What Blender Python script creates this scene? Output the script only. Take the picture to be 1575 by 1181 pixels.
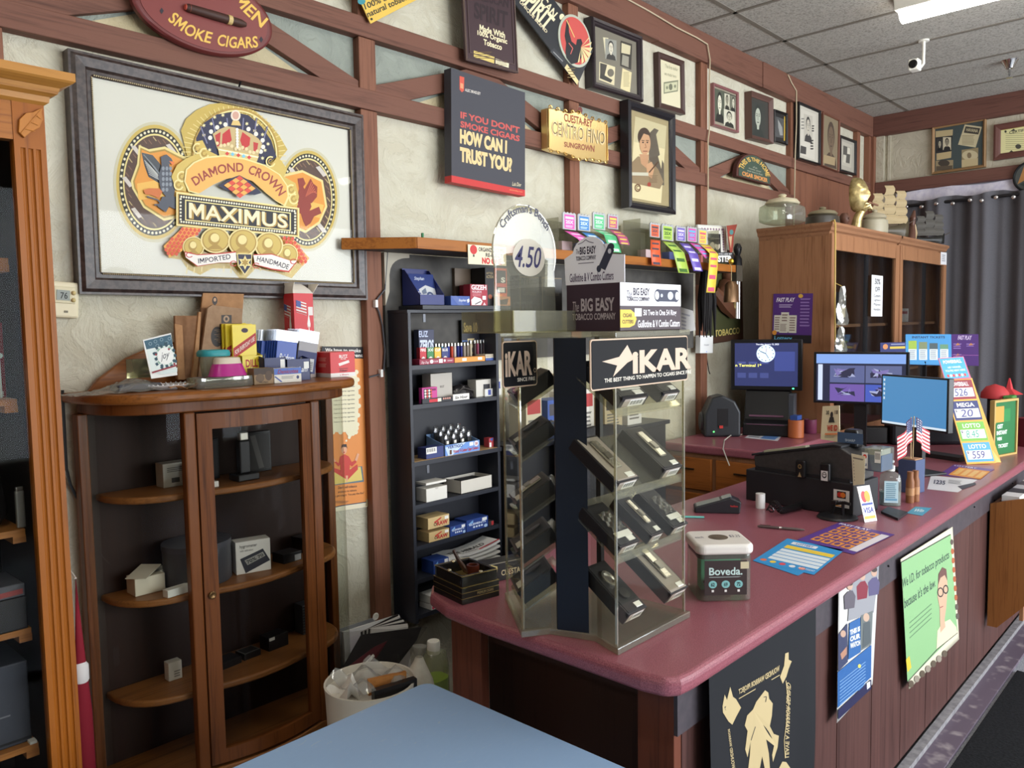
import bpy, bmesh, math, random
from mathutils import Vector, Matrix
from mathutils.geometry import tessellate_polygon
random.seed(7)
SC = bpy.context.scene
COL = SC.collection
for o in list(bpy.data.objects): bpy.data.objects.remove(o)
V = Vector
# camera
FPX, YAW, PIT, ROL, EYE = 1238.6, math.radians(42.96), math.radians(4.2), math.radians(-0.99), 1.65
IW, IH = 1575, 1181
CF = V((math.cos(YAW)*math.cos(PIT), math.sin(YAW)*math.cos(PIT), -math.sin(PIT)))
_r = V((math.sin(YAW), -math.cos(YAW), 0)); _u = _r.cross(CF)
CR = _r*math.cos(ROL) + _u*math.sin(ROL); CU = -_r*math.sin(ROL) + _u*math.cos(ROL)
CAM = V((0, 0, EYE))
cd = bpy.data.cameras.new('camera'); cam = bpy.data.objects.new('camera', cd); COL.objects.link(cam)
cd.sensor_fit = 'HORIZONTAL'; cd.sensor_width = 36; cd.lens = FPX/IW*36; cd.clip_start = 0.05; cd.clip_end = 100
cam.matrix_world = Matrix(((CR.x, CU.x, -CF.x, CAM.x), (CR.y, CU.y, -CF.y, CAM.y), (CR.z, CU.z, -CF.z, CAM.z), (0, 0, 0, 1)))
SC.camera = cam
# exposure, world, daylight
SC.view_settings.view_transform = 'Standard'; SC.view_settings.look = 'None'
SC.view_settings.gamma = 1; SC.view_settings.use_curve_mapping = False
SC.view_settings.exposure = 0.82
wd = bpy.data.worlds.new('world'); SC.world = wd; wd.use_nodes = True
wb = wd.node_tree.nodes['Background']; wb.inputs[0].default_value = (0.75, 0.85, 1.0, 1); wb.inputs[1].default_value = 0.25
def area(name, loc, to, sx, sy, power, color):
 l = bpy.data.lights.new(name, 'AREA'); l.shape = 'RECTANGLE'; l.size = sx; l.size_y = sy; l.energy = power; l.color = color
 o = bpy.data.objects.new(name, l); COL.objects.link(o); o.location = loc
 o.rotation_euler = (V(to)-V(loc)).to_track_quat('-Z', 'Y').to_euler(); return o
area('storefront_daylight', (3.6, -3.35, 1.7), (3.2, 2.0, 1.0), 6.5, 2.2, 270, (0.9, 0.95, 1.0))
area('far_window_daylight', (7.6, 0.6, 1.9), (5, 0.6, 1.6), 3.4, 1.9, 110, (0.72, 0.8, 1.0))
TUBE_E = 11.5          # strength of the fluorescent diffusers
# pixel -> point on a plane of the room
def _ray(x, y): return CF + CR*((x-IW/2)/FPX) - CU*((y-IH/2)/FPX)
def PX(x, y, c): d = _ray(x, y); return CAM + d*(c/d.x)
def PY(x, y, c): d = _ray(x, y); return CAM + d*(c/d.y)
def PZ(x, y, c): d = _ray(x, y); return CAM + d*((c-EYE)/d.z)
# materials
def lin(c):
 f = lambda v: v/12.92 if v <= 0.04045 else ((v+0.055)/1.055)**2.4
 return tuple(f(max(0, min(255, v))/255) for v in c[:3]) + (1,)
_mc = {}
def _new(key):
 m = bpy.data.materials.new(key); m.use_nodes = True; nt = m.node_tree
 return m, nt, nt.nodes['Principled BSDF']
def ink(c, rough=0.5, metal=0.0, spec=0.4):
 k = ('ink', tuple(c), rough, metal, spec)
 if k not in _mc:
  m, nt, b = _new('ink_%d_%d_%d' % tuple(int(v) for v in c[:3]))
  b.inputs['Base Color'].default_value = lin(c); b.inputs['Roughness'].default_value = rough
  b.inputs['Metallic'].default_value = metal; b.inputs['Specular IOR Level'].default_value = spec
  _mc[k] = m
 return _mc[k]
def glow(c, s=1.0):
 k = ('glow', tuple(c), s)
 if k not in _mc:
  m, nt, b = _new('screen_%d_%d_%d' % tuple(int(v) for v in c[:3]))
  b.inputs['Base Color'].default_value = (0.01, 0.01, 0.01, 1); b.inputs['Roughness'].default_value = 0.3
  b.inputs['Emission Color'].default_value = lin(c); b.inputs['Emission Strength'].default_value = s
  _mc[k] = m
 return _mc[k]
def _coord(nt, scale, rot=(0, 0, 0)):
 tc = nt.nodes.new('ShaderNodeTexCoord'); mp = nt.nodes.new('ShaderNodeMapping')
 mp.inputs['Scale'].default_value = scale; mp.inputs['Rotation'].default_value = rot
 nt.links.new(tc.outputs['Object'], mp.inputs['Vector']); return mp.outputs['Vector']
def _noise(nt, vec, s, det=4, rough=0.6, dist=0):
 n = nt.nodes.new('ShaderNodeTexNoise'); n.inputs['Scale'].default_value = s; n.inputs['Detail'].default_value = det
 n.inputs['Roughness'].default_value = rough; n.inputs['Distortion'].default_value = dist
 nt.links.new(vec, n.inputs['Vector']); return n.outputs['Fac']
def _ramp(nt, fac, stops):
 r = nt.nodes.new('ShaderNodeValToRGB'); e = r.color_ramp.elements
 while len(e) < len(stops): e.new(0.5)
 for i, (p, c) in enumerate(stops): e[i].position = p; e[i].color = lin(c)
 nt.links.new(fac, r.inputs['Fac']); return r.outputs['Color']
def _bump(nt, b, fac, strength, dist=0.01):
 n = nt.nodes.new('ShaderNodeBump'); n.inputs['Strength'].default_value = strength; n.inputs['Distance'].default_value = dist
 nt.links.new(fac, n.inputs['Height']); nt.links.new(n.outputs['Normal'], b.inputs['Normal'])
def speck(c1, c2, scale=300, rough=0.5, bump=0.0, stops=(0.35, 0.65), det=2, metal=0.0, spec=0.5):
 k = ('speck', c1, c2, scale, rough, bump, stops, metal)
 if k not in _mc:
  m, nt, b = _new('mottled'); v = _coord(nt, (1, 1, 1)); f = _noise(nt, v, scale, det)
  nt.links.new(_ramp(nt, f, [(stops[0], c1), (stops[1], c2)]), b.inputs['Base Color'])
  b.inputs['Roughness'].default_value = rough; b.inputs['Metallic'].default_value = metal; b.inputs['Specular IOR Level'].default_value = spec
  if bump: _bump(nt, b, f, bump, 0.004)
  _mc[k] = m
 return _mc[k]
def wood(c1, c2, axis='z', scale=1.0, rough=0.42, bump=0.08, c3=None):
 k = ('wood', c1, c2, axis, scale, rough)
 if k not in _mc:
  m, nt, b = _new('wood_grain')
  s = {'x': (1.2, 22, 22), 'y': (22, 1.2, 22), 'z': (22, 22, 1.2)}[axis]
  s2 = {'x': (6, 160, 160), 'y': (160, 6, 160), 'z': (160, 160, 6)}[axis]
  f = _noise(nt, _coord(nt, tuple(q*scale for q in s)), 1.0, 5, 0.65, 0.8)
  g = _noise(nt, _coord(nt, tuple(q*scale for q in s2)), 1.0, 3, 0.6)
  mx = nt.nodes.new('ShaderNodeMath'); mx.operation = 'MULTIPLY_ADD'; mx.inputs[1].default_value = 0.45
  nt.links.new(g, mx.inputs[0]);
  sc = nt.nodes.new('ShaderNodeMath'); sc.operation = 'MULTIPLY'; sc.inputs[1].default_value = 0.55
  nt.links.new(f, sc.inputs[0]); nt.links.new(sc.outputs[0], mx.inputs[2])
  nt.links.new(_ramp(nt, mx.outputs[0], [(0.34, c2), (0.5, c1), (0.64, c3 or c1)]), b.inputs['Base Color'])
  b.inputs['Roughness'].default_value = rough; b.inputs['Specular IOR Level'].default_value = 0.25
  if bump: _bump(nt, b, g, bump, 0.003)
  _mc[k] = m
 return _mc[k]
def glass(tint=(250, 252, 250), refl=0.06, rough=0.02, haze=0.0):
 k = ('glass', tint, refl, rough, haze)
 if k not in _mc:
  m, nt, b = _new('thin_glass'); N = nt.nodes; L = nt.links
  tr = N.new('ShaderNodeBsdfTransparent'); tr.inputs[0].default_value = lin(tint)
  gl = N.new('ShaderNodeBsdfGlossy'); gl.inputs['Roughness'].default_value = rough
  lw = N.new('ShaderNodeLayerWeight'); lw.inputs[0].default_value = 0.5
  pw = N.new('ShaderNodeMath'); pw.operation = 'POWER'; pw.inputs[1].default_value = 4.0; L.new(lw.outputs['Facing'], pw.inputs[0])
  ma = N.new('ShaderNodeMath'); ma.operation = 'MULTIPLY_ADD'; ma.inputs[1].default_value = 0.35; ma.inputs[2].default_value = refl
  L.new(pw.outputs[0], ma.inputs[0])
  mx = N.new('ShaderNodeMixShader'); L.new(ma.outputs[0], mx.inputs[0]); L.new(tr.outputs[0], mx.inputs[1]); L.new(gl.outputs[0], mx.inputs[2])
  last = mx
  if haze:
   df = N.new('ShaderNodeBsdfDiffuse'); df.inputs[0].default_value = lin((225, 225, 215))
   m2 = N.new('ShaderNodeMixShader'); m2.inputs[0].default_value = haze
   L.new(mx.outputs[0], m2.inputs[1]); L.new(df.outputs[0], m2.inputs[2]); last = m2
  L.new(last.outputs[0], N['Material Output'].inputs[0]); _mc[k] = m
 return _mc[k]
# mesh builder
class MB:
 def __init__(s): s.v = []; s.f = []; s.m = []; s.cur = 0
 def add(s, vs, fs):
  n = len(s.v); s.v += [V(p) for p in vs]
  for f in fs: s.f.append([n+i for i in f]); s.m.append(s.cur)
  return s
 def box(s, x0, y0, z0, x1, y1, z1, M=None):
  p = [V((x, y, z)) for z in (z0, z1) for y in (y0, y1) for x in (x0, x1)]
  if M: p = [M @ q for q in p]
  return s.add(p, [(0, 2, 3, 1), (4, 5, 7, 6), (0, 1, 5, 4), (2, 6, 7, 3), (0, 4, 6, 2), (1, 3, 7, 5)])
 def bar(s, a, b, w, h, up=(0, 0, 1)):
  a = V(a); b = V(b); d = (b-a); L = d.length; d.normalize(); x = d.cross(V(up))
  if x.length < 1e-5: x = d.cross(V((1, 0, 0)))
  x.normalize(); z = x.cross(d)
  M = Matrix(((d.x, x.x, z.x, a.x), (d.y, x.y, z.y, a.y), (d.z, x.z, z.z, a.z), (0, 0, 0, 1)))
  return s.box(0, -w/2, -h/2, L, w/2, h/2, M)
 def prism(s, poly, z0, z1, M=None):
  n = len(poly); p = [V((x, y, z0)) for x, y in poly] + [V((x, y, z1)) for x, y in poly]
  if M: p = [M @ q for q in p]
  return s.add(p, [list(range(n))[::-1], list(range(n, 2*n))] + [(i, (i+1) % n, n+(i+1) % n, n+i) for i in range(n)])
 def tube(s, pts, r, n=8, cap=True):
  pts = [V(p) for p in pts]; k = len(pts); rs = r if isinstance(r, (list, tuple)) else [r]*k
  t0 = (pts[1]-pts[0]).normalized(); a = t0.orthogonal().normalized(); vs = []
  for i, p in enumerate(pts):
   t = (pts[min(i+1, k-1)]-pts[max(i-1, 0)]).normalized()
   a = (a - t*a.dot(t)); a = a.normalized() if a.length > 1e-6 else t.orthogonal().normalized(); b = t.cross(a)
   vs += [p + (a*math.cos(2*math.pi*j/n) + b*math.sin(2*math.pi*j/n))*rs[i] for j in range(n)]
  fs = [(i*n+j, i*n+(j+1) % n, (i+1)*n+(j+1) % n, (i+1)*n+j) for i in range(k-1) for j in range(n)]
  if cap: fs += [list(range(n))[::-1], list(range((k-1)*n, k*n))]
  return s.add(vs, fs)
 def lathe(s, prof, n=24, M=None, sx=1, sy=1, sq=0):
  vs = []
  for r, z in prof:
   for j in range(n):
    a = 2*math.pi*j/n; c, q = math.cos(a), math.sin(a)
    if sq: c = math.copysign(abs(c)**(1-sq), c); q = math.copysign(abs(q)**(1-sq), q)
    vs.append(V((r*c*sx, r*q*sy, z)))
  if M: vs = [M @ q for q in vs]
  k = len(prof)
  fs = [(i*n+j, i*n+(j+1) % n, (i+1)*n+(j+1) % n, (i+1)*n+j) for i in range(k-1) for j in range(n)]
  if prof[0][0] > 1e-6: fs.append(list(range(n))[::-1])
  if prof[-1][0] > 1e-6: fs.append(list(range((k-1)*n, k*n)))
  return s.add(vs, fs)
 def grid(s, P):
  r, c = len(P), len(P[0])
  return s.add([p for row in P for p in row], [(i*c+j, i*c+j+1, (i+1)*c+j+1, (i+1)*c+j) for i in range(r-1) for j in range(c-1)])
 def ball(s, c, rx, ry=None, rz=None, n=12, k=8, M=None):
  ry = ry or rx; rz = rz or rx
  prof = [(math.sin(math.pi*i/k), -math.cos(math.pi*i/k)) for i in range(k+1)]
  T = Matrix.Translation(V(c)) @ Matrix.Diagonal((rx, ry, rz, 1))
  if M: T = M @ T
  return s.lathe([(max(a, 1e-7), z) for a, z in prof], n, T)
 def frame(s, w, h, prof):
  """mitred frame around a w x h opening centre 0, in the XZ plane; prof = list of (outset, y)"""
  n = len(prof); vs = []
  for sx, sz in ((-1, -1), (1, -1), (1, 1), (-1, 1)):
   vs += [V((sx*(w/2+a), y, sz*(h/2+a))) for a, y in prof]
  return s.add(vs, [(c*n+i, ((c+1) % 4)*n+i, ((c+1) % 4)*n+(i+1) % n, c*n+(i+1) % n) for c in range(4) for i in range(n)])
 def build(s, name, mat, parent=None, bevel=0, smooth=False, seg=2, sub=0, solid=0):
  me = bpy.data.meshes.new(name); me.from_pydata([tuple(p) for p in s.v], [], s.f)
  mats = mat if isinstance(mat, (list, tuple)) else [mat]
  for m in mats: me.materials.append(m)
  if len(mats) > 1: me.polygons.foreach_set('material_index', [min(i, len(mats)-1) for i in s.m])
  bm = bmesh.new(); bm.from_mesh(me); bmesh.ops.remove_doubles(bm, verts=bm.verts, dist=1e-6); bmesh.ops.recalc_face_normals(bm, faces=bm.faces); bm.to_mesh(me); bm.free()
  if smooth:
   me.polygons.foreach_set('use_smooth', [True]*len(me.polygons))
   try: me.set_sharp_from_angle(angle=math.radians(42))
   except Exception: pass
  o = bpy.data.objects.new(name, me); COL.objects.link(o)
  if parent: o.parent = parent
  if solid: q = o.modifiers.new('s', 'SOLIDIFY'); q.thickness = solid; q.offset = 0
  if bevel:
   q = o.modifiers.new('b', 'BEVEL'); q.width = bevel; q.segments = seg; q.limit_method = 'ANGLE'; q.angle_limit = math.radians(40)
  if sub: q = o.modifiers.new('d', 'SUBSURF'); q.levels = sub; q.render_levels = sub
  return o
def tag(o, label=None, cat=None, group=None, kind=None):
 if label: o['label'] = label
 if cat: o['category'] = cat
 if group: o['group'] = group
 if kind: o['kind'] = kind
 return o
def T(name, label, cat, loc=(0, 0, 0), rz=0, group=None, rot=None):
 o = bpy.data.objects.new(name, None); COL.objects.link(o); o.empty_display_size = 0.05
 o.location = loc; o.rotation_euler = rot if rot else (0, 0, rz); return tag(o, label, cat, group)
def plabel(o, s): o['label'] = s; return o
def struct(o): o['kind'] = 'structure'; return o
def dup(root, loc, rz=None, label=None, group=None):
 r = root.copy(); COL.objects.link(r); r.location = loc
 if rz is not None: r.rotation_euler = (root.rotation_euler.x, root.rotation_euler.y, rz)
 if label: r['label'] = label
 if group: r['group'] = group
 for ch in list(root.children):
  c = ch.copy(); COL.objects.link(c); c.parent = r
  for g in list(ch.children):
   d = g.copy(); COL.objects.link(d); d.parent = c
 return r
# flat printed artwork (every colour is a face, layered 0.3 mm apart)
_tg = {}
def text_geo(s, bold, ital):
 k = (s, bold, ital)
 if k not in _tg:
  cu = bpy.data.curves.new('t', 'FONT'); cu.body = s; cu.size = 1; cu.offset = bold; cu.shear = ital; cu.resolution_u = 3
  ob = bpy.data.objects.new('t', cu); me = bpy.data.meshes.new_from_object(ob)
  vs = [(q.co.x, q.co.y) for q in me.vertices]; fs = [list(p.vertices) for p in me.polygons]
  bpy.data.objects.remove(ob); bpy.data.meshes.remove(me); bpy.data.curves.remove(cu)
  if bold and 'M' in s:      # the thickened outline of M fills wrongly: draw that letter as one clean polygon
   own = list(range(len(vs)))
   def root(i):
    while own[i] != i: i = own[i]
    return i
   for f in fs:
    for i in f[1:]: own[root(i)] = root(f[0])
   parts = {}
   for f in fs: parts.setdefault(root(f[0]), []).append(f)
   for k2, F in parts.items():
    ii = sorted({i for f in F for i in f})
    if len(ii) == 15 and len(F) == 17:
     x0, x1 = min(vs[i][0]-ital*vs[i][1] for i in ii), max(vs[i][0]-ital*vs[i][1] for i in ii); y0, y1 = min(vs[i][1] for i in ii), max(vs[i][1] for i in ii); q = min(0.3, 0.15+2.2*bold)
     n = len(vs); vs += [(x0+(x1-x0)*u+ital*(y0+(y1-y0)*v), y0+(y1-y0)*v) for u, v in ((0, 0), (q, 0), (q, 0.6), (0.5, 0.16), (1-q, 0.6), (1-q, 0), (1, 0), (1, 1), (1-q*1.25, 1), (0.5, 0.52), (q*1.25, 1), (0, 1))]
     fs = [f for f in fs if f not in F]+[list(range(n, n+12))]
  xs = [p[0] for p in vs] or [0, 1]; ys = [p[1] for p in vs] or [0, 1]
  _tg[k] = (vs, fs, min(xs), max(xs), min(ys), max(ys))
 return _tg[k]
class Art:
 """canvas with y downward; mp maps canvas (x,y) -> metres (u,v)"""
 def __init__(s, mp): s.mp = mp; s.it = []; s.mats = {}
 def _put(s, polys, c, mat=None):
  pts = [p for q in polys for p in q]
  if not pts: return s
  b = (min(p[0] for p in pts), min(p[1] for p in pts), max(p[0] for p in pts), max(p[1] for p in pts))
  l = 1 + max([i[0] for i in s.it if i[1][0] < b[2] and i[1][2] > b[0] and i[1][1] < b[3] and i[1][3] > b[1]] or [-1])
  s.it.append((l, b, polys, mat or ink(c))); return s
 def poly(s, pts, c, mat=None): return s._put([[s.mp(*p) for p in pts]], c, mat)
 def rect(s, x0, y0, x1, y1, c, mat=None): return s.poly([(x0, y0), (x1, y0), (x1, y1), (x0, y1)], c, mat)
 def ell(s, cx, cy, rx, ry, c, n=28, a0=0, a1=360, mat=None):
  k = n if a1-a0 >= 360 else n+1
  return s.poly([(cx+rx*math.cos(math.radians(a0+(a1-a0)*i/n)), cy+ry*math.sin(math.radians(a0+(a1-a0)*i/n))) for i in range(k)], c, mat)
 def ring(s, cx, cy, rx, ry, w, c, n=28, a0=0, a1=360):
  P = [(math.cos(math.radians(a0+(a1-a0)*i/n)), math.sin(math.radians(a0+(a1-a0)*i/n))) for i in range(n+1)]
  return s._put([[s.mp(cx+rx*P[i][0], cy+ry*P[i][1]), s.mp(cx+rx*P[i+1][0], cy+ry*P[i+1][1]), s.mp(cx+(rx-w)*P[i+1][0], cy+(ry-w*ry/rx)*P[i+1][1]), s.mp(cx+(rx-w)*P[i][0], cy+(ry-w*ry/rx)*P[i][1])] for i in range(n)], c)
 def line(s, pts, w, c):
  ps = []
  for (x0, y0), (x1, y1) in zip(pts[:-1], pts[1:]):
   L = math.hypot(x1-x0, y1-y0) or 1; nx, ny = -(y1-y0)/L*w/2, (x1-x0)/L*w/2
   ps.append([s.mp(x0+nx, y0+ny), s.mp(x1+nx, y1+ny), s.mp(x1-nx, y1-ny), s.mp(x0-nx, y0-ny)])
  return s._put(ps, c)
 def star(s, cx, cy, r, c, n=5, q=0.42): return s.poly([(cx+(r if i % 2 == 0 else r*q)*math.sin(math.pi*i/n), cy-(r if i % 2 == 0 else r*q)*math.cos(math.pi*i/n)) for i in range(2*n)], c)
 def text(s, t, x0, y0, x1, y1, c, bold=0.015, ital=0, quad=None, mir=False, mat=None):
  vs, fs, a, b, d, e = text_geo(t, bold, ital)
  def f(p):
   x = (p[0]-a)/((b-a) or 1); y = (e-p[1])/((e-d) or 1)
   if mir: x = 1-x
   if quad:
    q0, q1, q2, q3 = quad
    return s.mp((q0[0]*(1-x)+q1[0]*x)*(1-y)+(q3[0]*(1-x)+q2[0]*x)*y, (q0[1]*(1-x)+q1[1]*x)*(1-y)+(q3[1]*(1-x)+q2[1]*x)*y)
   return s.mp(x0+(x1-x0)*x, y0+(y1-y0)*y)
  g = [f(p) for p in vs]; return s._put([[g[i] for i in q] for q in fs], c, mat)
 def arct(s, t, cx, cy, rx, ry, a0, a1, h, c, bold=0.02, mat=None):
  """text along an arc; angles in degrees, clockwise from the top; h = letter height outward"""
  vs, fs, a, b, d, e = text_geo(t, bold, 0); g = []
  for p in vs:
   x = (p[0]-a)/(b-a); y = (p[1]-d)/(e-d); th = math.radians(a0+(a1-a0)*x)
   g.append(s.mp(cx+(rx+h*y)*math.sin(th), cy-(ry+h*y)*math.cos(th)))
  return s._put([[g[i] for i in q] for q in fs], c, mat)
 def patht(s, t, pts, h, c, bold=0.02, mat=None):
  """text whose baseline follows a polyline on the canvas"""
  P = [V((a, b, 0)) for a, b in pts]; Q = []
  for i in range(len(P)-1):
   p0, p1, p2, p3 = P[max(i-1, 0)], P[i], P[i+1], P[min(i+2, len(P)-1)]
   for k in range(8):
    q = k/8.0; Q.append(0.5*((2*p1)+(p2-p0)*q+(2*p0-5*p1+4*p2-p3)*q*q+(3*p1-p0-3*p2+p3)*q**3))
  Q.append(P[-1]); L = [0]
  for a, b in zip(Q[:-1], Q[1:]): L.append(L[-1]+(b-a).length)
  vs, fs, a, b, d, e = text_geo(t, bold, 0); g = []
  for p in vs:
   x = (p[0]-a)/(b-a)*L[-1]; y = (p[1]-d)/(e-d)
   i = max(j for j in range(len(Q)-1) if L[j] <= x+1e-9); u = (Q[i+1]-Q[i]); f = (x-L[i])/(u.length or 1); q = Q[i]+u*f
   u0 = (Q[max(i-2, 0)]-Q[min(i+3, len(Q)-1)]); n = V((-u0.y, u0.x, 0)).normalized()
   if n.y > 0: n = -n
   q = q+n*(h*y); g.append(s.mp(q.x, q.y))
  return s._put([[g[i] for i in q] for q in fs], c, mat)
 def lines(s, x0, y0, x1, y1, n, c, w=0.5, rag=0.25, seed=1):
  rr = random.Random(seed); h = (y1-y0)/n
  return s._put([[s.mp(x0, y0+i*h), s.mp(x1-(x1-x0)*rr.random()*rag, y0+i*h), s.mp(x1-(x1-x0)*rr.random()*rag*0.2, y0+(i+w)*h) if rag == 0 else s.mp(x1-(x1-x0)*rag*0.5, y0+(i+w)*h), s.mp(x0, y0+(i+w)*h)] for i in range(n)], c)
 def build(s, name, parent, O=(0, 0, 0), U=(1, 0, 0), W=(0, 0, 1), N=None, eps=0.0003, bend=None):
  O = V(O); U = V(U); W = V(W); N = V(N) if N else U.cross(W)
  vs = []; fs = []; mi = []; ml = []
  for l, b, polys, m in s.it:
   if m not in ml: ml.append(m)
   k = ml.index(m)
   for q in polys:
    n = len(vs)
    for u, v in q:
     p = O + U*u + W*v + N*(eps*(l+1))
     if bend: p = bend(p)
     vs.append(p)
    fs.append(list(range(n, n+len(q)))); mi.append(k)
  me = bpy.data.meshes.new(name); me.from_pydata([tuple(p) for p in vs], [], fs)
  for m in ml: me.materials.append(m)
  me.polygons.foreach_set('material_index', mi); me.update()
  o = bpy.data.objects.new(name, me); COL.objects.link(o)
  if parent: o.parent = parent
  return o
def canvas(w, h, W=100.0, H=100.0, x0=0.0, y0=0.0):
 """art over a w x h m rectangle centred on 0, canvas x0..W, y0..H"""
 return Art(lambda x, y: ((x-x0)/(W-x0)*w-w/2, h/2-(y-y0)/(H-y0)*h))
def quad_frame(px, plane, c):
 """4 pixel corners (tl,tr,br,bl) on a wall plane -> centre, width, height, in-plane tilt"""
 f = {'Y': PY, 'X': PX}[plane]; p = [f(x, y, c) for x, y in px]
 ctr = (p[0]+p[1]+p[2]+p[3])/4; U = (p[1]-p[0]+p[2]-p[3])/2; W_ = (p[0]-p[3]+p[1]-p[2])/2
 h = U.x if plane == 'Y' else -U.y
 return ctr, U.length, W_.length, math.atan2(U.z, h)
def wallthing(name, label, cat, px, plane, c, group=None):
 """Empty on a wall facing -Y (plane Y) or -X (plane X); local x along, z up, -y out of the wall"""
 ctr, w, h, a = quad_frame(px, plane, c)
 R = Matrix.Rotation(-a, 4, 'Y')
 if plane == 'X': R = Matrix.Rotation(-math.pi/2, 4, 'Z') @ R
 t = T(name, label, cat, ctr, group=group, rot=R.to_euler()); t['w'] = 0; del t['w']
 return t, w, h
def pxart(t, plane, c):
 """art whose canvas is photo pixels on the thing's own wall plane"""
 f = {'Y': PY, 'X': PX}[plane]; Mi = t.matrix_basis.inverted()
 def mp(x, y): q = Mi @ f(x, y, c); return (q.x, q.z)
 return Art(mp)
def subart(base, x0, y0, k):
 """art in the coordinates of an enlarged crop (origin x0,y0, k crop pixels per photo pixel)"""
 return Art(lambda x, y: base.mp(x0+x/k, y0+y/k))
def carton(name, label, cat, loc, rz, size, mat, arts=None, group=None, bevel=0.0012, rot=None):
 """closed printed carton: origin at the base centre; arts = {face: fn(art)}; canvas 0..100 on each face"""
 w, d, h = size; t = T(name, label, cat, loc, rz, group, rot=rot)
 MB().box(-w/2, -d/2, 0, w/2, d/2, h).build('carton', mat, t, bevel=bevel)
 faceart(t, size, arts); return t
def faceart(t, size, arts, name='printed_label'):
 w, d, h = size
 F = {'front': ((0, -d/2, h/2), (1, 0, 0), (0, 0, 1), w, h), 'left': ((-w/2, 0, h/2), (0, -1, 0), (0, 0, 1), d, h), 'right': ((w/2, 0, h/2), (0, 1, 0), (0, 0, 1), d, h), 'top': ((0, 0, h), (1, 0, 0), (0, 1, 0), w, d)}
 for k, fn in (arts or {}).items():
  O, U, W_, ww, hh = F[k]; a = canvas(ww, hh); fn(a); a.build(name, t, O, U, W_)
# THE ROOM
YW, XF, ZC = 2.43, 6.97, 3.284      # plaster wall, far wall, ceiling
XB, YB = -3.2, -3.5                 # walls behind the camera
# --- materials of the room
def mk_plaster(name, c1, c2):
 m, nt, b = _new(name); v = _coord(nt, (1, 1, 1))
 f1 = _noise(nt, v, 5.5, 5, 0.62, 2.2); f2 = _noise(nt, v, 38, 4, 0.7)
 nt.links.new(_ramp(nt, f1, [(0.35, c2), (0.6, c1)]), b.inputs['Base Color']); b.inputs['Roughness'].default_value = 0.7
 st = _ramp(nt, f1, [(0.40, (0, 0, 0)), (0.46, (255, 255, 255)), (0.56, (150, 150, 150)), (0.6, (255, 255, 255))])
 ad = nt.nodes.new('ShaderNodeMath'); ad.operation = 'MULTIPLY_ADD'; ad.inputs[1].default_value = 0.45
 nt.links.new(f2, ad.inputs[0]); nt.links.new(st, ad.inputs[2]); _bump(nt, b, ad.outputs[0], 0.36, 0.012); return m
PLASTER = mk_plaster('trowelled_plaster', (204, 199, 179), (194, 187, 165))
GREYGREEN = mk_plaster('grey_green_plaster', (148, 154, 143), (138, 144, 134))
CREAM = mk_plaster('cream_plaster', (200, 186, 150), (192, 177, 140))
FARPL = mk_plaster('far_plaster', (196, 188, 168), (186, 178, 157))
BEAM_X = wood((118, 80, 66), (88, 58, 48), 'x', 0.8, 0.62, 0.25)
BEAM_Z = wood((132, 88, 68), (98, 63, 49), 'z', 0.8, 0.6, 0.25)
BEAM_Y = wood((110, 74, 64), (82, 54, 47), 'y', 0.8, 0.62, 0.25)
BOARDW = wood((130, 86, 66), (100, 64, 50), 'z', 0.5, 0.55, 0.15)
# --- shell
FLOORM = speck((122, 124, 132), (160, 162, 168), 120, 0.6, 0.1)
struct(MB().box(XB, YB, -0.1, 8.2, YW, 0).build('floor', FLOORM))
struct(MB().box(XB, YW, 0, 8.2, YW+0.12, ZC+0.1).build('wall_left', PLASTER))
m, nt, b = _new('ceiling_tile'); v = _coord(nt, (1, 1, 1)); f = _noise(nt, v, 90, 4, 0.75); f2 = _noise(nt, _coord(nt, (1.64, 0.82, 1)), 1.0, 1)
nt.links.new(_ramp(nt, f, [(0.36, (134, 130, 122)), (0.5, (180, 177, 169)), (0.62, (190, 187, 179))]), b.inputs['Base Color'])
b.inputs['Roughness'].default_value = 0.9; _bump(nt, b, f, 0.3, 0.004); CEILM = m
struct(MB().box(XB, YB, ZC, 8.2, YW, ZC+0.1).build('ceiling', CEILM))
GRIDM = ink((124, 118, 108), 0.7)
g = MB(); gx0 = 4.055
for i in range(-12, 7):
 x = gx0+0.6096*i
 if XB < x < XF: g.box(x-0.012, YB, ZC-0.004, x+0.012, YW, ZC)
for y in (2.112, 0.893, -0.326, -1.545, -2.765): g.box(XB, y-0.012, ZC-0.004, XF, y+0.012, ZC)
struct(g.build('trim_1', GRIDM))
struct(MB().box(XB-0.12, YB, 0, XB, YW, ZC).build('wall_back', ink((190, 184, 168), 0.8)))
w = MB(); w.box(XB, YB-0.12, 0, 8.2, YB, 0.6); w.box(XB, YB-0.12, 2.8, 8.2, YB, ZC); w.box(XB, YB-0.12, 0.6, 1.4, YB, 2.8); w.box(7.0, YB-0.12, 0.6, 8.2, YB, 2.8)
struct(w.build('wall_right', ink((190, 184, 168), 0.8)))
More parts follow.
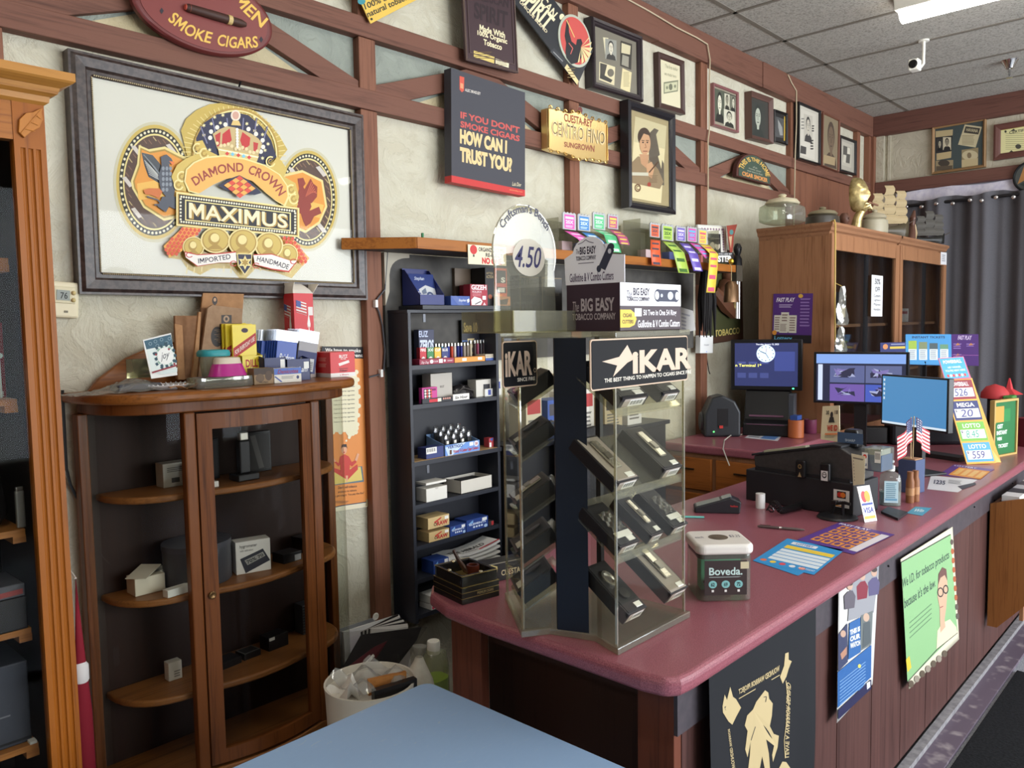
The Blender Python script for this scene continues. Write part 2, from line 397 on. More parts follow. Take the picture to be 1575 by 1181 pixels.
# far wall with its window opening (Y -1.3 .. 2.14, Z 0.9 .. 2.66)
w = MB(); w.box(XF, 2.16, 0, XF+0.12, YW, ZC); w.box(XF, YB, 0, XF+0.12, -1.5, ZC); w.box(XF, -1.5, 2.66, XF+0.12, 2.16, ZC); w.box(XF, -1.5, 0, XF+0.12, 2.16, 0.85)
struct(w.build('wall_far', FARPL))
wf = MB()
for y0, y1 in ((-1.5, -1.44), (0.3, 0.36), (2.1, 2.16)): wf.box(XF+0.02, y0, 0.85, XF+0.1, y1, 2.66)
wf.box(XF+0.02, -1.5, 0.85, XF+0.1, 2.16, 0.91); wf.box(XF+0.02, -1.5, 2.6, XF+0.1, 2.16, 2.66)
w1 = struct(wf.build('window_1', ink((200, 200, 205), 0.4)))
MB().box(XF+0.055, -1.44, 0.91, XF+0.06, 2.1, 2.6).build('pane', glass((235, 240, 245), 0.04), w1)
struct(MB().box(XF+0.125, -1.9, 0.6, XF+0.13, 2.4, 2.9).build('trim_2', glow((205, 210, 235), 1.1)))   # white sky outside the window
# sheer white valance hanging in the head of the window
sv = []
for i in range(41):
 y = -1.5+3.7*i/40; sv.append([V((XF-0.035+0.012*math.sin(i*1.9), y, z+0.01*math.sin(i*0.9))) for z in (2.655, 2.6, 2.545)])
o = MB().grid(sv).build('valance', speck((225, 220, 230), (200, 195, 212), 20, 0.8), None, smooth=True)
tag(o, 'sagging white sheer valance strip showing above the dark curtain at the far window', 'valance')
# --- half timbering on the long wall.  lines given where they meet the wall
RX0 = XB
struct(MB().box(RX0, 2.385, 2.685, XF, YW, 2.755).build('trim_3', BEAM_X, bevel=0.003))
struct(MB().box(RX0, 2.385, 2.432, 5.43, YW, 2.503).build('trim_4', BEAM_X, bevel=0.003))
c = MB()      # crown beam with its butt joints
for x0, x1, d in ((RX0, 1.2, 0), (1.2, 3.73, 0.004), (3.73, 4.93, 0), (4.93, 6.2, 0.005), (6.2, XF, 0)): c.box(x0+0.001, 2.376-d, 3.124, x1-0.001, YW, ZC)
struct(c.build('trim_5', BEAM_X, bevel=0.004))
XPOST = (-1.76, -0.56, 0.64, 1.837, 3.03, 4.23, 5.433)
p = MB()
for x in XPOST:
 for z0, z1 in ((0.1, 2.432), (2.503, 2.685), (2.755, 3.124)): p.box(x-0.037, 2.393, z0, x+0.037, YW, z1)
for x0, x1, y0 in ((6.62, 6.68, 2.393), (6.86, XF, 2.385)): p.box(x0, y0, 2.755, x1, YW, 3.124)
p.box(6.90, 2.36, 0.0, XF, YW, 3.124)
struct(p.build('trim_6', BEAM_Z, bevel=0.003))
d = MB(); pa = MB(); pb = MB()
for a, b2 in zip(XPOST[:-1], XPOST[1:]):
 a += 0.037; b2 -= 0.037; mid = (a+b2)/2
 for x0, s in ((a, 1), (b2, -1)):
  L = abs(mid-x0); dx = s*0.075/math.sin(math.atan2(0.182, L))
  poly = [(x0, 2.503), (x0+s*0.02+dx*0.55, 2.503), (mid+s*0.03, 2.655), (mid+s*0.03, 2.685), (mid-s*0.16, 2.685), (x0, 2.535)]
  pts = [(x0, 2.503), (x0+dx*0.62, 2.503), (mid, 2.648), (mid, 2.685), (mid-dx*0.4, 2.685), (x0, 2.530)]
  d.prism(pts, 2.400, YW, Matrix(((1, 0, 0, 0), (0, 0, 1, 0), (0, 1, 0, 0), (0, 0, 0, 1))))
  pa.box(min(x0, mid), 2.427, 2.503, max(x0, mid), YW+0.001, 2.685)
 pb.prism([(a+0.2, 2.503), (b2-0.2, 2.503), (mid, 2.655)], 2.425, YW, Matrix(((1, 0, 0, 0), (0, 0, 1, 0), (0, 1, 0, 0), (0, 0, 0, 1))))
struct(d.build('trim_7', BEAM_X, bevel=0.002)); struct(pa.build('trim_8', GREYGREEN)); struct(pb.build('trim_9', CREAM))
# board panelling right of the last post
bd = MB(); x = 5.47
while x < 6.9: bd.box(x+0.002, 2.40, 0.05, min(x+0.196, 6.9), YW, 2.685); x += 0.2
struct(bd.build('trim_10', BOARDW, bevel=0.004))
# beams on the far wall
struct(MB().box(XF-0.055, YB, 3.124, XF, 2.376, ZC).build('trim_11', BEAM_Y, bevel=0.004))
struct(MB().box(XF-0.05, YB, 2.66, XF, 2.36, 2.755).build('trim_12', BEAM_Y, bevel=0.004))
b3 = MB(); b3.box(XF-0.03, 2.30, 2.755, XF, 2.36, 3.124); b3.box(XF-0.012, 2.255, 2.755, XF, 2.275, 3.124)
struct(b3.build('trim_13', FARPL))
# fluorescent strip lights
def strip_light(x, y, label, L=1.22):
 t = T('ceiling_light', label, 'ceiling light', (x, y, ZC))
 MB().prism([(-0.075, 0), (0.075, 0), (0.06, -0.055), (-0.06, -0.055)], -L/2, L/2, Matrix(((1, 0, 0, 0), (0, 0, 1, 0), (0, 1, 0, 0), (0, 0, 0, 1)))).build('housing', ink((228, 224, 212), 0.5), t, bevel=0.003)
 n = 10; pr = [(0.058*math.cos(math.pi*i/n), -0.055-0.055*math.sin(math.pi*i/n)) for i in range(n+1)]
 MB().prism(pr, -L/2+0.02, L/2-0.02, Matrix(((1, 0, 0, 0), (0, 0, 1, 0), (0, 1, 0, 0), (0, 0, 0, 1)))).build('diffuser', glow((255, 250, 240), TUBE_E), t, smooth=True)
 return t
LX, LYe = PZ(1381, 30, 3.2).x, PZ(1381, 30, 3.2).y
strip_light(LX, LYe-0.62, 'lit fluorescent strip light across the ceiling in front of the far window', 1.24)
for x, y, l in ((2.3, 0.78, 'nearest the framed emblem wall'), (0.1, 0.78, 'over the tall oak cabinet'), (-2.0, 0.78, 'in the rear left of the shop'), (0.1, -1.8, 'behind the camera'), (5.2, -1.9, 'in the rear right of the shop')):
 strip_light(x, y, 'lit fluorescent strip light on the ceiling, '+l)
# security camera on its drop pole
q = PZ(1421, 62, ZC); t = T('security_camera', 'small white security camera on a thin pole hanging from the ceiling', 'camera', q)
WH = ink((236, 234, 225), 0.4)
MB().lathe([(0.03, -0.008), (0.03, 0)], 20).build('mount_plate', WH, t)
MB().tube([(0, 0, 0), (0, 0, -0.135), (0, 0.012, -0.15), (-0.02, 0.03, -0.15)], 0.009, 10).build('pole', WH, t, smooth=True)
cb = MB().box(-0.10, 0.0, -0.185, -0.03, 0.055, -0.12).build('body', WH, t, bevel=0.008)
MB().lathe([(0.024, 0), (0.024, 0.006), (0.016, 0.01), (0, 0.01)], 18, Matrix.Translation((-0.1, 0.027, -0.152)) @ Matrix.Rotation(-math.pi/2, 4, 'Y')).build('lens', ink((22, 20, 20), 0.15), cb)
MB().tube([(0.012, -0.004, 0), (0.018, -0.006, -0.05), (0.010, -0.003, -0.09), (0.014, 0, -0.13)], 0.0025, 6).build('cable', ink((120, 118, 112)), t)
# sprinkler head
q = PZ(1553, 93, ZC); t = T('sprinkler_head', 'chrome fire sprinkler head with a flared collar under the ceiling', 'sprinkler', q)
CHR = ink((205, 205, 205), 0.18, 1.0)
MB().lathe([(0.05, 0), (0.045, -0.006), (0.022, -0.05), (0.016, -0.052)], 24).build('escutcheon', CHR, t, smooth=True)
fr = MB(); fr.tube([(0, 0, -0.05), (0, 0, -0.075)], 0.008, 10); fr.tube([(0.007, 0, -0.07), (0.016, 0, -0.085), (0.004, 0, -0.105)], 0.003, 6); fr.tube([(-0.007, 0, -0.07), (-0.016, 0, -0.085), (-0.004, 0, -0.105)], 0.003, 6)
fr.build('frame_arms', CHR, t); MB().lathe([(0.0, -0.107), (0.02, -0.105), (0.02, -0.109), (0, -0.11)], 16).build('deflector', CHR, t)
# curtain on its rod in front of the far window
CURT = speck((84, 82, 87), (94, 92, 97), 250, 0.85)
t = T('curtain', 'long dark charcoal curtain hanging in folds over the far window', 'curtain', (XF-0.09, 0.3, 0.12))
cl = MB(); n = 240; rows = []
for zi in range(14):
 z = 2.45*zi/13.0; k = 0.028+0.012*math.sin(zi*0.5)
 rows.append([V(((0.045+k)*0.55*math.sin(i*0.30+0.35*math.sin(i*0.061)+0.15*math.sin(zi*0.4)) + 0.012*math.sin(i*0.9+1), 1.82-3.6*i/n, z*(1.0 if zi < 13 else 1.0)+ (0.012*math.sin(i*0.3+1) if zi == 13 else 0))) for i in range(n+1)])
cl.grid(rows).build('drape', CURT, t, smooth=True)
MB().tube([(0.0, 1.9, 2.415), (0.0, -1.8, 2.415)], 0.012, 12).build('rod', ink((30, 28, 30), 0.4), t, smooth=True)
for i, px in enumerate((1395, 1418.5, 1441, 1466.5, 1493, 1511, 1533, 1560)):
 y = PX(px, 305-i*1.8, XF-0.14).y-0.3
 MB().lathe([(0.009, 0), (0.014, 0.003), (0.014, 0.006), (0.009, 0.008)], 20, Matrix.Translation((-0.062, y, 2.40-0.012*(i % 2))) @ Matrix.Rotation(-math.pi/2, 4, 'Y')).build('grommet', ink((225, 225, 230), 0.2, 1.0), t, smooth=True)
# THINGS ON THE WALLS
def zq(z, *pts): return [(z[0]+x/z[2], z[1]+y/z[2]) for x, y in pts]
Z1 = (0, 0, 2.8125); Z2 = (500, 0, 3.58); Z3 = (820, 0, 3.58); Z4 = (1175, 0, 3.58); ZM = (170, 140, 3.936)
def framed(label, px, plane, c, back, fw, prof, fmat, artfn, zoom, base, group=None, gl=False, name='picture_frame', cat='picture frame', depth=0.018, sink=0.004):
 t, w, h = wallthing(name, label, cat, px, plane, c, group)
 iw, ih = w-2*fw, h-2*fw
 pr = [(a*fw, -y) for a, y in prof]
 MB().frame(iw, ih, [(fw, back)] + [(fw, -prof[-1][1])] + pr[::-1] + [(0, back)]).build('frame', fmat, t)
 a = pxart(t, plane, c)
 bg = Art(lambda x, y: (x, y)); bg.poly([(-iw/2, -ih/2), (iw/2, -ih/2), (iw/2, ih/2), (-iw/2, ih/2)], base)
 MB().box(-iw/2-0.002, sink, -ih/2-0.002, iw/2+0.002, sink+0.004, ih/2+0.002).build('backing_board', ink(base), t)
 if artfn:
  s = subart(a, *zoom); artfn(s); s.build('picture', t, (0, sink-0.0002, 0), (1, 0, 0), (0, 0, 1))
 if gl: MB().box(-iw/2, -0.0045, -ih/2, iw/2, -0.0035, ih/2).build('glass_pane', glass((252, 252, 250), 0.01), t)
 return t, iw, ih
DK = ink((46, 36, 36), 0.35); BLK = ink((26, 24, 26), 0.3)
# big framed emblem
GOLD = (206, 178, 92); GOLD2 = (176, 142, 66); GOLDL = (236, 218, 150); NAVY = (38, 38, 66); ORG = (232, 156, 66); ORGD = (214, 120, 44); BRN = (84, 58, 50); CRM = (240, 226, 186)
def emblem(a):
 for cx, cy, rx, ry in ((268, 550, 248, 366), (1196, 657, 194, 314)):
  a.ell(cx, cy, rx, ry, (206, 200, 176), 48); a.ell(cx, cy, rx*0.93, ry*0.95, GOLD, 48); a.ell(cx, cy, rx*0.86, ry*0.89, (30, 26, 24), 48)
  for i in range(54):
   t = i/54*2*math.pi; a.ell(cx+rx*0.815*math.cos(t), cy+ry*0.845*math.sin(t), rx*0.032, ry*0.024, (232, 224, 196), 8)
  a.ell(cx, cy, rx*0.77, ry*0.80, GOLDL, 48); a.ell(cx, cy, rx*0.735, ry*0.77, BRN, 48)
  for i in range(36):
   t = i/36*2*math.pi; k = 0.64+0.04*(i % 2); u, v = cx+rx*k*math.cos(t), cy+ry*(k+0.03)*math.sin(t)
   a.line([(u-9, v-14), (u+11, v+12)], 6, (128, 92, 74) if i % 3 else (190, 166, 120))
  for t in (-2.3, -0.9, 0.9, 2.3, 3.14):
   u, v = cx+rx*0.66*math.cos(t), cy+ry*0.69*math.sin(t); a.poly([(u-34, v-26), (u-10, v-34), (u+34, v+22), (u+12, v+32)], (214, 204, 200))
 sh = [(172, 326), (232, 352), (330, 335), (440, 392), (500, 430), (480, 640), (400, 770), (325, 786), (200, 706), (132, 590), (124, 545), (162, 440)]
 a.poly(sh, GOLDL); c = (310, 560); a.poly([(c[0]+(x-c[0])*0.93, c[1]+(y-c[1])*0.93) for x, y in sh], GOLD2)
 a.poly([(c[0]+(x-c[0])*0.88, c[1]+(y-c[1])*0.88) for x, y in sh], ORG); a.poly([(160, 560), (330, 530), (480, 560), (470, 660), (330, 640), (170, 660)], (242, 190, 96))
 sh = [(1040, 505), (1160, 478), (1285, 540), (1312, 700), (1268, 800), (1180, 860), (1110, 830), (1060, 700)]
 a.poly(sh, GOLDL); c = (1180, 670); a.poly([(c[0]+(x-c[0])*0.9, c[1]+(y-c[1])*0.92) for x, y in sh], ORG); a.poly([(1100, 640), (1290, 690), (1270, 770), (1110, 730)], (242, 190, 96))
 G1, G2 = (78, 82, 92), (132, 138, 146)       # grey griffin-eagle
 a.poly([(188, 372), (255, 388), (300, 440), (330, 480), (330, 560), (290, 555), (230, 520), (205, 450)], G1)
 for i in range(7): a.line([(200+i*9, 385+i*12), (275+i*8, 470+i*12)], 6, G2); a.line([(205+i*4, 420+i*14), (285+i*6, 500+i*9)], 4, (200, 202, 204))
 a.poly([(300, 400), (335, 385), (365, 410), (378, 440), (350, 440), (360, 500), (390, 560), (380, 640), (340, 650), (300, 600), (285, 520), (305, 450)], G1)
 for i in range(14): a.ell(315+(i % 3)*22, 470+(i//3)*32, 9, 13, G2, 8)
 a.poly([(350, 425), (385, 430), (372, 452)], (224, 120, 60))
 a.poly([(290, 590), (230, 590), (195, 600), (205, 625), (240, 630), (290, 650), (310, 610)], (200, 110, 50))
 a.poly([(310, 640), (280, 700), (330, 735), (350, 700), (395, 720), (390, 640)], G1); a.line([(215, 640), (280, 660), (320, 700)], 9, G1); a.line([(260, 690), (330, 690), (390, 680)], 10, G1)
 R1, R2 = (150, 56, 48), (208, 106, 80)       # red eagle
 a.poly([(1130, 530), (1165, 525), (1180, 560), (1165, 580), (1200, 640), (1215, 700), (1190, 750), (1140, 740), (1128, 650), (1140, 590)], R1)
 a.poly([(1170, 600), (1210, 530), (1225, 560), (1250, 580), (1248, 640), (1215, 680), (1180, 660)], R1)
 for i in range(6): a.line([(1180+i*9, 640-i*6), (1215+i*6, 550+i*14)], 5, R2)
 a.poly([(1150, 740), (1215, 720), (1260, 700), (1275, 740), (1230, 760), (1210, 800), (1180, 820), (1165, 790)], R1); a.poly([(1128, 690), (1150, 700), (1160, 740), (1130, 740)], R1)
 dome = [(425, 240), (455, 170), (520, 115), (600, 80), (690, 70), (790, 85), (880, 125), (960, 195), (1020, 270), (1070, 355), (1010, 430), (740, 480), (470, 420)]
 a.poly(dome, GOLD)
 for i in range(34):
  t = math.radians(180+i*5.6); a.line([(745+262*math.cos(t), 395+270*math.sin(t)+i*0.9), (745+318*math.cos(t), 400+325*math.sin(t)+i*0.9)], 5, GOLDL)
 a.ring(752, 385, 262, 280, 16, GOLD2, 40, 178, 372); a.ring(752, 385, 252, 268, 8, GOLDL, 40, 178, 372)
 a.poly([(508, 400), (515, 285), (560, 195), (640, 143), (740, 128), (830, 148), (910, 218), (968, 300), (1000, 400), (940, 446), (560, 400)], NAVY)
 for x, y in ((560, 210), (605, 200), (625, 160), (675, 148), (660, 195), (560, 268), (595, 358), (820, 200), (868, 242), (915, 265), (948, 322), (915, 408), (930, 360), (545, 330), (880, 205), (865, 160)): a.star(x, y, 13, (240, 226, 170), 6)
 for x0, x1 in ((610, 640), (700, 712), (800, 790), (880, 860), (540, 580), (945, 915)): a.line([(x0, 165 if 600 < x0 < 900 else 215), (x1, 300 if 600 < x0 < 900 else 320)], 7, (120, 120, 150))
 # crown
 for x, y in ((603, 248), (640, 222), (690, 205), (830, 232), (875, 262), (915, 300), (598, 285), (918, 340), (905, 368)): a.ell(x, y, 13, 14, (236, 230, 214), 10)
 a.poly([(612, 262), (650, 235), (700, 215), (745, 222), (800, 240), (850, 262), (890, 290), (912, 320), (886, 400), (640, 352)], (196, 172, 120))
 a.poly([(626, 270), (660, 250), (655, 330), (640, 340)], (184, 52, 50)); a.poly([(672, 262), (715, 228), (728, 300), (690, 335), (668, 320)], (190, 48, 48)); a.poly([(778, 300), (792, 250), (840, 285), (835, 330), (800, 360)], (190, 48, 48)); a.poly([(858, 310), (888, 318), (880, 365), (860, 370)], (184, 52, 50))
 for i in range(7): a.ell(760, 235+i*18, 9, 10, (240, 234, 220), 10)
 for i in range(12): a.ell(640+i*22, 318+i*5+10*math.sin(i*1.5), 10, 11, (226, 206, 156), 8)
 a.poly([(640, 345), (890, 395), (876, 432), (650, 392)], (214, 190, 120)); a.poly([(645, 352), (886, 400), (884, 408), (645, 360)], (246, 234, 200))
 for i, (x, y) in enumerate(((697, 382), (730, 385), (765, 391), (797, 397), (830, 404))): a.star(x, y, 14, (206, 60, 56) if i % 2 == 0 else (120, 190, 214), 4, 0.6)
 a.ell(752, 150, 30, 34, (232, 216, 196), 16); a.ell(752, 150, 20, 24, (206, 160, 140), 12); a.poly([(735, 180), (772, 182), (784, 212), (724, 208)], (220, 190, 120))
 # banner and scrolls
 for pts in ([(362, 520), (395, 450), (450, 410), (520, 380), (500, 310), (550, 300), (580, 360), (640, 390), (620, 430), (540, 440), (470, 520), (450, 610), (390, 600)], [(890, 450), (950, 470), (1000, 400), (1030, 430), (1060, 480), (1040, 520), (1110, 560), (1132, 640), (1120, 700), (1060, 700), (1010, 680)]):
  a.poly(pts, GOLD)
 for cx, cy in ((425, 520), (405, 570), (520, 350), (560, 380), (960, 430), (1085, 600), (1100, 655)): a.ring(cx, cy, 30, 34, 8, GOLDL, 16, 20, 300); a.ring(cx, cy, 16, 18, 6, GOLD2, 14, 0, 300)
 ban = [(455, 480), (500, 440), (570, 410), (680, 400), (800, 418), (920, 455), (1010, 510), (1055, 575), (1062, 640), (1040, 690), (985, 660), (920, 610), (850, 548), (770, 520), (690, 535), (610, 570), (530, 620), (470, 606), (445, 550)]
 a.poly([(760+(x-760)*1.03, 540+(y-540)*1.07) for x, y in ban], GOLDL); a.poly(ban, (236, 176, 90))
 a.patht('DIAMOND', [(505, 578), (590, 528), (690, 498), (795, 492)], 56, (150, 58, 48)); a.patht('CROWN', [(818, 500), (900, 535), (965, 580), (1008, 640)], 56, (150, 58, 48))
 a.poly([(640, 575), (720, 530), (770, 512), (830, 545), (905, 620), (860, 632), (690, 604)], NAVY)
 for r in range(4):
  for k in range(4):
   x = 770+(k-r)*24-((k+r) == 0)*0; y = 532+(k+r)*17+(k-r)*3
   if y < 640: a.poly([(x, y-17), (x+24, y), (x, y+17), (x-24, y)], (214, 76, 52) if (r+k) % 2 == 0 else (240, 170, 80))
 # name panel
 P = lambda u, v: (388+u*744, 612+v*205+u*(98-v*28))
 q = lambda a0, b0, a1, b1, c: a.poly([P(a0, b0), P(a1, b0), P(a1, b1), P(a0, b1)], c)
 q(0, 0, 1, 1, GOLDL); q(0.012, 0.05, 0.988, 0.95, GOLD2); q(0.022, 0.07, 0.978, 0.93, (24, 22, 26))
 for i in range(46):
  for v in (0.13, 0.87): x, y = P(0.04+0.92*i/45, v); a.ell(x, y, 6, 7, (236, 228, 200), 8)
 for i in range(7):
  for u in (0.035, 0.965): x, y = P(u, 0.2+0.6*i/6); a.ell(x, y, 6, 7, (236, 228, 200), 8)
 q(0.07, 0.2, 0.93, 0.82, GOLDL); q(0.08, 0.235, 0.92, 0.785, (30, 28, 34))
 a.text('MAXIMUS', 0, 0, 0, 0, GOLD2, 0.05, quad=[P(0.105, 0.29), P(0.91, 0.29), P(0.91, 0.77), P(0.105, 0.77)])
 a.text('MAXIMUS', 0, 0, 0, 0, CRM, 0.015, quad=[P(0.1, 0.27), P(0.90, 0.27), P(0.90, 0.74), P(0.1, 0.74)])
 # foot
 fan = [(345, 1008), (440, 960), (640, 930), (1000, 960), (1110, 990), (1165, 1058), (1100, 1132), (1010, 1100), (880, 1075), (800, 1155), (735, 1075), (620, 1072), (545, 1112), (470, 1080), (430, 1020)]
 a.poly(fan, GOLD)
 for i in range(15): x = 470+i*44; a.line([(x, 1060-10*math.cos(i)), (x-8+i, 1096+8*math.cos(i*0.9))], 6, GOLDL)
 for poly, ox, oy in (([(430, 825), (545, 832), (420, 972), (345, 1010), (312, 940)], 325, 830), ([(1018, 880), (1098, 890), (1206, 1012), (1165, 1060), (1090, 1000)], 1030, 870)):
  a.poly(poly, (240, 170, 80))
  for r in range(10):
   for k in range(9):
    x, y = ox+k*25+(r % 2)*12, oy+r*22+k*2
    ins = sum(1 for i in range(len(poly)) if (poly[i][1] > y) != (poly[i-1][1] > y) and x < (poly[i-1][0]-poly[i][0])*(y-poly[i][1])/(poly[i-1][1]-poly[i][1])+poly[i][0])
    if ins % 2: a.poly([(x, y-14), (x+12, y), (x, y+14), (x-12, y)], (216, 80, 54))
 for cx, cy, rx, ry in ((490, 945, 66, 62), (1060, 992, 62, 66), (622, 905, 90, 78), (945, 937, 86, 82), (787, 918, 90, 84)):
  a.ell(cx, cy, rx, ry, GOLDL, 28); a.ell(cx, cy, rx*0.9, ry*0.9, GOLD2, 28); a.ell(cx, cy, rx*0.82, ry*0.82, GOLD, 28)
  a.ell(cx-rx*0.1, cy-ry*0.1, rx*0.4, ry*0.5, GOLD2, 14); a.ell(cx-rx*0.05, cy-ry*0.18, rx*0.3, ry*0.34, GOLDL, 14); a.poly([(cx-rx*0.6, cy+ry*0.7), (cx, cy+ry*0.2), (cx+rx*0.5, cy+ry*0.7)], GOLD2)
 for L, tx in ((([(436, 980), (510, 996), (640, 990), (742, 980), (748, 1040), (640, 1040), (512, 1060), (440, 1010)]), ('IMPORTED', [(516, 1046), (600, 1036), (712, 1018)])), (([(848, 996), (960, 992), (1075, 1030), (1112, 1028), (1062, 1090), (960, 1076), (858, 1050)]), ('HANDMADE', [(868, 1030), (960, 1052), (1058, 1082)]))):
  a.poly([(797+(x-797)*1.01, 1030+(y-1030)*1.16) for x, y in L], (196, 60, 44)); a.poly(L, (240, 234, 226)); a.patht(tx[0], tx[1], 30, (52, 44, 60), 0.01)
 for cx, cy in ((462, 994), (728, 1046), (866, 1058), (1092, 1034)): a.ring(cx, cy, 22, 17, 6, (196, 60, 44), 14, 30, 330)
 a.poly([(748, 984), (842, 986), (836, 1062), (796, 1116), (754, 1060)], GOLDL); a.poly([(754, 990), (836, 992), (831, 1060), (796, 1108), (760, 1058)], NAVY); a.star(797, 1040, 44, GOLDL, 6, 0.5); a.star(797, 1040, 26, GOLD2, 6, 0.5)
px = zq(Z1, (283, 207), (1563, 499), (1591, 1297), (347, 1273))
t, iw, ih = framed('large dark framed emblem print with a crown and two eagle medallions on white', px, 'Y', 2.395, 0.034, 0.062, [(0, 0.0), (0.08, 0.004), (0.25, 0.004), (0.35, 0.012), (0.75, 0.014), (0.9, 0.006), (1.0, 0.006)], speck((50, 40, 38), (74, 62, 58), 60, 0.35, 0, (0.4, 0.6)), emblem, ZM, (218, 216, 209), gl=True)
bd = MB()
for k in range(150):
 for z in (-ih/2-0.004, ih/2+0.004): bd.ball((-iw/2+iw*(k+0.5)/150, -0.006, z), 0.0028, n=6, k=4)
for k in range(98):
 for x in (-iw/2-0.004, iw/2+0.004): bd.ball((x, -0.006, -ih/2+ih*(k+0.5)/98), 0.0028, n=6, k=4)
bd.build('beading', ink((176, 160, 128), 0.35, 0.6), t)
MB().tube([(0.02, 0.02, ih/2+0.06), (0.02, 0.0, ih/2+0.085)], 0.003, 8).build('hanging_nail', BLK, t)
# oval sign
c0 = PY(318, 18, 2.355); ex = PY(420, 45, 2.355); ra = (ex-c0).length; rb = (PY(319.5, 81, 2.355)-c0).length
t = T('oval_sign', 'maroon oval wooden sign with gold lettering and a carved cigar', 'sign', c0, rot=(0, -math.atan2((ex-c0).z, (ex-c0).x), 0))
RM = Matrix.Rotation(math.pi/2, 4, 'X')
MB().lathe([(0.93, -0.03), (1.0, -0.022), (1.0, -0.006), (0.96, 0.0), (0.93, 0.0)], 64, RM @ Matrix.Diagonal((ra, rb, 1, 1))).build('board', ink((104, 44, 42), 0.4), t, smooth=True)
MB().lathe([(0.905, -0.002), (0.905, 0.0015)], 64, RM @ Matrix.Diagonal((ra, rb, 1, 1))).build('face', ink((122, 52, 48), 0.42), t)
a = subart(pxart(t, 'Y', 2.355), *Z1); GT = (226, 184, 84)
a.patht('SMOKE', [(722, 88), (770, 128), (835, 168), (908, 190)], 50, GT); a.patht('CIGARS', [(935, 196), (1000, 208), (1060, 210), (1116, 206)], 50, GT)
a.patht('GREAT', [(690, 5), (720, -60), (790, -100), (880, -90), (965, -50)], 50, GT); a.patht('MEN', [(1010, -10), (1040, 40), (1085, 85), (1128, 122)], 50, GT)
for x, y in ((698, 48), (1128, 172)): a.poly([(x, y-14), (x+9, y), (x, y+14), (x-9, y)], (34, 30, 40))
a.build('lettering', t, (0, -0.0022, 0))
Mi = t.matrix_basis.inverted(); p0 = Mi @ PY(286, 11, 2.345); p1 = Mi @ PY(378, 38, 2.345); d = p1-p0
MB().tube([p0, p0+d*0.04, p0+d*0.5, p0+d*0.92, p1], [0.009, 0.012, 0.0135, 0.012, 0.007], 12).build('carved_cigar', ink((66, 40, 32), 0.6), t, smooth=True)
MB().tube([p0-d*0.012, p0+d*0.06], [0.008, 0.0122], 12).build('cigar_ember', ink((206, 96, 80), 0.7), t); MB().tube([p0+d*0.68, p0+d*0.75], 0.0142, 12).build('cigar_band', ink((206, 180, 120), 0.5), t)
# flat metal signs
def flatsign(name, label, cat, px, c, base, th, back, edge=None, rad=0.0, plane='Y'):
 t, w, h = wallthing(name, label, cat, px, plane, c)
 pts = []
 for sx, sz, a0 in ((1, 1, 0), (-1, 1, 90), (-1, -1, 180), (1, -1, 270)):
  for k in range(7 if rad else 1):
   an = math.radians(a0+15*k); pts.append((sx*(w/2-rad)+rad*math.cos(an), sz*(h/2-rad)+rad*math.sin(an)))
 MB().prism(pts, 0, th, Matrix(((1, 0, 0, 0), (0, 0, 1, 0), (0, 1, 0, 0), (0, 0, 0, 1)))).build('panel', base, t, bevel=0.001)
 if back > th: MB().box(-w*0.3, th, -h*0.1, w*0.3, back, h*0.1).build('hanger_block', ink((60, 50, 44)), t)
 return t, w, h
t, w, h = flatsign('metal_sign', 'yellow metal sign hung askew above the rail, its top cut off by the photo', 'sign', [(521, -77), (671, -148), (716, -36), (566, 35)], 2.365, ink((226, 188, 84), 0.4), 0.004, 0.02)
a = pxart(t, 'Y', 2.365)
a.text('100% additive-free', 0, 0, 0, 0, (52, 46, 40), 0.02, quad=[(559, 6), (650, -34), (653, -25), (562, 15)]); a.text('natural tobacco', 0, 0, 0, 0, (52, 46, 40), 0.02, quad=[(563, 18), (630, -12), (633, -3), (566, 27)])
a.ell(556, 2, 6, 5, (60, 140, 150)); a.build('print', t); MB().lathe([(0.004, 0), (0.004, 0.003), (0, 0.004)], 10, Matrix.Translation((-w/2+0.012, 0, -h/2+0.012)) @ RM).build('screw', BLK, t)
px = [(708, -62), (797, -36), (790.5, 115), (716.5, 89)]
t, w, h = flatsign('tin_sign', 'dark embossed tin sign with rounded corners and cream lettering hung on the upper rail', 'sign', px, 2.345, ink((70, 52, 56), 0.45, 0.2), 0.01, 0.0175, rad=0.015)
MB().frame(w-0.016, h-0.016, [(0, 0.002), (0, -0.004), (0.003, -0.006), (0.007, -0.002), (0.007, 0.004)]).build('rolled_rim', ink((116, 98, 92), 0.4, 0.4), t)
MB().frame(w-0.05, h-0.07, [(0, 0.002), (0, -0.003), (0.003, -0.003), (0.003, 0.002)]).build('inner_rim', ink((96, 78, 76), 0.4, 0.3), t)
a = subart(pxart(t, 'Y', 2.345), *Z2)
a.text('AMERICAN', 0, 0, 0, 0, (46, 32, 36), 0.02, quad=[(812, -60), (1010, -5), (1008, 45), (812, -8)]); a.text('SPIRIT', 0, 0, 0, 0, (46, 32, 36), 0.03, quad=[(820, 8), (1006, 66), (1004, 160), (820, 100)])
a.text('Made With', 0, 0, 0, 0, CRM, 0.03, quad=[(850, 134), (990, 178), (990, 212), (850, 170)]); a.text('100% Organic', 0, 0, 0, 0, CRM, 0.03, quad=[(838, 166), (1002, 214), (1002, 252), (838, 200)]); a.text('Tobacco', 0, 0, 0, 0, CRM, 0.03, quad=[(872, 214), (974, 246), (972, 278), (872, 246)])
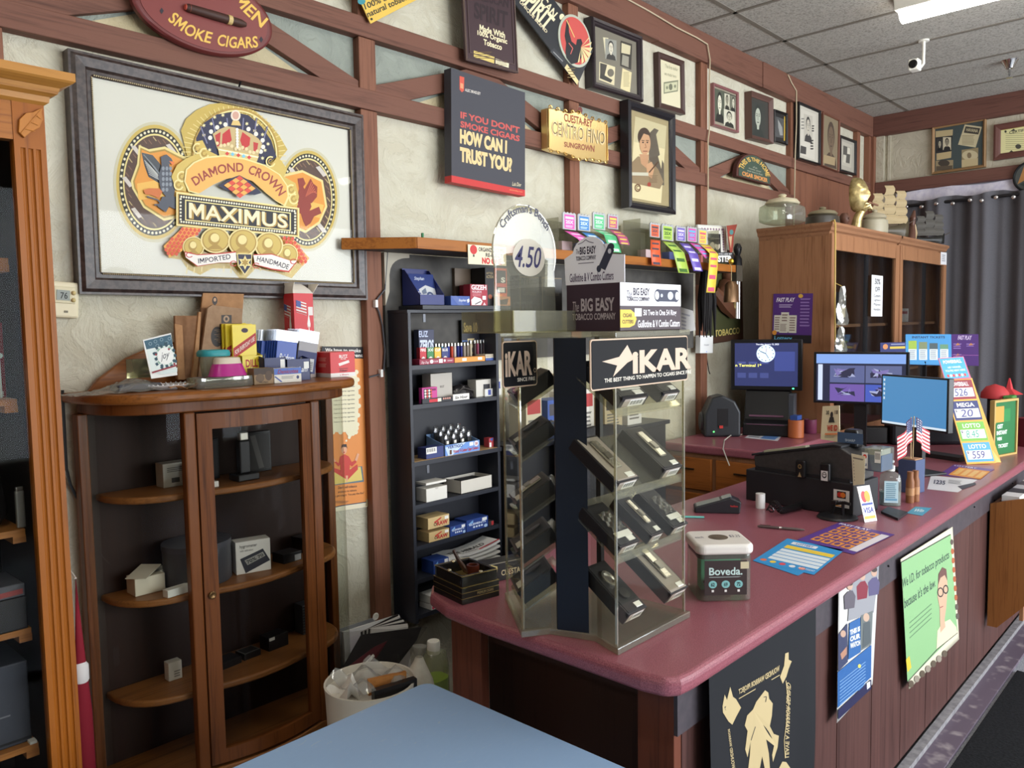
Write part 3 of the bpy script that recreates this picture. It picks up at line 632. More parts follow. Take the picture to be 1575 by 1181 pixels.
a.poly([(818, 278), (932, 314), (930, 350), (818, 312)], (214, 190, 110)); a.poly([(938, 322), (1012, 346), (1010, 374), (938, 350)], (226, 218, 186)); a.lines(824, 286, 924, 330, 4, (110, 90, 50), 0.3); a.lines(942, 336, 1008, 366, 4, (110, 90, 50), 0.3)
a.build('print', t, (0, -0.0005, 0))
# canvas
px = zq(Z2, (700, 376), (1105, 510), (1097, 1080), (690, 1000))
t, w, h = wallthing('canvas_print', 'dark grey boxed canvas print with red and gold lettering and a red foot band', 'canvas', px, 'Y', 2.345)
cm = MB(); cm.box(-w/2, 0, -h/2+0.026, w/2, 0.04, h/2); cm.build('canvas', ink((70, 70, 77), 0.7), t)
MB().box(-w/2, 0, -h/2, w/2, 0.04, -h/2+0.026).build('foot_band', ink((196, 56, 54), 0.6), t)
a = subart(pxart(t, 'Y', 2.345), *Z2); RD = (196, 84, 78); GD = (228, 198, 142)
a.text("IF YOU DON'T", 0, 0, 0, 0, RD, 0.035, quad=[(745, 612), (1072, 700), (1070, 736), (745, 650)]); a.text('SMOKE CIGARS', 0, 0, 0, 0, RD, 0.035, quad=[(745, 664), (1072, 748), (1070, 780), (745, 700)])
a.text('HOW CAN I', 0, 0, 0, 0, GD, 0.06, quad=[(742, 708), (1002, 774), (1000, 848), (742, 790)]); a.text('TRUST YOU?', 0, 0, 0, 0, GD, 0.06, quad=[(742, 806), (1030, 870), (1028, 950), (742, 890)])
a.poly([(740, 418), (766, 426), (764, 500), (752, 508), (740, 492)], (206, 84, 66)); a.poly([(744, 456), (760, 462), (760, 490), (744, 484)], (230, 150, 110)); a.text('ALEC BRADLEY', 0, 0, 0, 0, (222, 216, 206), 0.02, quad=[(770, 486), (856, 508), (856, 524), (770, 502)])
a.text('Luis Dior', 0, 0, 0, 0, CRM, 0.0, 0.3, quad=[(1030, 1000), (1080, 1008), (1080, 1028), (1030, 1022)]); a.text('alecbradley.com', 0, 0, 0, 0, (240, 170, 110), 0, quad=[(1015, 1040), (1086, 1054), (1086, 1062), (1015, 1049)])
a.build('print', t, (0, -0.0003, 0))
# long slanted sign with the red oval
px = [(758, -39), (782, -92), (912, 78), (888, 131)]
t, w, h = wallthing('slanted_sign', 'long black slanted sign with cream lettering and a red oval emblem', 'sign', px, 'Y', 2.365)
Mi = t.matrix_basis.inverted(); P4 = [Mi @ PY(x, y, 2.365) for x, y in px]
MB().prism([(p.x, p.z) for p in P4], 0, 0.006, Matrix(((1, 0, 0, 0), (0, 0, 1, 0), (0, 1, 0, 0), (0, 0, 0, 1)))).build('panel', ink((44, 46, 50), 0.45), t)
MB().box(-0.05, 0.006, -0.02, 0.05, 0.02, 0.02).build('hanger_block', ink((60, 50, 44)), t)
oc = Mi @ PY(883.5, 63.5, 2.365); e1 = (Mi @ PY(883.5, 24, 2.365)-oc).length; e2 = (Mi @ PY(908, 70, 2.365)-oc).length
al = math.atan2((Mi @ PY(883.5, 24, 2.365)-oc).x, (Mi @ PY(883.5, 24, 2.365)-oc).z)
ORM = Matrix.Translation((oc.x, -0.001, oc.z)) @ Matrix.Rotation(al, 4, 'Y') @ RM
MB().lathe([(1, -0.006), (1, 0.003), (0.9, 0.004), (0, 0.004)], 40, ORM @ Matrix.Diagonal((e2, e1, 1, 1))).build('oval_rim', ink((184, 188, 170), 0.45), t)
MB().lathe([(0.9, 0.002), (0.9, 0.0048), (0, 0.0048)], 40, ORM @ Matrix.Diagonal((e2, e1, 1, 1))).build('oval_field', ink((202, 84, 78), 0.5), t)
a = subart(pxart(t, 'Y', 2.365), *Z3); K = (40, 38, 42)
a.poly([(178, 118), (188, 112), (192, 180), (206, 230), (230, 250), (236, 218), (258, 216), (266, 240), (256, 262), (270, 300), (245, 345), (205, 355), (178, 320), (172, 290), (176, 240), (168, 200)], K); a.line([(178, 112), (222, 208)], 5, (226, 190, 120)); a.line([(190, 238), (212, 268), (200, 300)], 4, (222, 110, 100))
for i in range(7): an = math.radians(-50+i*24); x0, y0 = 258, 262; a.poly([(x0, y0), (x0+62*math.cos(an)-6*math.sin(an), y0+80*math.sin(an)+6*math.cos(an)), (x0+54*math.cos(an+0.3), y0+92*math.sin(an+0.3))], (226, 206, 150))
a.build('emblem_figure', t, (0, -0.0062, 0))
a = subart(pxart(t, 'Y', 2.365), *Z2)
a.text('AMERICAN', 0, 0, 0, 0, CRM, 0.02, quad=[(1112, -150), (1282, 72), (1252, 104), (1082, -118)]); a.text('SPIRIT', 0, 0, 0, 0, CRM, 0.03, quad=[(1122, -75), (1268, 106), (1216, 172), (1066, -10)]); a.text('UNIQUE BLEND', 0, 0, 0, 0, CRM, 0.02, quad=[(1078, 0), (1226, 172), (1214, 186), (1066, 16)])
a.poly([(1332, 352), (1396, 446), (1388, 468), (1318, 374)], (224, 204, 150)); a.lines(1335, 375, 1380, 440, 4, (120, 100, 60), 0.3); a.ell(1304, 94, 14, 18, CRM); a.line([(1250, 275), (1312, 340)], 30, (60, 62, 66)); a.line([(1256, 285), (1308, 338)], 4, (160, 160, 160))
a.build('lettering', t, (0, -0.0003, 0))
# gold plaque
GM = ink((214, 176, 104), 0.28, 0.9)
px = zq(Z3, (80, 572), (412, 668), (405, 905), (80, 840))
t, w, h = wallthing('gold_plaque', 'ornate gold plaque with scrolled edges and raised lettering on the rails', 'plaque', px, 'Y', 2.345)
pl = []
for k in range(49):
 u = k/48; pl.append((-w/2+w*u, h/2-0.016+0.014*math.exp(-((u-0.5)/0.13)**2)+0.006*abs(math.sin(u*9))))
for k in range(49):
 u = 1-k/48; pl.append((-w/2+w*u, -h/2+0.016-0.012*math.exp(-((u-0.5)/0.16)**2)-0.006*abs(math.sin(u*9))))
MB().prism(pl, 0, 0.04, Matrix(((1, 0, 0, 0), (0, 0, 1, 0), (0, 1, 0, 0), (0, 0, 0, 1)))).build('plate', ink((224, 194, 132), 0.3, 0.75), t, bevel=0.004)
orn = MB()
for s, z0 in ((1, h/2-0.012), (-1, -h/2+0.012)):
 for k in range(9):
  x = -w/2+0.014+(w-0.028)*k/8; zz = z0+s*0.012*math.exp(-((k/8-0.5)/0.15)**2); dr = 1 if k < 4 else -1
  orn.tube([(x+0.013*math.cos(th*0.9)*(1-th/9)*dr, -0.004, zz+s*0.010*math.sin(th*0.9)*(1-th/9)) for th in [q*0.5 for q in range(16)]], [0.0035*(1-q/24) for q in range(16)], 6)
for x in (-w/2+0.004, w/2-0.004):
 orn.tube([(x, -0.003, -h/2+0.02+(h-0.04)*q/10) for q in range(11)], [0.003+0.001*math.sin(q) for q in range(11)], 6)
orn.build('scrollwork', GM, t, smooth=True)
a = subart(pxart(t, 'Y', 2.345), *Z3)
a.text('CUESTA-REY', 0, 0, 0, 0, (150, 84, 60), 0.03, quad=[(170, 622), (328, 662), (326, 702), (170, 668)])
for k, c in ((0.03, (60, 48, 44)), (0.0, (226, 200, 148))): a.text('CENTRO FINO', 0, 0, 0, 0, c, k, quad=[(102, 658), (398, 726), (394, 802), (102, 746)])
a.text('SUNGROWN', 0, 0, 0, 0, (150, 84, 60), 0.03, quad=[(170, 780), (338, 802), (336, 838), (170, 808)]); a.ell(258, 608, 13, 20, (110, 50, 44)); a.build('lettering', t, (0, -0.0003, 0))
# small frames on the long wall
W5 = [(0, 0.0), (0.2, 0.006), (0.7, 0.012), (1.0, 0.008)]
def ph(a, x0, y0, x1, y1, bg, face, dark, sk=0.0, seed=1):
 """a small printed portrait: ground, shoulders, head, hair and features"""
 q = lambda u, v: (x0+(x1-x0)*u, y0+(y1-y0)*v+sk*(x1-x0)*u)
 a.poly([q(0, 0), q(1, 0), q(1, 1), q(0, 1)], bg); cx, cy = 0.5+0.04*(seed % 3-1), 0.40
 E = lambda u, v, ru, rv, c: a.poly([q(u+ru*math.cos(k*0.3927), v+rv*math.sin(k*0.3927)) for k in range(16)], c)
 a.poly([q(0.08, 1), q(0.16, 0.8), q(0.38, 0.7), q(0.62, 0.7), q(0.86, 0.8), q(0.94, 1)], dark); E(cx, cy-0.05, 0.25, 0.29, dark); E(cx, cy+0.02, 0.2, 0.26, face); a.poly([q(cx-0.09, 0.6), q(cx+0.09, 0.6), q(cx+0.07, 0.76), q(cx-0.07, 0.76)], face)
 for s in (-1, 1): E(cx+s*0.08, cy-0.02, 0.035, 0.018, dark); a.poly([q(cx+s*0.13, cy-0.09), q(cx+s*0.03, cy-0.07), q(cx+s*0.03, cy-0.055), q(cx+s*0.13, cy-0.07)], dark)
 a.poly([q(cx-0.02, cy), q(cx+0.02, cy), q(cx+0.035, cy+0.1), q(cx-0.03, cy+0.1)], tuple(int(v*0.82) for v in face)); a.poly([q(cx-0.08, cy+0.15), q(cx+0.08, cy+0.15), q(cx+0.06, cy+0.175), q(cx-0.06, cy+0.175)], dark)
def p8(a):
 a.poly([(388, 204), (418, 208), (400, 300)], (216, 206, 172)); ph(a, 400, 210, 462, 322, (150, 150, 140), (214, 206, 184), (60, 58, 56), 0.2)
 a.poly([(485, 222), (548, 242), (543, 384), (482, 362)], (60, 56, 50)); a.poly([(490, 235), (540, 252), (536, 300), (488, 290)], (206, 196, 160)); a.poly([(495, 300), (530, 312), (528, 370), (490, 355)], (150, 146, 130))
 a.poly([(368, 338), (455, 368), (450, 470), (366, 438)], (216, 204, 166)); a.poly([(372, 345), (410, 356), (395, 420), (372, 430)], (70, 66, 60)); a.ell(430, 400, 18, 22, (110, 104, 92)); a.poly([(372, 400), (440, 440), (430, 455), (370, 430)], (60, 58, 54))
 a.poly([(495, 374), (546, 398), (536, 510), (484, 486)], (218, 204, 158)); a.lines(500, 396, 536, 480, 12, (150, 138, 104), 0.35)
framed('black framed collage of four clippings on an olive mat above the large portrait', zq(Z3, (318, 90), (598, 208), (590, 560), (315, 482)), 'Y', 2.39, 0.036, 0.034, [(0, 0), (0.15, 0.008), (0.4, 0.008), (0.5, 0.014), (0.85, 0.016), (1, 0.006)], ink((48, 40, 44), 0.28), p8, Z3, (122, 116, 102))
def p9(a):
 a.text('The first dollar', 0, 0, 0, 0, (150, 148, 120), 0, quad=[(730, 350), (800, 372), (800, 392), (730, 372)]); a.text('we made here', 0, 0, 0, 0, (150, 148, 120), 0, quad=[(726, 392), (792, 412), (792, 430), (726, 412)])
 a.poly([(722, 452), (802, 440), (800, 502), (722, 516)], (128, 130, 106)); a.poly([(727, 460), (797, 449), (795, 496), (727, 508)], (196, 194, 160)); a.ell(760, 478, 10, 18, (110, 112, 92)); a.ell(740, 482, 6, 9, (128, 130, 106)); a.ell(784, 474, 6, 9, (128, 130, 106))
framed('narrow brown framed dollar bill on a cream sheet', zq(Z3, (686, 288), (832, 340), (826, 632), (685, 590)), 'Y', 2.405, 0.024, 0.03, W5, ink((70, 48, 44), 0.4), p9, Z3, (216, 208, 176))
def p10(a):
 a.poly([(565, 640), (738, 694), (708, 1118), (536, 1085)], (226, 212, 172)); a.poly([(565, 640), (738, 694), (728, 820), (560, 780)], (204, 192, 156))
 a.poly([(640, 735), (670, 705), (694, 716), (680, 740), (700, 850), (722, 900), (724, 1020), (640, 1010), (640, 850)], (96, 86, 76)); a.poly([(690, 860), (716, 840), (708, 930)], (222, 210, 170))
 a.poly([(540, 900), (580, 860), (640, 880), (690, 930), (720, 1000), (700, 1040), (540, 1005)], (150, 128, 100)); a.poly([(588, 848), (640, 850), (630, 930), (596, 900)], (196, 150, 116))
 a.ell(613, 752, 35, 50, (74, 56, 46)); a.ell(618, 790, 30, 62, (204, 158, 122)); a.poly([(586, 730), (620, 704), (648, 740), (640, 745), (610, 735), (590, 775)], (66, 48, 40))
 for x in (606, 630): a.ell(x, 784, 5, 4, (56, 42, 38)); a.line([(x-8, 773), (x+8, 774)], 4, (70, 50, 42))
 a.line([(618, 790), (624, 812), (614, 814)], 4, (160, 112, 84)); a.line([(606, 832), (632, 832)], 5, (140, 76, 64))
 a.poly([(625, 905), (655, 890), (668, 930), (655, 985), (628, 960)], (206, 160, 124)); a.line([(640, 950), (690, 890)], 7, (86, 58, 42)); a.poly([(538, 948), (636, 950), (636, 968), (538, 965)], (206, 202, 186)); a.lines(640, 965, 690, 1010, 6, (120, 92, 70), 0.4); a.ring(578, 1034, 17, 22, 5, (110, 70, 46)); a.text('C', 570, 1022, 586, 1046, (110, 70, 46)); a.ell(640, 1015, 10, 12, (160, 60, 50))
framed('tall black framed portrait of a smiling man holding a cigar, across both rails', zq(Z3, (530, 557), (790, 640), (754, 1178), (497, 1138)), 'Y', 2.345, 0.036, 0.04, [(0, 0), (0.12, 0.004), (0.3, 0.014), (0.7, 0.022), (1, 0.014)], ink((38, 36, 40), 0.25), p10, Z3, (168, 152, 116), gl=True)
FA = ink((92, 62, 54), 0.4)
def p11(a):
 a.poly([(1003, 484), (1120, 528), (1112, 702), (1000, 664)], (70, 72, 62)); ph(a, 1003, 486, 1056, 664, (86, 90, 76), (216, 212, 190), (44, 44, 40), 0.3); ph(a, 1056, 512, 1085, 600, (196, 192, 170), (150, 146, 126), (52, 52, 46), 0.3); ph(a, 1088, 524, 1118, 610, (120, 120, 104), (206, 202, 180), (44, 44, 40), 0.3, 2); ph(a, 1052, 598, 1112, 690, (206, 202, 182), (190, 186, 164), (50, 50, 44), 0.3)
framed('pink-brown framed montage of four black and white faces', zq(Z3, (990, 456), (1130, 512), (1122, 730), (985, 690)), 'Y', 2.41, 0.019, 0.014, W5, ink((140, 92, 92), 0.4), p11, Z3, (150, 140, 122))
def p12(a): ph(a, 1203, 555, 1278, 752, (60, 62, 58), (176, 180, 164), (52, 56, 52), 0.2)
framed('brown framed portrait of a bearded man', zq(Z3, (1196, 508), (1315, 548), (1302, 792), (1180, 758)), 'Y', 2.40, 0.029, 0.028, [(0, 0), (0.3, 0.004), (1, 0.02)], ink((96, 68, 60), 0.45), p12, Z3, (64, 62, 58))
def p13(a): a.poly([(1340, 640), (1384, 656), (1380, 760), (1336, 752)], (84, 84, 84)); a.poly([(1350, 655), (1374, 700), (1378, 745), (1362, 745), (1352, 700)], (150, 150, 146)); a.line([(1388, 640), (1386, 775)], 6, (206, 170, 70)); a.line([(1334, 630), (1330, 765)], 4, (190, 190, 186))
framed('small black frame with one gilt edge beside the bearded portrait', zq(Z3, (1325, 598), (1398, 630), (1392, 797), (1322, 785)), 'Y', 2.41, 0.019, 0.014, W5, BLK, p13, Z3, (46, 44, 44))
def p14(a): a.poly([(205, 598), (290, 630), (282, 880), (200, 850)], (206, 200, 186)); ph(a, 222, 625, 270, 775, (190, 184, 170), (196, 188, 172), (70, 68, 66), 0.3); a.poly([(205, 800), (236, 810), (234, 850), (202, 842)], (74, 72, 70)); a.lines(266, 690, 280, 730, 3, (60, 58, 58), 0.5); a.lines(258, 770, 276, 830, 4, (60, 58, 58), 0.5); a.lines(208, 650, 226, 720, 4, (130, 126, 120), 0.4)
framed('black framed magazine portrait with captions, left of the small frames by the corner', zq(Z4, (190, 560), (312, 612), (302, 910), (185, 874)), 'Y', 2.36, 0.07, 0.016, W5, BLK, p14, Z4, (196, 190, 176))
def p15(a): ph(a, 330, 640, 408, 910, (138, 124, 100), (116, 98, 80), (84, 70, 60), 0.3, 2); a.poly([(330, 850), (395, 868), (392, 912), (328, 896)], (166, 146, 112))
framed('faded sepia picture with a brown foot rail between two black frames by the corner', zq(Z4, (325, 612), (415, 665), (408, 945), (312, 915)), 'Y', 2.37, 0.06, 0.01, W5, ink((118, 74, 58), 0.45), p15, Z4, (138, 124, 100))
def p16(a): a.poly([(432, 775), (488, 800), (482, 925), (428, 905)], (190, 184, 168)); a.poly([(440, 800), (480, 815), (474, 900), (436, 890)], (92, 90, 84)); a.poly([(462, 810), (478, 816), (476, 850), (460, 846)], (214, 208, 190)); a.poly([(440, 850), (456, 855), (452, 900), (436, 890)], (206, 200, 182))
framed('small black framed photograph nearest the corner post', zq(Z4, (420, 745), (508, 778), (500, 965), (413, 940)), 'Y', 2.365, 0.02, 0.018, W5, BLK, p16, Z4, (176, 170, 156))
# half-round home sign
px = zq(Z3, (1128, 822), (1312, 880), (1310, 1022), (1115, 965))
t, w, h = wallthing('arched_sign', 'green half-round sign with gold lettering hung on the lower rail', 'sign', px, 'Y', 2.352)
ar = lambda k, n=24: [(-w/2*k+0.0, -h/2), (w/2*k, -h/2)] + [(w/2*k*math.cos(math.pi*i/n), -h/2+0.02+(h-0.02)*(k if k == 1 else k*1.0)*math.sin(math.pi*i/n)) for i in range(n+1)]
XZ = Matrix(((1, 0, 0, 0), (0, 0, 1, 0), (0, 1, 0, 0), (0, 0, 0, 1)))
MB().prism(ar(1), 0, 0.03, XZ).build('board', ink((84, 50, 44), 0.45), t, bevel=0.003)
MB().prism([(x, z+0.006) for x, z in ar(0.9)], -0.002, 0.005, XZ).build('green_field', ink((66, 82, 70), 0.5), t)
a = canvas(w, h); a.arct('THIS IS THE HOME', 50, 90, 34, 62, -72, 72, 15, (222, 180, 92)); a.text('of an', 44, 46, 56, 53, (190, 190, 170), 0.0, 0.2); a.text('honest, jovial', 32, 56, 68, 63, (190, 190, 170), 0.0, 0.2); a.text('and worry free', 28, 66, 72, 73, (190, 190, 170), 0.0, 0.2); a.text('CIGAR SMOKER', 14, 77, 88, 93, (224, 150, 84), 0.03); a.build('lettering', t, (0, -0.0022, 0))
# thermostat
px = [(74, 431), (121.5, 435), (122.5, 490), (77, 487)]
t, w, h = wallthing('thermostat', 'cream wall thermostat with a small grey display beside the oak cabinet', 'thermostat', px, 'Y', 2.398)
CR_ = ink((226, 216, 184), 0.5); MB().box(-w/2, 0, -h/2, w/2, 0.032, h/2).build('case', CR_, t, bevel=0.006)
MB().box(-w*0.36, -0.004, -h*0.1, w*0.36, 0, h*0.36).build('cover', ink((216, 206, 172), 0.5), t, bevel=0.003)
MB().box(-w*0.28, -0.006, -h*0.02, w*0.16, -0.004, h*0.26).build('display', ink((118, 124, 112), 0.3), t); a = canvas(w, h); a.text('76', 34, 30, 58, 48, (40, 42, 40)); a.build('digits', t, (0, -0.0062, 0))
for z in (0.2, 0.0): MB().ball((w*0.28, -0.006, h*z), 0.006).build('button', ink((206, 186, 130), 0.5), t, smooth=True)
MB().box(0, -0.002, -h*0.36, w*0.12, 0, -h*0.3).build('vent', ink((120, 112, 90)), t)
# far wall
def pc(a):
 a.poly([(945, 722), (1040, 712), (1032, 835), (945, 842)], (48, 46, 46)); a.poly([(945, 722), (1040, 712), (1038, 745), (945, 756)], (186, 168, 128)); ph(a, 950, 765, 985, 830, (60, 58, 56), (180, 172, 150), (30, 30, 30)); ph(a, 985, 755, 1030, 825, (206, 196, 168), (150, 140, 120), (40, 38, 38))
 a.poly([(950, 845), (1032, 832), (1030, 868), (950, 882)], (188, 168, 126)); a.poly([(945, 885), (1042, 880), (1040, 935), (945, 942)], (150, 134, 104)); a.ell(990, 898, 32, 18, (70, 62, 54)); a.poly([(948, 915), (1038, 910), (1036, 935), (948, 940)], (90, 78, 64))
 a.poly([(1105, 685), (1200, 698), (1165, 812), (1068, 796)], (200, 188, 152)); a.poly([(1110, 695), (1190, 706), (1180, 740), (1100, 730)], (62, 58, 52)); a.text('HAVANA', 0, 0, 0, 0, (200, 188, 152), 0.02, quad=[(1116, 704), (1180, 712), (1176, 730), (1112, 722)]); a.lines(1090, 745, 1165, 800, 7, (140, 128, 100), 0.35)
 a.poly([(1088, 825), (1180, 812), (1178, 910), (1088, 925)], (150, 134, 100)); a.ell(1134, 855, 44, 28, (196, 182, 146)); a.ell(1130, 855, 12, 16, (130, 112, 86)); a.poly([(1088, 880), (1178, 870), (1178, 908), (1088, 922)], (190, 172, 132))
framed('cork-framed dark board of old clippings on the far wall', zq(Z4, (930, 697), (1225, 648), (1218, 918), (920, 963)), 'X', 6.945, 0.025, 0.02, W5, ink((150, 116, 78), 0.5), pc, Z4, (66, 76, 76), name='clipping_board', cat='board')
def pcert(a):
 a.poly([(1288, 710), (1560, 664), (1560, 826), (1286, 862)], (206, 196, 108)); a.poly([(1298, 720), (1560, 676), (1560, 816), (1296, 852)], (222, 216, 160)); a.lines(1330, 735, 1540, 830, 9, (150, 146, 110), 0.2); a.ell(1400, 806, 16, 13, (70, 70, 60)); a.text('CERTIFICATE', 0, 0, 0, 0, (60, 60, 50), 0.02, quad=[(1350, 722), (1500, 698), (1500, 712), (1350, 738)]); a.ell(1330, 724, 6, 7, (60, 60, 50)); a.poly([(1350, 838), (1362, 826), (1374, 836)], (60, 60, 50)); a.poly([(1358, 720), (1376, 708), (1384, 720)], (60, 60, 50))
framed('brown framed yellow certificate on the far wall', zq(Z4, (1268, 688), (1560, 640), (1560, 842), (1263, 885)), 'X', 6.945, 0.025, 0.045, W5, ink((100, 62, 54), 0.45), pcert, Z4, (190, 180, 150))
q = PX(1586, 271, 6.90); t = T('round_wall_plate', 'round dark-rimmed wall plate at the right edge, over the curtain beam', 'plate', q, rot=(0, 0, -math.pi/2)); r = (PX(1558, 271, 6.90)-q).length
MB().lathe([(0, -0.012), (r*0.96, -0.012), (r, -0.004), (r, 0.004), (r*0.93, 0.008), (r*0.9, 0.002), (0, 0.002)], 40, RM).build('plate', ink((34, 36, 38), 0.25), t, smooth=True)
a = canvas(2*r, 2*r); a.ell(50, 50, 43, 43, (70, 74, 72)); a.poly([(14, 70), (30, 18), (52, 10), (34, 60)], (170, 120, 66)); a.poly([(52, 12), (88, 40), (86, 66), (44, 60)], (186, 190, 186)); a.poly([(20, 72), (44, 62), (80, 72), (50, 90)], (40, 52, 48)); a.build('picture', t, (0, -0.0025, 0))
MB().box(-0.02, 0.012, -0.02, 0.02, 0.025, 0.02).build('hanger', BLK, t)
# thin cables
def cable(label, pts, r, m, name='cable', n=6):
 o = MB().tube(pts, r, n).build(name, m, None, smooth=True); return tag(o, label, 'cable')
CBL = ink((196, 180, 150), 0.6)
cable('thin beige cable running along the crown beam then down the middle post', [PY(x, y, 2.366) for x, y in ((958, -5), (1000, 18), (1040, 42), (1072, 58), (1088, 68), (1092, 92))]+[V((PY(1091, y, 2.372).x, 2.372, PY(1091, y, 2.372).z)) for y in (130, 200)]+[PY(1089, y, 2.372) for y in (215, 270, 292)], 0.004, CBL)
cable('thin beige cable dropping from the crown beam beside the portrait by the corner', [PY(x, y, 2.365) for x, y in ((1212, 115), (1218, 128), (1225, 140), (1225, 190), (1223, 240), (1222, 300), (1221, 350))], 0.004, CBL)
cable('grey cord clipped along the post left of the bookcase', [PY(x, y, 2.386) for x, y in ((596, 385), (592, 445), (580, 460), (578, 468), (583, 480), (588, 500), (592, 540), (590, 570), (583, 576), (568, 580))], 0.0032, ink((70, 70, 74), 0.5))
for i, (x, y) in enumerate(((578, 467), (586, 574))):
 q = PY(x, y, 2.383); tag(MB().box(q.x-0.006, 2.376, q.z-0.014, q.x+0.006, 2.393, q.z+0.014).build('cable_clip', ink((236, 234, 228), 0.4), None, bevel=0.002), 'white cable clip on the post, the %s of two' % ('upper', 'lower')[i], 'clip')
# LEFT: OAK CABINET, CURIO CABINET AND WHAT STANDS THERE
def pb(name, label, cat, x0, x1, yt, yb, Y, d, mat, arts=None, group=None, z0=None, bevel=0.0012):
 """carton whose front face shows between photo columns x0..x1 on the plane Y"""
 a = PY(x0, yb, Y); b = PY(x1, yb, Y); z = a.z if z0 is None else z0; h = PY((x0+x1)/2, yt, Y).z-z
 return carton(name, label, cat, ((a.x+b.x)/2, Y+d/2, z), 0, (b.x-a.x, d, h), mat, arts, group, bevel)
OAK = wood((150, 84, 16), (118, 62, 12), 'z', 0.9, 0.42); OAKX = wood((160, 98, 40), (126, 72, 28), 'x', 0.9, 0.42); OAKS = wood((176, 116, 58), (140, 86, 40), 'x', 1.0, 0.45)
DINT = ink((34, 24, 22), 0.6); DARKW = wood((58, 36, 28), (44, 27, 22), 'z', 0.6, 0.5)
# tall oak display cabinet
YF, CX1, CX0 = 1.95, 0.622, -0.9
t = T('display_cabinet', 'tall oak display cabinet with a fluted pilaster and moulded cornice at the left edge', 'cabinet', (0, 0, 0))
b = MB(); b.box(CX0, YF+0.03, 0, CX1, 2.415, 0.12); b.box(CX1-0.02, YF+0.03, 0.12, CX1, 2.415, 2.15); b.box(CX0, YF+0.03, 0.12, CX0+0.02, 2.415, 2.15); b.box(CX0, YF+0.03, 2.11, CX1, 2.415, 2.15)
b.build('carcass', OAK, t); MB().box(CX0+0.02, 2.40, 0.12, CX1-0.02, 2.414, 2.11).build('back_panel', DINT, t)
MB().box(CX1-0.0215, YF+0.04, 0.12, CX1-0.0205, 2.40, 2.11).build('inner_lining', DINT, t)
def pilaster(x0, x1):
 p = []; w = x1-x0; xs = [x0]; prof = [(x0, YF)]
 for k in range(3):
  c = x0+w*(0.27+0.24*k); r = w*0.075
  prof += [(c+r*math.cos(math.pi*(1-i/6)), YF+r*0.9*math.sin(math.pi*i/6)) for i in range(7)]
 prof += [(x1, YF), (x1, YF+0.03), (x0, YF+0.03)]
 m = MB(); m.prism(prof, 0.12, 2.045); m.box(x0, YF, 2.045, x1, YF+0.03, 2.15); return m
pil = pilaster(0.560, CX1).build('pilaster', OAK, t)
lf = MB(); lc = (0.592, 2.095)
pts = [(-0.025, -0.02), (-0.022, 0.006), (-0.008, 0.022), (0.008, 0.027), (0.018, 0.034), (0.026, 0.038), (0.024, 0.028), (0.026, 0.014), (0.018, -0.004), (0.0, -0.016), (-0.014, -0.03)]
lf.prism([(lc[0]+x*0.95, lc[1]+z) for x, z in pts], YF-0.008, YF, XZ); lf.bar((lc[0]-0.02, YF-0.009, lc[1]-0.022), (lc[0]+0.02, YF-0.009, lc[1]+0.032), 0.002, 0.002)
for k in range(3): lf.bar((lc[0]-0.012+k*0.012, YF-0.009, lc[1]-0.012+k*0.016), (lc[0]+0.008+k*0.006, YF-0.009, lc[1]-0.014+k*0.014), 0.0018, 0.002)
lf.build('carved_leaf', wood((176, 112, 46), (146, 86, 34), 'z'), pil, bevel=0.001)
pilaster(CX0, CX0+0.062).build('pilaster', OAK, t); MB().box(CX0+0.062, YF+0.002, 2.06, 0.560, YF+0.03, 2.15).build('lintel', OAKX, t); MB().box(CX0+0.062, YF+0.002, 0.12, 0.560, YF+0.03, 0.2).build('bottom_rail', OAKX, t)
cp = [(0, 2.14), (0.008, 2.146), (0.010, 2.158), (0.022, 2.164), (0.026, 2.176), (0.046, 2.186), (0.05, 2.19), (0.05, 2.207), (-0.05, 2.207), (-0.05, 2.14)]
cm = MB(); n = len(cp)
ring = [[V((CX0-o, 2.42, z)) for o, z in cp], [V((CX0-o, YF-o, z)) for o, z in cp], [V((CX1+o, YF-o, z)) for o, z in cp], [V((CX1+o, 2.42, z)) for o, z in cp]]
cm.add([p for r in ring for p in r], [(i*n+j, i*n+(j+1) % n, (i+1)*n+(j+1) % n, (i+1)*n+j) for i in range(3) for j in range(n)]+[list(range(n)), list(range(3*n, 4*n))])
cm.build('cornice', wood((176, 122, 56), (138, 86, 34), 'x', 0.9, 0.4), t)
MB().box(CX0+0.062, YF+0.012, 0.2, 0.559, YF+0.016, 2.06).build('glass_door', glass((240, 240, 238), 0.004), t)
for z in (1.815, 1.505, 1.212, 0.985, 0.715, 0.42):
 s = MB(); s.box(CX0+0.03, YF+0.07, z-0.014, 0.555, 2.40, z); s.box(0.53, YF+0.07, z-0.03, 0.556, 2.39, z-0.014); s.build('shelf', OAKS, t)
def inoak(name, label, cat, xr, w, y0, d, z0, h, m, arts=None, bevel=0.003): return carton(name, label, cat, (xr-w/2, y0+d/2, z0+0.0005), 0, (w, d, h), m, arts, None, bevel)
def crownart(a):
 a.poly([(70, 100), (62, 60), (72, 70), (80, 40), (88, 62), (97, 48), (97, 100)], (214, 208, 204)); a.ell(80, 36, 3, 4, (214, 208, 204)); a.ell(96, 44, 3, 4, (214, 208, 204)); a.text('DREW ESTATE', 40, 92, 98, 98, (226, 222, 216))
inoak('cigar_box', 'maroon box with a white crown standing on the second visible shelf of the oak cabinet', 'box', 0.552, 0.3, 2.08, 0.2, 1.505, 0.17, ink((126, 28, 40), 0.5), {'front': crownart})
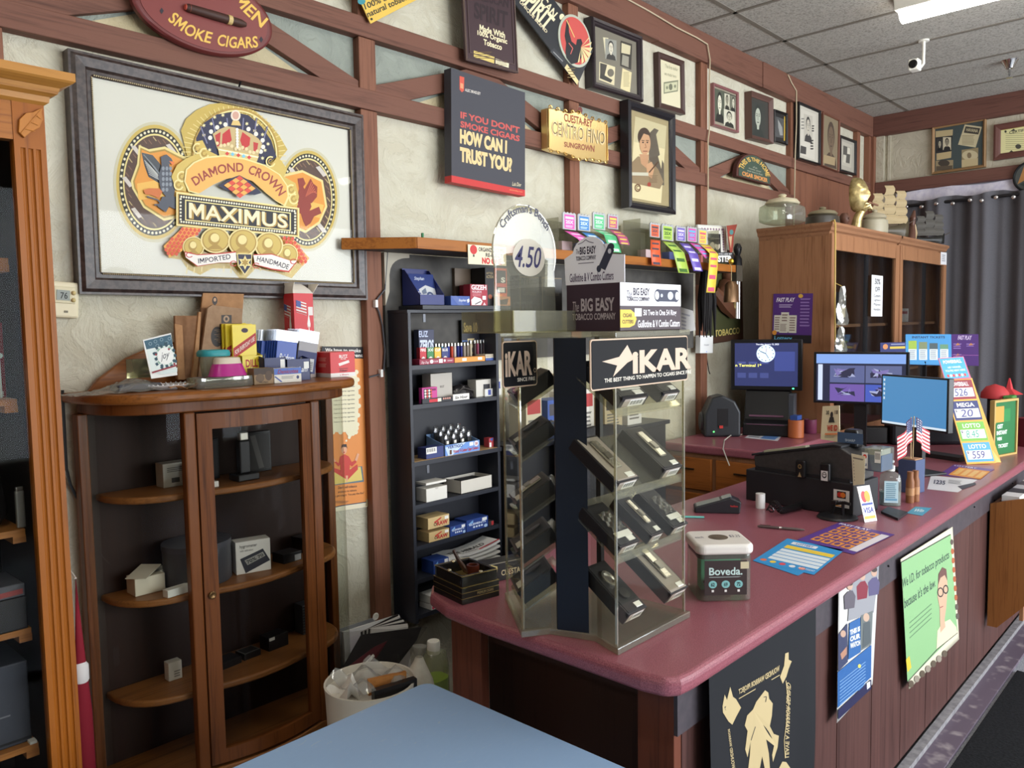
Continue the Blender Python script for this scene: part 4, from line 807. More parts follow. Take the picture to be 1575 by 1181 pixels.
inoak('cigar_box', 'maroon box with a pale crown standing on the shelf under the other crown box', 'box', 0.545, 0.3, 2.16, 0.16, 1.212, 0.25, ink((112, 26, 36), 0.5), {'front': lambda a: a.poly([(55, 90), (70, 20), (82, 12), (90, 30), (80, 60), (96, 96)], (180, 172, 168))})
lt = inoak('lighter', 'brushed silver lighter standing in front of a black pouch in the oak cabinet', 'lighter', 0.561, 0.018, 2.03, 0.012, 1.212, 0.085, ink((190, 188, 180), 0.3, 0.8)); MB().box(-0.007, -0.005, 0.085, 0.007, 0.005, 0.094).build('lid_button', ink((220, 220, 214), 0.2, 0.9), lt)
BAGK = speck((20, 18, 20), (34, 31, 33), 60, 0.25, 0.6)
bg = MB(); bg.lathe([(0.09, 0), (0.11, 0.03), (0.10, 0.11), (0.07, 0.16), (0.03, 0.19), (0.0, 0.195)], 18, Matrix.Translation((0.435, 2.11, 1.213)), 1, 0.55, 0.3)
tag(bg.build('plastic_bag', BAGK, None, smooth=True), 'crumpled black plastic bag behind the silver lighter in the oak cabinet', 'bag')
inoak('magazine', 'grey glossy magazine lying on the black tray in the oak cabinet', 'magazine', 0.548, 0.25, 2.02, 0.13, 1.06, 0.03, ink((88, 88, 94), 0.25), {'front': lambda a: a.poly([(40, 60), (98, 40), (98, 80), (40, 95)], (150, 60, 56))})
inoak('display_tray', 'black tray on a middle shelf of the oak cabinet', 'tray', 0.55, 0.3, 2.02, 0.18, 0.985, 0.074, ink((30, 28, 30), 0.4))
inoak('storage_box', 'dark slate box standing on the lowest visible shelf of the oak cabinet', 'box', 0.548, 0.4, 2.04, 0.2, 0.715, 0.19, ink((62, 66, 78), 0.5), {'front': lambda a: (a.rect(0, 93, 100, 96, (30, 32, 38)), a.rect(62, 60, 90, 62, (120, 120, 128)))})
inoak('price_card', 'small white price card on the lowest visible shelf edge of the oak cabinet', 'card', 0.552, 0.014, 2.018, 0.02, 0.715, 0.006, ink((232, 230, 224), 0.5), None, 0)
for z, h, c, l in ((1.815, 0.2, (126, 116, 96), 'tan printed box on the top shelf of the oak cabinet'), (1.605+0.075, 0.0, None, None)):
 if c: inoak('cigar_box', l, 'box', 0.546, 0.26, 2.12, 0.2, z, h, ink(c, 0.5), {'front': lambda a: (a.rect(5, 20, 96, 80, (150, 60, 52)), a.rect(10, 40, 92, 60, (196, 182, 150)))})
# curio cabinet with curved glass
UC, UB, UF = 1.205, 2.405, 2.155
CW = wood((112, 64, 30), (76, 41, 19), 'z', 1.0, 0.36); CWX = wood((138, 84, 38), (98, 56, 25), 'x', 1.0, 0.32); CSH = wood((140, 90, 48), (106, 64, 34), 'x', 0.9, 0.4)
def outline(hb, hc, yb, yf, bow, nb=8, nd=8):
 q = []
 def side(s):
  r = []
  for i in range(nb+1):
   a = math.pi/2*i/nb; r.append((UC+s*(hc+(hb-hc)*math.cos(a)**0.8), yb-(yb-yf)*math.sin(a)**0.8))
  return r
 L = side(-1); R_ = side(1); D = [(UC-hc+2*hc*i/nd, yf-bow*math.sin(math.pi*i/nd)) for i in range(nd+1)]
 return L, D, R_[::-1]
t = T('curio_cabinet', 'brown oak curio cabinet with curved glass sides, its top crowded with packets', 'cabinet', (0, 0, 0))
def slab(hb, hc, yf, bow, z0, z1, name, m, par, yb=UB, bevel=0.004):
 L, D, R_ = outline(hb, hc, yb, yf, bow); return MB().prism(L+D[1:-1]+R_, z0, z1).build(name, m, par, bevel=bevel, seg=3, smooth=True)
slab(0.435, 0.225, UF-0.035, 0.04, 1.457, 1.485, 'top', CWX, t, UB+0.012, 0.009); slab(0.40, 0.2, UF, 0.035, 1.425, 1.457, 'frieze', CW, t)
slab(0.41, 0.205, UF-0.005, 0.036, 0.36, 0.40, 'floor_deck', CSH, t); slab(0.405, 0.203, UF, 0.035, 0.05, 0.36, 'base', CW, t)
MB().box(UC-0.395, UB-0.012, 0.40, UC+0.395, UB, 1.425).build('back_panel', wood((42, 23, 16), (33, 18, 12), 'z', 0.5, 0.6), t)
for sx in (-1, 1):
 MB().box(UC+sx*0.40-0.014, UB-0.04, 0.40, UC+sx*0.40+0.014, UB, 1.425).build('back_stile', CW, t, bevel=0.003)
 st = MB(); st.box(UC+sx*0.2-0.016, UF-0.008, 0.40, UC+sx*0.2+0.016, UF+0.022, 1.425); st.build('front_stile', CW, t, bevel=0.004)
 S = outline(0.40, 0.2, UB-0.02, UF+0.01, 0)[0 if sx < 0 else 2]
 MB().grid([[V((x, y, z)) for x, y in S] for z in (0.40, 1.425)]).build('curved_glass', glass((238, 240, 236), 0.006, 0.0), t, smooth=True)
# bowed door
dr = MB(); DB = lambda x: UF-0.004-0.036*math.sin(math.pi*max(0, min(1, (x-UC+0.2)/0.4)))
xs = [UC-0.18+0.36*i/12 for i in range(13)]
def bowbar(m, x0, x1, z0, z1, th=0.02, n=8):
 for i in range(n):
  a, b2 = x0+(x1-x0)*i/n, x0+(x1-x0)*(i+1)/n
  m.add([V((a, DB(a), z0)), V((b2, DB(b2), z0)), V((b2, DB(b2)+th, z0)), V((a, DB(a)+th, z0)), V((a, DB(a), z1)), V((b2, DB(b2), z1)), V((b2, DB(b2)+th, z1)), V((a, DB(a)+th, z1))], [(0, 1, 5, 4), (2, 3, 7, 6), (4, 5, 6, 7), (3, 2, 1, 0)]+([(0, 4, 7, 3)] if i == 0 else [])+([(1, 2, 6, 5)] if i == n-1 else []))
bowbar(dr, UC-0.181, UC-0.143, 0.41, 1.42, n=3); bowbar(dr, UC+0.143, UC+0.181, 0.41, 1.42, n=3); bowbar(dr, UC-0.143, UC+0.143, 1.375, 1.42); bowbar(dr, UC-0.143, UC+0.143, 0.41, 0.45)
door = dr.build('door', CW, t, smooth=False)
MB().grid([[V((UC-0.145+0.29*i/12, DB(UC-0.145+0.29*i/12)+0.01, z)) for i in range(13)] for z in (0.44, 1.38)]).build('door_glass', glass((226, 226, 224), 0.005, 0.0), door, smooth=True)
MB().lathe([(0.011, 0), (0.011, 0.004), (0.008, 0.006), (0.004, 0.004), (0, 0.004)], 18, Matrix.Translation((UC-0.162, DB(UC-0.162), 0.905)) @ RM).build('lock', ink((120, 92, 60), 0.35, 0.8), door, smooth=True)
SHZ = (1.195, 0.905, 0.62)
for z in SHZ:
 for k, (hb, hc, w) in enumerate(((0.37, 0.17, 0),)):
  slab(hb, hc, UF+0.045, 0.03, z-0.02, z, 'shelf', CSH, t, UB-0.014, 0.006)
ga = [(UC-0.37, 1.485), (UC-0.34, 1.52), (UC-0.26, 1.575), (UC-0.18, 1.607), (UC-0.12, 1.616), (UC+0.12, 1.616), (UC+0.18, 1.607), (UC+0.26, 1.575), (UC+0.34, 1.52), (UC+0.37, 1.485)]
gb = MB().prism(ga, UB-0.012, UB+0.006, XZ).build('gallery_back', CWX, t, bevel=0.004)
MB().box(UC-0.265, UB-0.0135, 1.515, UC+0.265, UB-0.0125, 1.57).build('mirror', ink((176, 172, 150), 0.06, 0.95), gb)
# contents of the curio
WB = ink((226, 222, 212), 0.5); KB = ink((24, 23, 25), 0.35); GB = ink((66, 66, 70), 0.4)
def incur(name, label, cat, x, y, si, w, d, h, m, arts=None, rz=0, group=None, dz=0, bevel=0.0015): return carton(name, label, cat, (x, y, (SHZ+(0.40,))[si]+dz+0.0005), rz, (w, d, h), m, arts, group, bevel)
def devart(a): a.lines(10, 18, 60, 40, 3, (110, 108, 104)); a.rect(20, 62, 40, 82, (70, 70, 68)); a.rect(48, 62, 72, 82, (130, 128, 122)); a.rect(80, 10, 96, 30, (60, 70, 130))
incur('gadget_box', 'pale grey gadget box on the top shelf behind the left curved glass of the curio', 'box', 1.055, 2.335, 0, 0.12, 0.05, 0.07, ink((190, 186, 176), 0.5), {'front': devart})
incur('small_carton', 'small brown carton beside the pale gadget box in the curio', 'box', 1.075, 2.26, 0, 0.06, 0.04, 0.032, ink((150, 118, 84), 0.6))
def lighter(label, x, y, si, h, m, g=None, rz=0):
 t2 = T('table_lighter', label, 'lighter', (x, y, SHZ[si]+0.0005), rz, g)
 MB().box(-0.035, -0.03, 0, 0.035, 0.03, 0.02).build('base', KB, t2, bevel=0.003); MB().box(-0.018, -0.012, 0.02, 0.018, 0.012, h).build('body', m, t2, bevel=0.004); MB().box(-0.014, -0.010, h, 0.014, 0.010, h+0.025).build('cap', ink((176, 172, 160), 0.3, 0.7), t2, bevel=0.003); return t2
lighter('tall black table lighter with a pale cap on the top curio shelf', 1.215, 2.25, 0, 0.12, KB)
incur('jewel_case', 'dark slanted display case with a blue pen-like tool behind the curio door', 'case', 1.14, 2.34, 0, 0.075, 0.02, 0.125, KB, {'front': lambda a: (a.rect(8, 6, 92, 94, (40, 40, 44)), a.poly([(40, 35), (52, 30), (66, 80), (56, 84)], (120, 150, 200)))}, 0)
incur('jewel_case', 'black open case leaning at the right end of the top shelf in the curio', 'case', 1.31, 2.34, 0, 0.09, 0.02, 0.13, KB, {'front': lambda a: (a.rect(6, 6, 94, 94, (52, 50, 50)), a.poly([(20, 10), (40, 8), (70, 90), (50, 92)], (96, 94, 92)))})
incur('small_carton', 'small white carton lying at the front of the top shelf behind the curio door', 'box', 1.085, 2.22, 0, 0.05, 0.03, 0.017, WB)
incur('lighter_stand', 'black lighter stand with a silver strap at the left of the curio door', 'stand', 1.07, 2.275, 0, 0.04, 0.03, 0.07, KB, {'front': lambda a: a.poly([(60, 10), (90, 40), (80, 90), (70, 60)], (200, 198, 190))})
def hyg(a): a.text('hygrometer', 12, 10, 62, 22, (70, 66, 62)); a.text('with calibration', 12, 25, 50, 31, (120, 116, 110)); a.poly([(12, 52), (78, 30), (98, 70), (26, 98)], (44, 44, 54)); a.poly([(24, 58), (78, 40), (84, 54), (32, 74)], (160, 158, 150)); a.text('70% 70', 0, 0, 0, 0, (30, 30, 36), 0.02, quad=[(28, 60), (76, 44), (80, 53), (33, 71)])
incur('hygrometer_box', 'white hygrometer carton with a picture of its display on the second curio shelf', 'box', 1.235, 2.265, 1, 0.105, 0.05, 0.10, WB, {'front': hyg}, -0.25)
incur('tin_drum', 'grey round tin drum beside the hygrometer carton in the curio', 'tin', 1.08, 2.30, 1, 0.001, 0.001, 0.001, GB)
o = [q for q in bpy.data.objects if q.name.startswith('tin_drum')][-1]
for ch in list(o.children): bpy.data.objects.remove(ch)
MB().lathe([(0.095, 0), (0.098, 0.004), (0.098, 0.115), (0.095, 0.118)], 36, None, 1, 0.9).build('drum', GB, o, smooth=True); MB().lathe([(0.1, 0.105), (0.1, 0.122), (0, 0.123)], 36, None, 1, 0.9).build('lid', ink((74, 74, 80), 0.4), o, smooth=True)
incur('lighter_box', 'black lighter box with a small badge behind the right stile on the second curio shelf', 'box', 1.365, 2.275, 1, 0.07, 0.06, 0.03, KB, {'front': lambda a: a.rect(60, 30, 95, 95, (150, 150, 150))}, 0.1)
incur('lighter_box', 'black lighter box with a grey end label, rightmost on the second curio shelf', 'box', 1.475, 2.335, 1, 0.075, 0.06, 0.05, KB, {'front': lambda a: a.rect(30, 52, 96, 92, (172, 172, 168))}, 0.15)
incur('white_carton', 'opened white carton with a lifted flap at the left of the second curio shelf', 'box', 0.935, 2.32, 1, 0.085, 0.06, 0.05, ink((216, 206, 184), 0.5))
o = [q for q in bpy.data.objects if q.name.startswith('white_carton')][-1]; MB().bar((-0.04, -0.03, 0.052), (0.03, 0.03, 0.066), 0.06, 0.0015).build('flap', ink((222, 214, 194), 0.5), o)
incur('white_carton', 'white carton lying flat at the back of the pile of cartons in the curio', 'box', 1.005, 2.345, 1, 0.085, 0.05, 0.05, WB)
incur('white_carton', 'white carton tipped against the pile of cartons in the curio', 'box', 1.02, 2.275, 1, 0.045, 0.02, 0.075, WB, None, -0.35)
incur('white_carton', 'narrow white carton lying in front of the pile of cartons in the curio', 'box', 0.985, 2.225, 1, 0.08, 0.025, 0.022, WB, None, 0.15)
incur('lighter_tray', 'black lighter tray with a round well on the third curio shelf', 'tray', 1.155, 2.30, 2, 0.075, 0.055, 0.022, KB, None, 0.15)
incur('lighter_tray', 'black lighter tray with a bright rim on the third curio shelf', 'tray', 1.235, 2.31, 2, 0.06, 0.05, 0.02, KB, {'top': lambda a: (a.rect(4, 4, 96, 96, (120, 120, 118)), a.rect(10, 10, 90, 90, (34, 33, 35)))}, 0.1)
incur('lighter_box', 'black lighter box with a white tag on the third curio shelf', 'box', 1.33, 2.315, 2, 0.075, 0.05, 0.045, KB, {'front': lambda a: a.rect(2, 4, 30, 26, (214, 212, 204))}, 0.1)
incur('lighter_stack', 'stack of small black trays at the right end of the third curio shelf', 'stack', 1.475, 2.35, 2, 0.06, 0.05, 0.1, GB, {'front': lambda a: a.lines(0, 4, 100, 98, 10, (30, 30, 32), 0.5, 0)})
incur('small_carton', 'small white carton half hidden by the left stile on the third curio shelf', 'box', 1.005, 2.33, 2, 0.04, 0.03, 0.055, WB, {'front': lambda a: a.lines(40, 50, 90, 90, 3, (140, 138, 132))})
# on top of the curio
Z0 = 1.4855
def onc(name, label, cat, x0, x1, yt, Y, d, m, arts=None, group=None, rz=0, bevel=0.0012):
 a = PY(x0, 560, Y); b = PY(x1, 560, Y); h = PY((x0+x1)/2, yt, Y).z-Z0
 return carton(name, label, cat, ((a.x+b.x)/2, Y+d/2, Z0), rz, ((b.x-a.x)/max(0.5, math.cos(rz)), d, h), m, arts, group, bevel)
def upright(name, label, cat, px, Y, th, m, artf=None, zoom=None, group=None):
 """a thin upright card or bag given by its outline in the photo, on the plane Y"""
 P = [PY(x, y, Y) for x, y in px]; z = min(p.z for p in P); c = sum((p.x for p in P))/len(P)
 t = T(name, label, cat, (c, Y, z), group=group)
 MB().prism([(p.x-c, p.z-z) for p in P], 0, th, XZ).build('sheet', m, t, bevel=0.0008)
 if artf: s = subart(pxart(t, 'Y', Y), *zoom); artf(s); s.build('print', t)
 return t
ZA = (200, 430, 6.945)
def joy(a):
 a.poly([(150, 655), (435, 585), (455, 690), (175, 745)], (52, 92, 112)); a.poly([(175, 745), (455, 690), (498, 905), (230, 985)], (222, 232, 228))
 for x, y in ((215, 685), (270, 660), (335, 640), (290, 705), (420, 630), (390, 675)): a.ring(x, y, 18, 18, 4, (150, 178, 188), 12)
 cx, cy = 375, 815
 for i in range(26):
  an = i*0.48; r = 95+18*(i % 3); x, y = cx+r*math.cos(an)*0.92, cy+r*math.sin(an); a.poly([(x-20, y-6), (x+4, y-22), (x+20, y+5), (x-2, y+20)], (40, 74, 88) if i % 3 else (140, 180, 160))
 a.ell(cx, cy, 88, 92, (240, 240, 236)); a.text('joy', 0, 0, 0, 0, (60, 60, 74), 0.0, 0.3, quad=[(318, 785), (415, 760), (425, 850), (330, 880)])
 for x, y in ((412, 742), (275, 800), (470, 900)): a.ell(x, y, 11, 12, (150, 36, 48))
 a.poly([(230, 985), (498, 905), (500, 922), (234, 1002)], (142, 36, 48)); a.poly([(260, 1000), (500, 938), (500, 985), (360, 1010)], (214, 226, 224))
upright('greeting_card', 'white and teal greeting card reading joy, propped at the left of the curio top', 'card', zq(ZA, (134, 645), (438, 568), (508, 1020), (228, 1060)), 2.24, 0.004, ink((236, 236, 232), 0.5), joy, ZA)
KR = speck((176, 130, 88), (160, 116, 76), 40, 0.75, 0.05); KR2 = speck((150, 108, 74), (136, 96, 64), 40, 0.75, 0.05); KR3 = speck((166, 134, 104), (150, 118, 90), 30, 0.75, 0.05)
def bagstamp(a):
 a.rect(975, 378, 1085, 465, (46, 40, 38)); a.ell(1028, 420, 32, 36, (168, 138, 108)); a.ell(1028, 420, 14, 18, (46, 40, 38)); a.ell(930, 610, 66, 108, (46, 40, 38))
 for i in range(9): a.line([(900+(i % 3)*22, 540+i*16), (970, 535+i*17)], 4, (150, 120, 92))
upright('paper_bag', 'tallest brown paper bag at the back of the upright bags on the curio', 'bag', zq(ZA, (790, 38), (1222, 98), (1150, 1040), (680, 1060)), 2.385, 0.008, KR, lambda a: (a.ell(905, 225, 28, 44, (54, 42, 36)), a.ell(905, 215, 14, 20, (190, 150, 116)), a.rect(898, 262, 912, 300, (54, 42, 36))), ZA)
upright('paper_bag', 'dark-edged brown paper bag between the tallest bag and the stamped bag', 'bag', zq(ZA, (765, 305), (850, 300), (820, 1060), (660, 1060)), 2.362, 0.012, KR2)
upright('paper_bag', 'brown paper bag with a black stamp on its front among the upright bags', 'bag', zq(ZA, (880, 270), (1200, 310), (1190, 1070), (720, 1075), (830, 305)), 2.335, 0.01, KR3, bagstamp, ZA)
upright('paper_bag', 'broad brown paper bag left of the tallest bag on the curio', 'bag', zq(ZA, (480, 385), (725, 385), (735, 1060), (500, 1060)), 2.36, 0.012, KR2)
upright('paper_bag', 'short brown paper bag with a folded edge in front of the broad bag', 'bag', zq(ZA, (478, 470), (560, 490), (590, 1070), (515, 1070)), 2.325, 0.008, KR)
upright('paper_bag', 'narrow brown paper bag leaning toward the tallest bag', 'bag', zq(ZA, (735, 345), (760, 345), (745, 640), (715, 1060), (660, 1065)), 2.318, 0.01, KR)
YEL = ink((232, 208, 50), 0.35); DRED = (178, 40, 44)
def dpack(a): a.poly([(2, 40), (98, 14), (98, 32), (2, 58)], DRED); a.text('FOR EVERYDAY USE', 0, 0, 0, 0, (240, 220, 210), 0.02, quad=[(8, 44), (92, 20), (92, 28), (8, 52)]); a.text("DILL'S", 18, 54, 86, 68, DRED, 0.03); a.rect(20, 76, 88, 100, DRED); a.text('PREMIUM', 28, 79, 80, 86, (240, 220, 210), 0.02); a.text('PIPE CLEANERS', 28, 89, 80, 97, (240, 220, 210), 0.02); a.ell(52, 10, 14, 4, (60, 40, 60))
for k, (x0, x1, yt, Y, lb) in enumerate(((340, 381, 497, 2.335, 'rearmost'), (344, 385, 498, 2.322, 'second from the back'), (349, 390, 498, 2.309, 'second from the front'), (359, 396, 499, 2.290, 'foremost'))):
 onc('pipe_cleaner_packet', 'yellow pipe cleaner packet, %s of four in the yellow box' % lb, 'packet', x0, x1, yt, Y, 0.008, YEL, {'front': dpack}, 'yellow pipe cleaner packets')
def dbox(a): a.text("DILL'S", 18, 12, 92, 42, DRED, 0.03); a.rect(24, 55, 96, 98, DRED); a.text('PREMIUM', 32, 60, 92, 74, (240, 220, 210), 0.02); a.text('PIPE CLEANERS', 32, 80, 92, 92, (240, 220, 210)); a.poly([(20, 60), (46, 42), (50, 54), (24, 72)], (236, 234, 228))
def tray(name, label, cat, x0, x1, yt, Y, d, m, artf, hb=0.02, group=None):
 a = PY(x0, 560, Y); b = PY(x1, 560, Y); h = PY((x0+x1)/2, yt, Y).z-Z0; w = b.x-a.x
 t = T(name, label, cat, ((a.x+b.x)/2, Y+d/2, Z0), group=group); k = MB()
 k.box(-w/2, -d/2, 0, w/2, d/2, 0.002); k.box(-w/2, -d/2, 0.002, w/2, -d/2+0.002, h); k.prism([(-d/2, 0.002), (d/2, 0.002), (d/2, h+hb), (-d/2, h)], -w/2, -w/2+0.002, Matrix(((0, 0, 1, 0), (1, 0, 0, 0), (0, 1, 0, 0), (0, 0, 0, 1)))); k.prism([(-d/2, 0.002), (d/2, 0.002), (d/2, h+hb), (-d/2, h)], w/2-0.002, w/2, Matrix(((0, 0, 1, 0), (1, 0, 0, 0), (0, 1, 0, 0), (0, 0, 0, 1)))); k.box(-w/2, d/2-0.002, 0.002, w/2, d/2, h+hb)
 k.build('tray', m, t); faceart(t, (w, d, h), {'front': artf}); return t
tray('packet_display_box', 'open yellow display box holding the yellow pipe cleaner packets', 'box', 372, 405, 547, 2.275, 0.08, YEL, dbox)
NVY = ink((36, 44, 96), 0.4); BLU = ink((40, 76, 168), 0.35); PLAS = glass((238, 240, 244), 0.10, 0.15, 0.12)
def brig(a): a.text('Brigham', 14, 34, 90, 62, (232, 234, 240), 0.01, 0.4); a.text('75 PIPE CLEANERS', 6, 86, 94, 98, (232, 234, 240), 0.02)
ang = 0.25
for k in range(9):
 px0 = 397+k*1.6 if k < 4 else 408+(k-4)*1.6; x = PY(px0+18, 560, 2.27).x;
 pk = T('pipe_cleaner_packet', 'blue pipe cleaner packet in a clear sleeve, %s' % ('one of four leaning at the left' if k < 4 else 'one of five leaning in the middle'), 'packet', (x, 2.325-k*0.0085, Z0+0.01), group='blue pipe cleaner packets, %s' % ('left' if k < 4 else 'middle'), rot=(0, 0.14, 0))
 MB().box(-0.036, -0.003, 0, 0.036, 0.003, 0.115).build('packet', BLU, pk, bevel=0.0015); MB().box(-0.04, -0.0006, 0.115, 0.04, 0.0006, 0.15).build('sleeve_top', PLAS, pk)
 if k in (3, 8): a = canvas(0.072, 0.115); brig(a); a.build('printed_label', pk, (0, -0.003, 0.0575))
for k in range(6):
 pk = T('pipe_cleaner_packet', 'grey-backed pipe cleaner packet in a clear sleeve, one of six at the right', 'packet', (PY(459+k*1.3, 560, 2.3).x, 2.335-k*0.009, Z0+0.02), group='grey-backed pipe cleaner packets', rot=(0, 0.18, 0))
 MB().box(-0.036, -0.003, 0, 0.036, 0.003, 0.10).build('packet', ink((150, 146, 148), 0.4), pk, bevel=0.0015); MB().box(-0.038, -0.0006, 0.10, 0.038, 0.0006, 0.14).build('sleeve_top', PLAS, pk)
 if k == 5: a = canvas(0.072, 0.10); a.rect(0, 30, 100, 100, (36, 44, 96)); a.rect(16, 52, 88, 94, (196, 196, 196)); a.lines(24, 62, 84, 90, 9, (50, 50, 56), 0.5, 0); a.build('printed_label', pk, (0, -0.003, 0.05))
tray('packet_display_box', 'open navy display box with white script beneath the blue packets', 'box', 406, 440, 550, 2.245, 0.1, NVY, lambda a: (a.text('Brigham', 20, 50, 98, 92, (226, 228, 236), 0.01, 0.4), a.rect(74, 8, 94, 48, (232, 232, 230))))
tray('packet_display_box', 'open navy display box with white script, the right one under the grey-backed packets', 'box', 441, 477, 552, 2.245, 0.1, NVY, lambda a: (a.text('Brigham', 12, 36, 88, 70, (226, 228, 236), 0.01, 0.4), a.rect(72, 14, 94, 46, (232, 232, 230))))
def flag(a, x0, y0, x1, y1):
 a.poly([(x0, y0), (x1, y0+(y1-y0)*0.2), (x1, y1), (x0, y1-(y1-y0)*0.2)], (230, 226, 222))
 for i in range(4): v = y0+(y1-y0)*(0.08+0.2*i); a.poly([(x0, v), (x1, v+(y1-y0)*0.2), (x1, v+(y1-y0)*0.3), (x0, v+(y1-y0)*0.1)], (196, 70, 66))
 a.poly([(x0, y0), (x0+(x1-x0)*0.45, y0+(y1-y0)*0.1), (x0+(x1-x0)*0.45, y0+(y1-y0)*0.5), (x0, y0+(y1-y0)*0.4)], (70, 84, 150))
def spade(a, x, y, r): a.poly([(x, y-r*1.4), (x+r*0.9, y), (x+r*0.7, y+r*0.5), (x+r*0.15, y+r*0.3), (x+r*0.35, y+r*1.1), (x-r*0.35, y+r*1.1), (x-r*0.15, y+r*0.3), (x-r*0.7, y+r*0.5), (x-r*0.9, y)], (236, 232, 228))
def grab(a):
 a.rect(0, 55, 100, 64, (36, 36, 60)); a.rect(0, 64, 100, 100, (232, 222, 218)); flag(a, 12, 8, 64, 26); spade(a, 74, 36, 9); a.text('Dr.Grabow', 8, 44, 96, 53, (240, 236, 232), 0.03); a.rect(72, 16, 96, 26, (228, 220, 216)); a.text('MADE IN AMERICA', 20, 68, 90, 71, (206, 96, 88)); a.text('TRY OUR FILTERS', 10, 76, 90, 80, (206, 120, 110))
def grab2(a): a.rect(0, 55, 100, 64, (36, 36, 60)); a.rect(0, 64, 100, 100, (224, 210, 206)); flag(a, 6, 12, 70, 30); spade(a, 66, 38, 12); a.text('Dr.Grabow', 2, 46, 96, 53, (240, 236, 232), 0.03)
t = onc('filter_box', 'opened red filter box with raised white flaps at the back of the curio top', 'box', 455, 485, 451, 2.33, 0.06, ink((206, 46, 52), 0.45), {'front': grab, 'left': grab2})
hh = PY(470, 451, 2.33).z-Z0; ww = PY(485, 560, 2.33).x-PY(455, 560, 2.33).x
fl = MB(); fl.grid([[V((s*ww/2*(1-0.05*q), -0.03+0.012*q+0.004*q*q, hh+0.0125*q)) for s in (-1, 0, 1)] for q in range(5)]); fl.grid([[V((-ww/2-0.001+0.002*q*q*0.4, -0.03+0.06*s, hh+0.012*q)) for s in (0, 0.5, 1)] for q in range(4)]); fl.grid([[V((ww/2+0.008*q, -0.03+0.06*s, hh+0.011*q)) for s in (0, 0.5, 1)] for q in range(4)])
fl.build('flaps', ink((228, 222, 212), 0.6), t, solid=0.001)
def blitz(a): a.rect(0, 84, 100, 100, (232, 226, 222)); a.text('BLITZ', 36, 12, 70, 24, (240, 230, 226), 0.03); a.text('FILTER', 42, 26, 64, 31, (240, 230, 226)); a.poly([(32, 46), (74, 34), (78, 44), (36, 57)], (238, 228, 224)); a.rect(34, 66, 70, 68, (60, 30, 34)); a.text('Filter', 36, 71, 70, 80, (60, 26, 30), 0.02, 0.2); a.text('v filters', 36, 89, 72, 95, (196, 60, 60))
t = onc('filter_box', 'bright red and white filter carton at the right end of the curio top', 'box', 508, 546, 541, 2.265, 0.115, ink((206, 42, 44), 0.4), {'front': blitz, 'left': lambda a: (a.rect(0, 84, 100, 100, (214, 206, 202)), a.lines(40, 22, 84, 38, 3, (222, 150, 140)), a.lines(40, 46, 84, 62, 3, (222, 150, 140)), a.poly([(0, 50), (22, 36), (24, 56), (4, 74)], (40, 36, 40)))})
t = onc('filter_box', 'small blue and white filter carton lying in front of the navy boxes', 'box', 421, 463, 566, 2.18, 0.04, WB, {'front': lambda a: (a.rect(0, 0, 100, 42, (84, 116, 196)), a.text('Denicotea', 12, 8, 88, 36, (150, 52, 84), 0.02, 0.3), a.lines(26, 54, 76, 76, 3, (150, 150, 152)), a.line([(2, 52), (26, 92)], 6, (80, 100, 170)), a.ell(86, 66, 5, 12, (50, 60, 110)))})
t = onc('filter_box', 'small brown printed carton butted to the blue and white carton', 'box', 390, 420, 566, 2.18, 0.04, ink((146, 118, 84), 0.5), {'front': lambda a: (a.rect(0, 0, 100, 40, (66, 50, 42)), a.ell(30, 60, 22, 26, (104, 82, 60)), a.ell(74, 48, 18, 30, (84, 64, 50)), a.text('Mc Pipe', 26, 82, 70, 92, (50, 36, 32)))})
# container, dish and ashtray
cx = PY(329, 560, 2.25).x; t = T('food_container', 'clear plastic container with a teal lid on the curio top', 'container', (cx, 2.25, Z0+0.027))
MB().lathe([(0.030, 0), (0.033, 0.003), (0.040, 0.062), (0.041, 0.064)], 28, None, 1, 0.9, 0.25).build('tub', glass((214, 226, 218), 0.10, 0.1, 0.15), t, smooth=True)
MB().lathe([(0.044, 0.061), (0.045, 0.064), (0.045, 0.072), (0.040, 0.079), (0.034, 0.080), (0.030, 0.076), (0.026, 0.075), (0.024, 0.079), (0.012, 0.08), (0.0, 0.078)], 28, None, 1, 0.9, 0.25).build('lid', ink((52, 152, 160), 0.4), t, smooth=True)
tag(MB().box(cx-0.05, 2.205, Z0, cx+0.05, 2.30, Z0+0.0265).build('booklet', ink((110, 112, 124), 0.5), None, bevel=0.002), 'grey booklet under the teal-lidded container on the curio top', 'booklet')
cx = PY(350, 576, 2.195).x; t = T('plastic_dish', 'magenta plastic dish with a cream base, upside down on the glass ashtray', 'dish', (cx, 2.195, Z0+0.0315))
MB().lathe([(0.056, 0), (0.054, 0.004), (0.044, 0.032), (0.040, 0.036)], 32, None, 1, 0.62, 0.2).build('magenta_shell', ink((178, 40, 132), 0.3), t, smooth=True); MB().lathe([(0.041, 0.034), (0.037, 0.052), (0.030, 0.054), (0, 0.054)], 32, None, 1, 0.62, 0.2).build('cream_base', ink((214, 200, 180), 0.4), t, smooth=True)
cx = PY(340, 586, 2.19).x; t = T('glass_ashtray', 'thick square glass ashtray under the magenta dish on the curio', 'ashtray', (cx, 2.195, Z0))
MB().lathe([(0.086, 0), (0.09, 0.004), (0.088, 0.03), (0.078, 0.031), (0.07, 0.022), (0.066, 0.01), (0, 0.009)], 32, None, 1, 0.42, 0.7).build('bowl', glass((196, 196, 176), 0.16, 0.06, 0.12), t, smooth=True); MB().box(-0.06, -0.026, 0.0005, 0.06, 0.026, 0.006).build('felt_base', ink((110, 104, 84), 0.7), t)
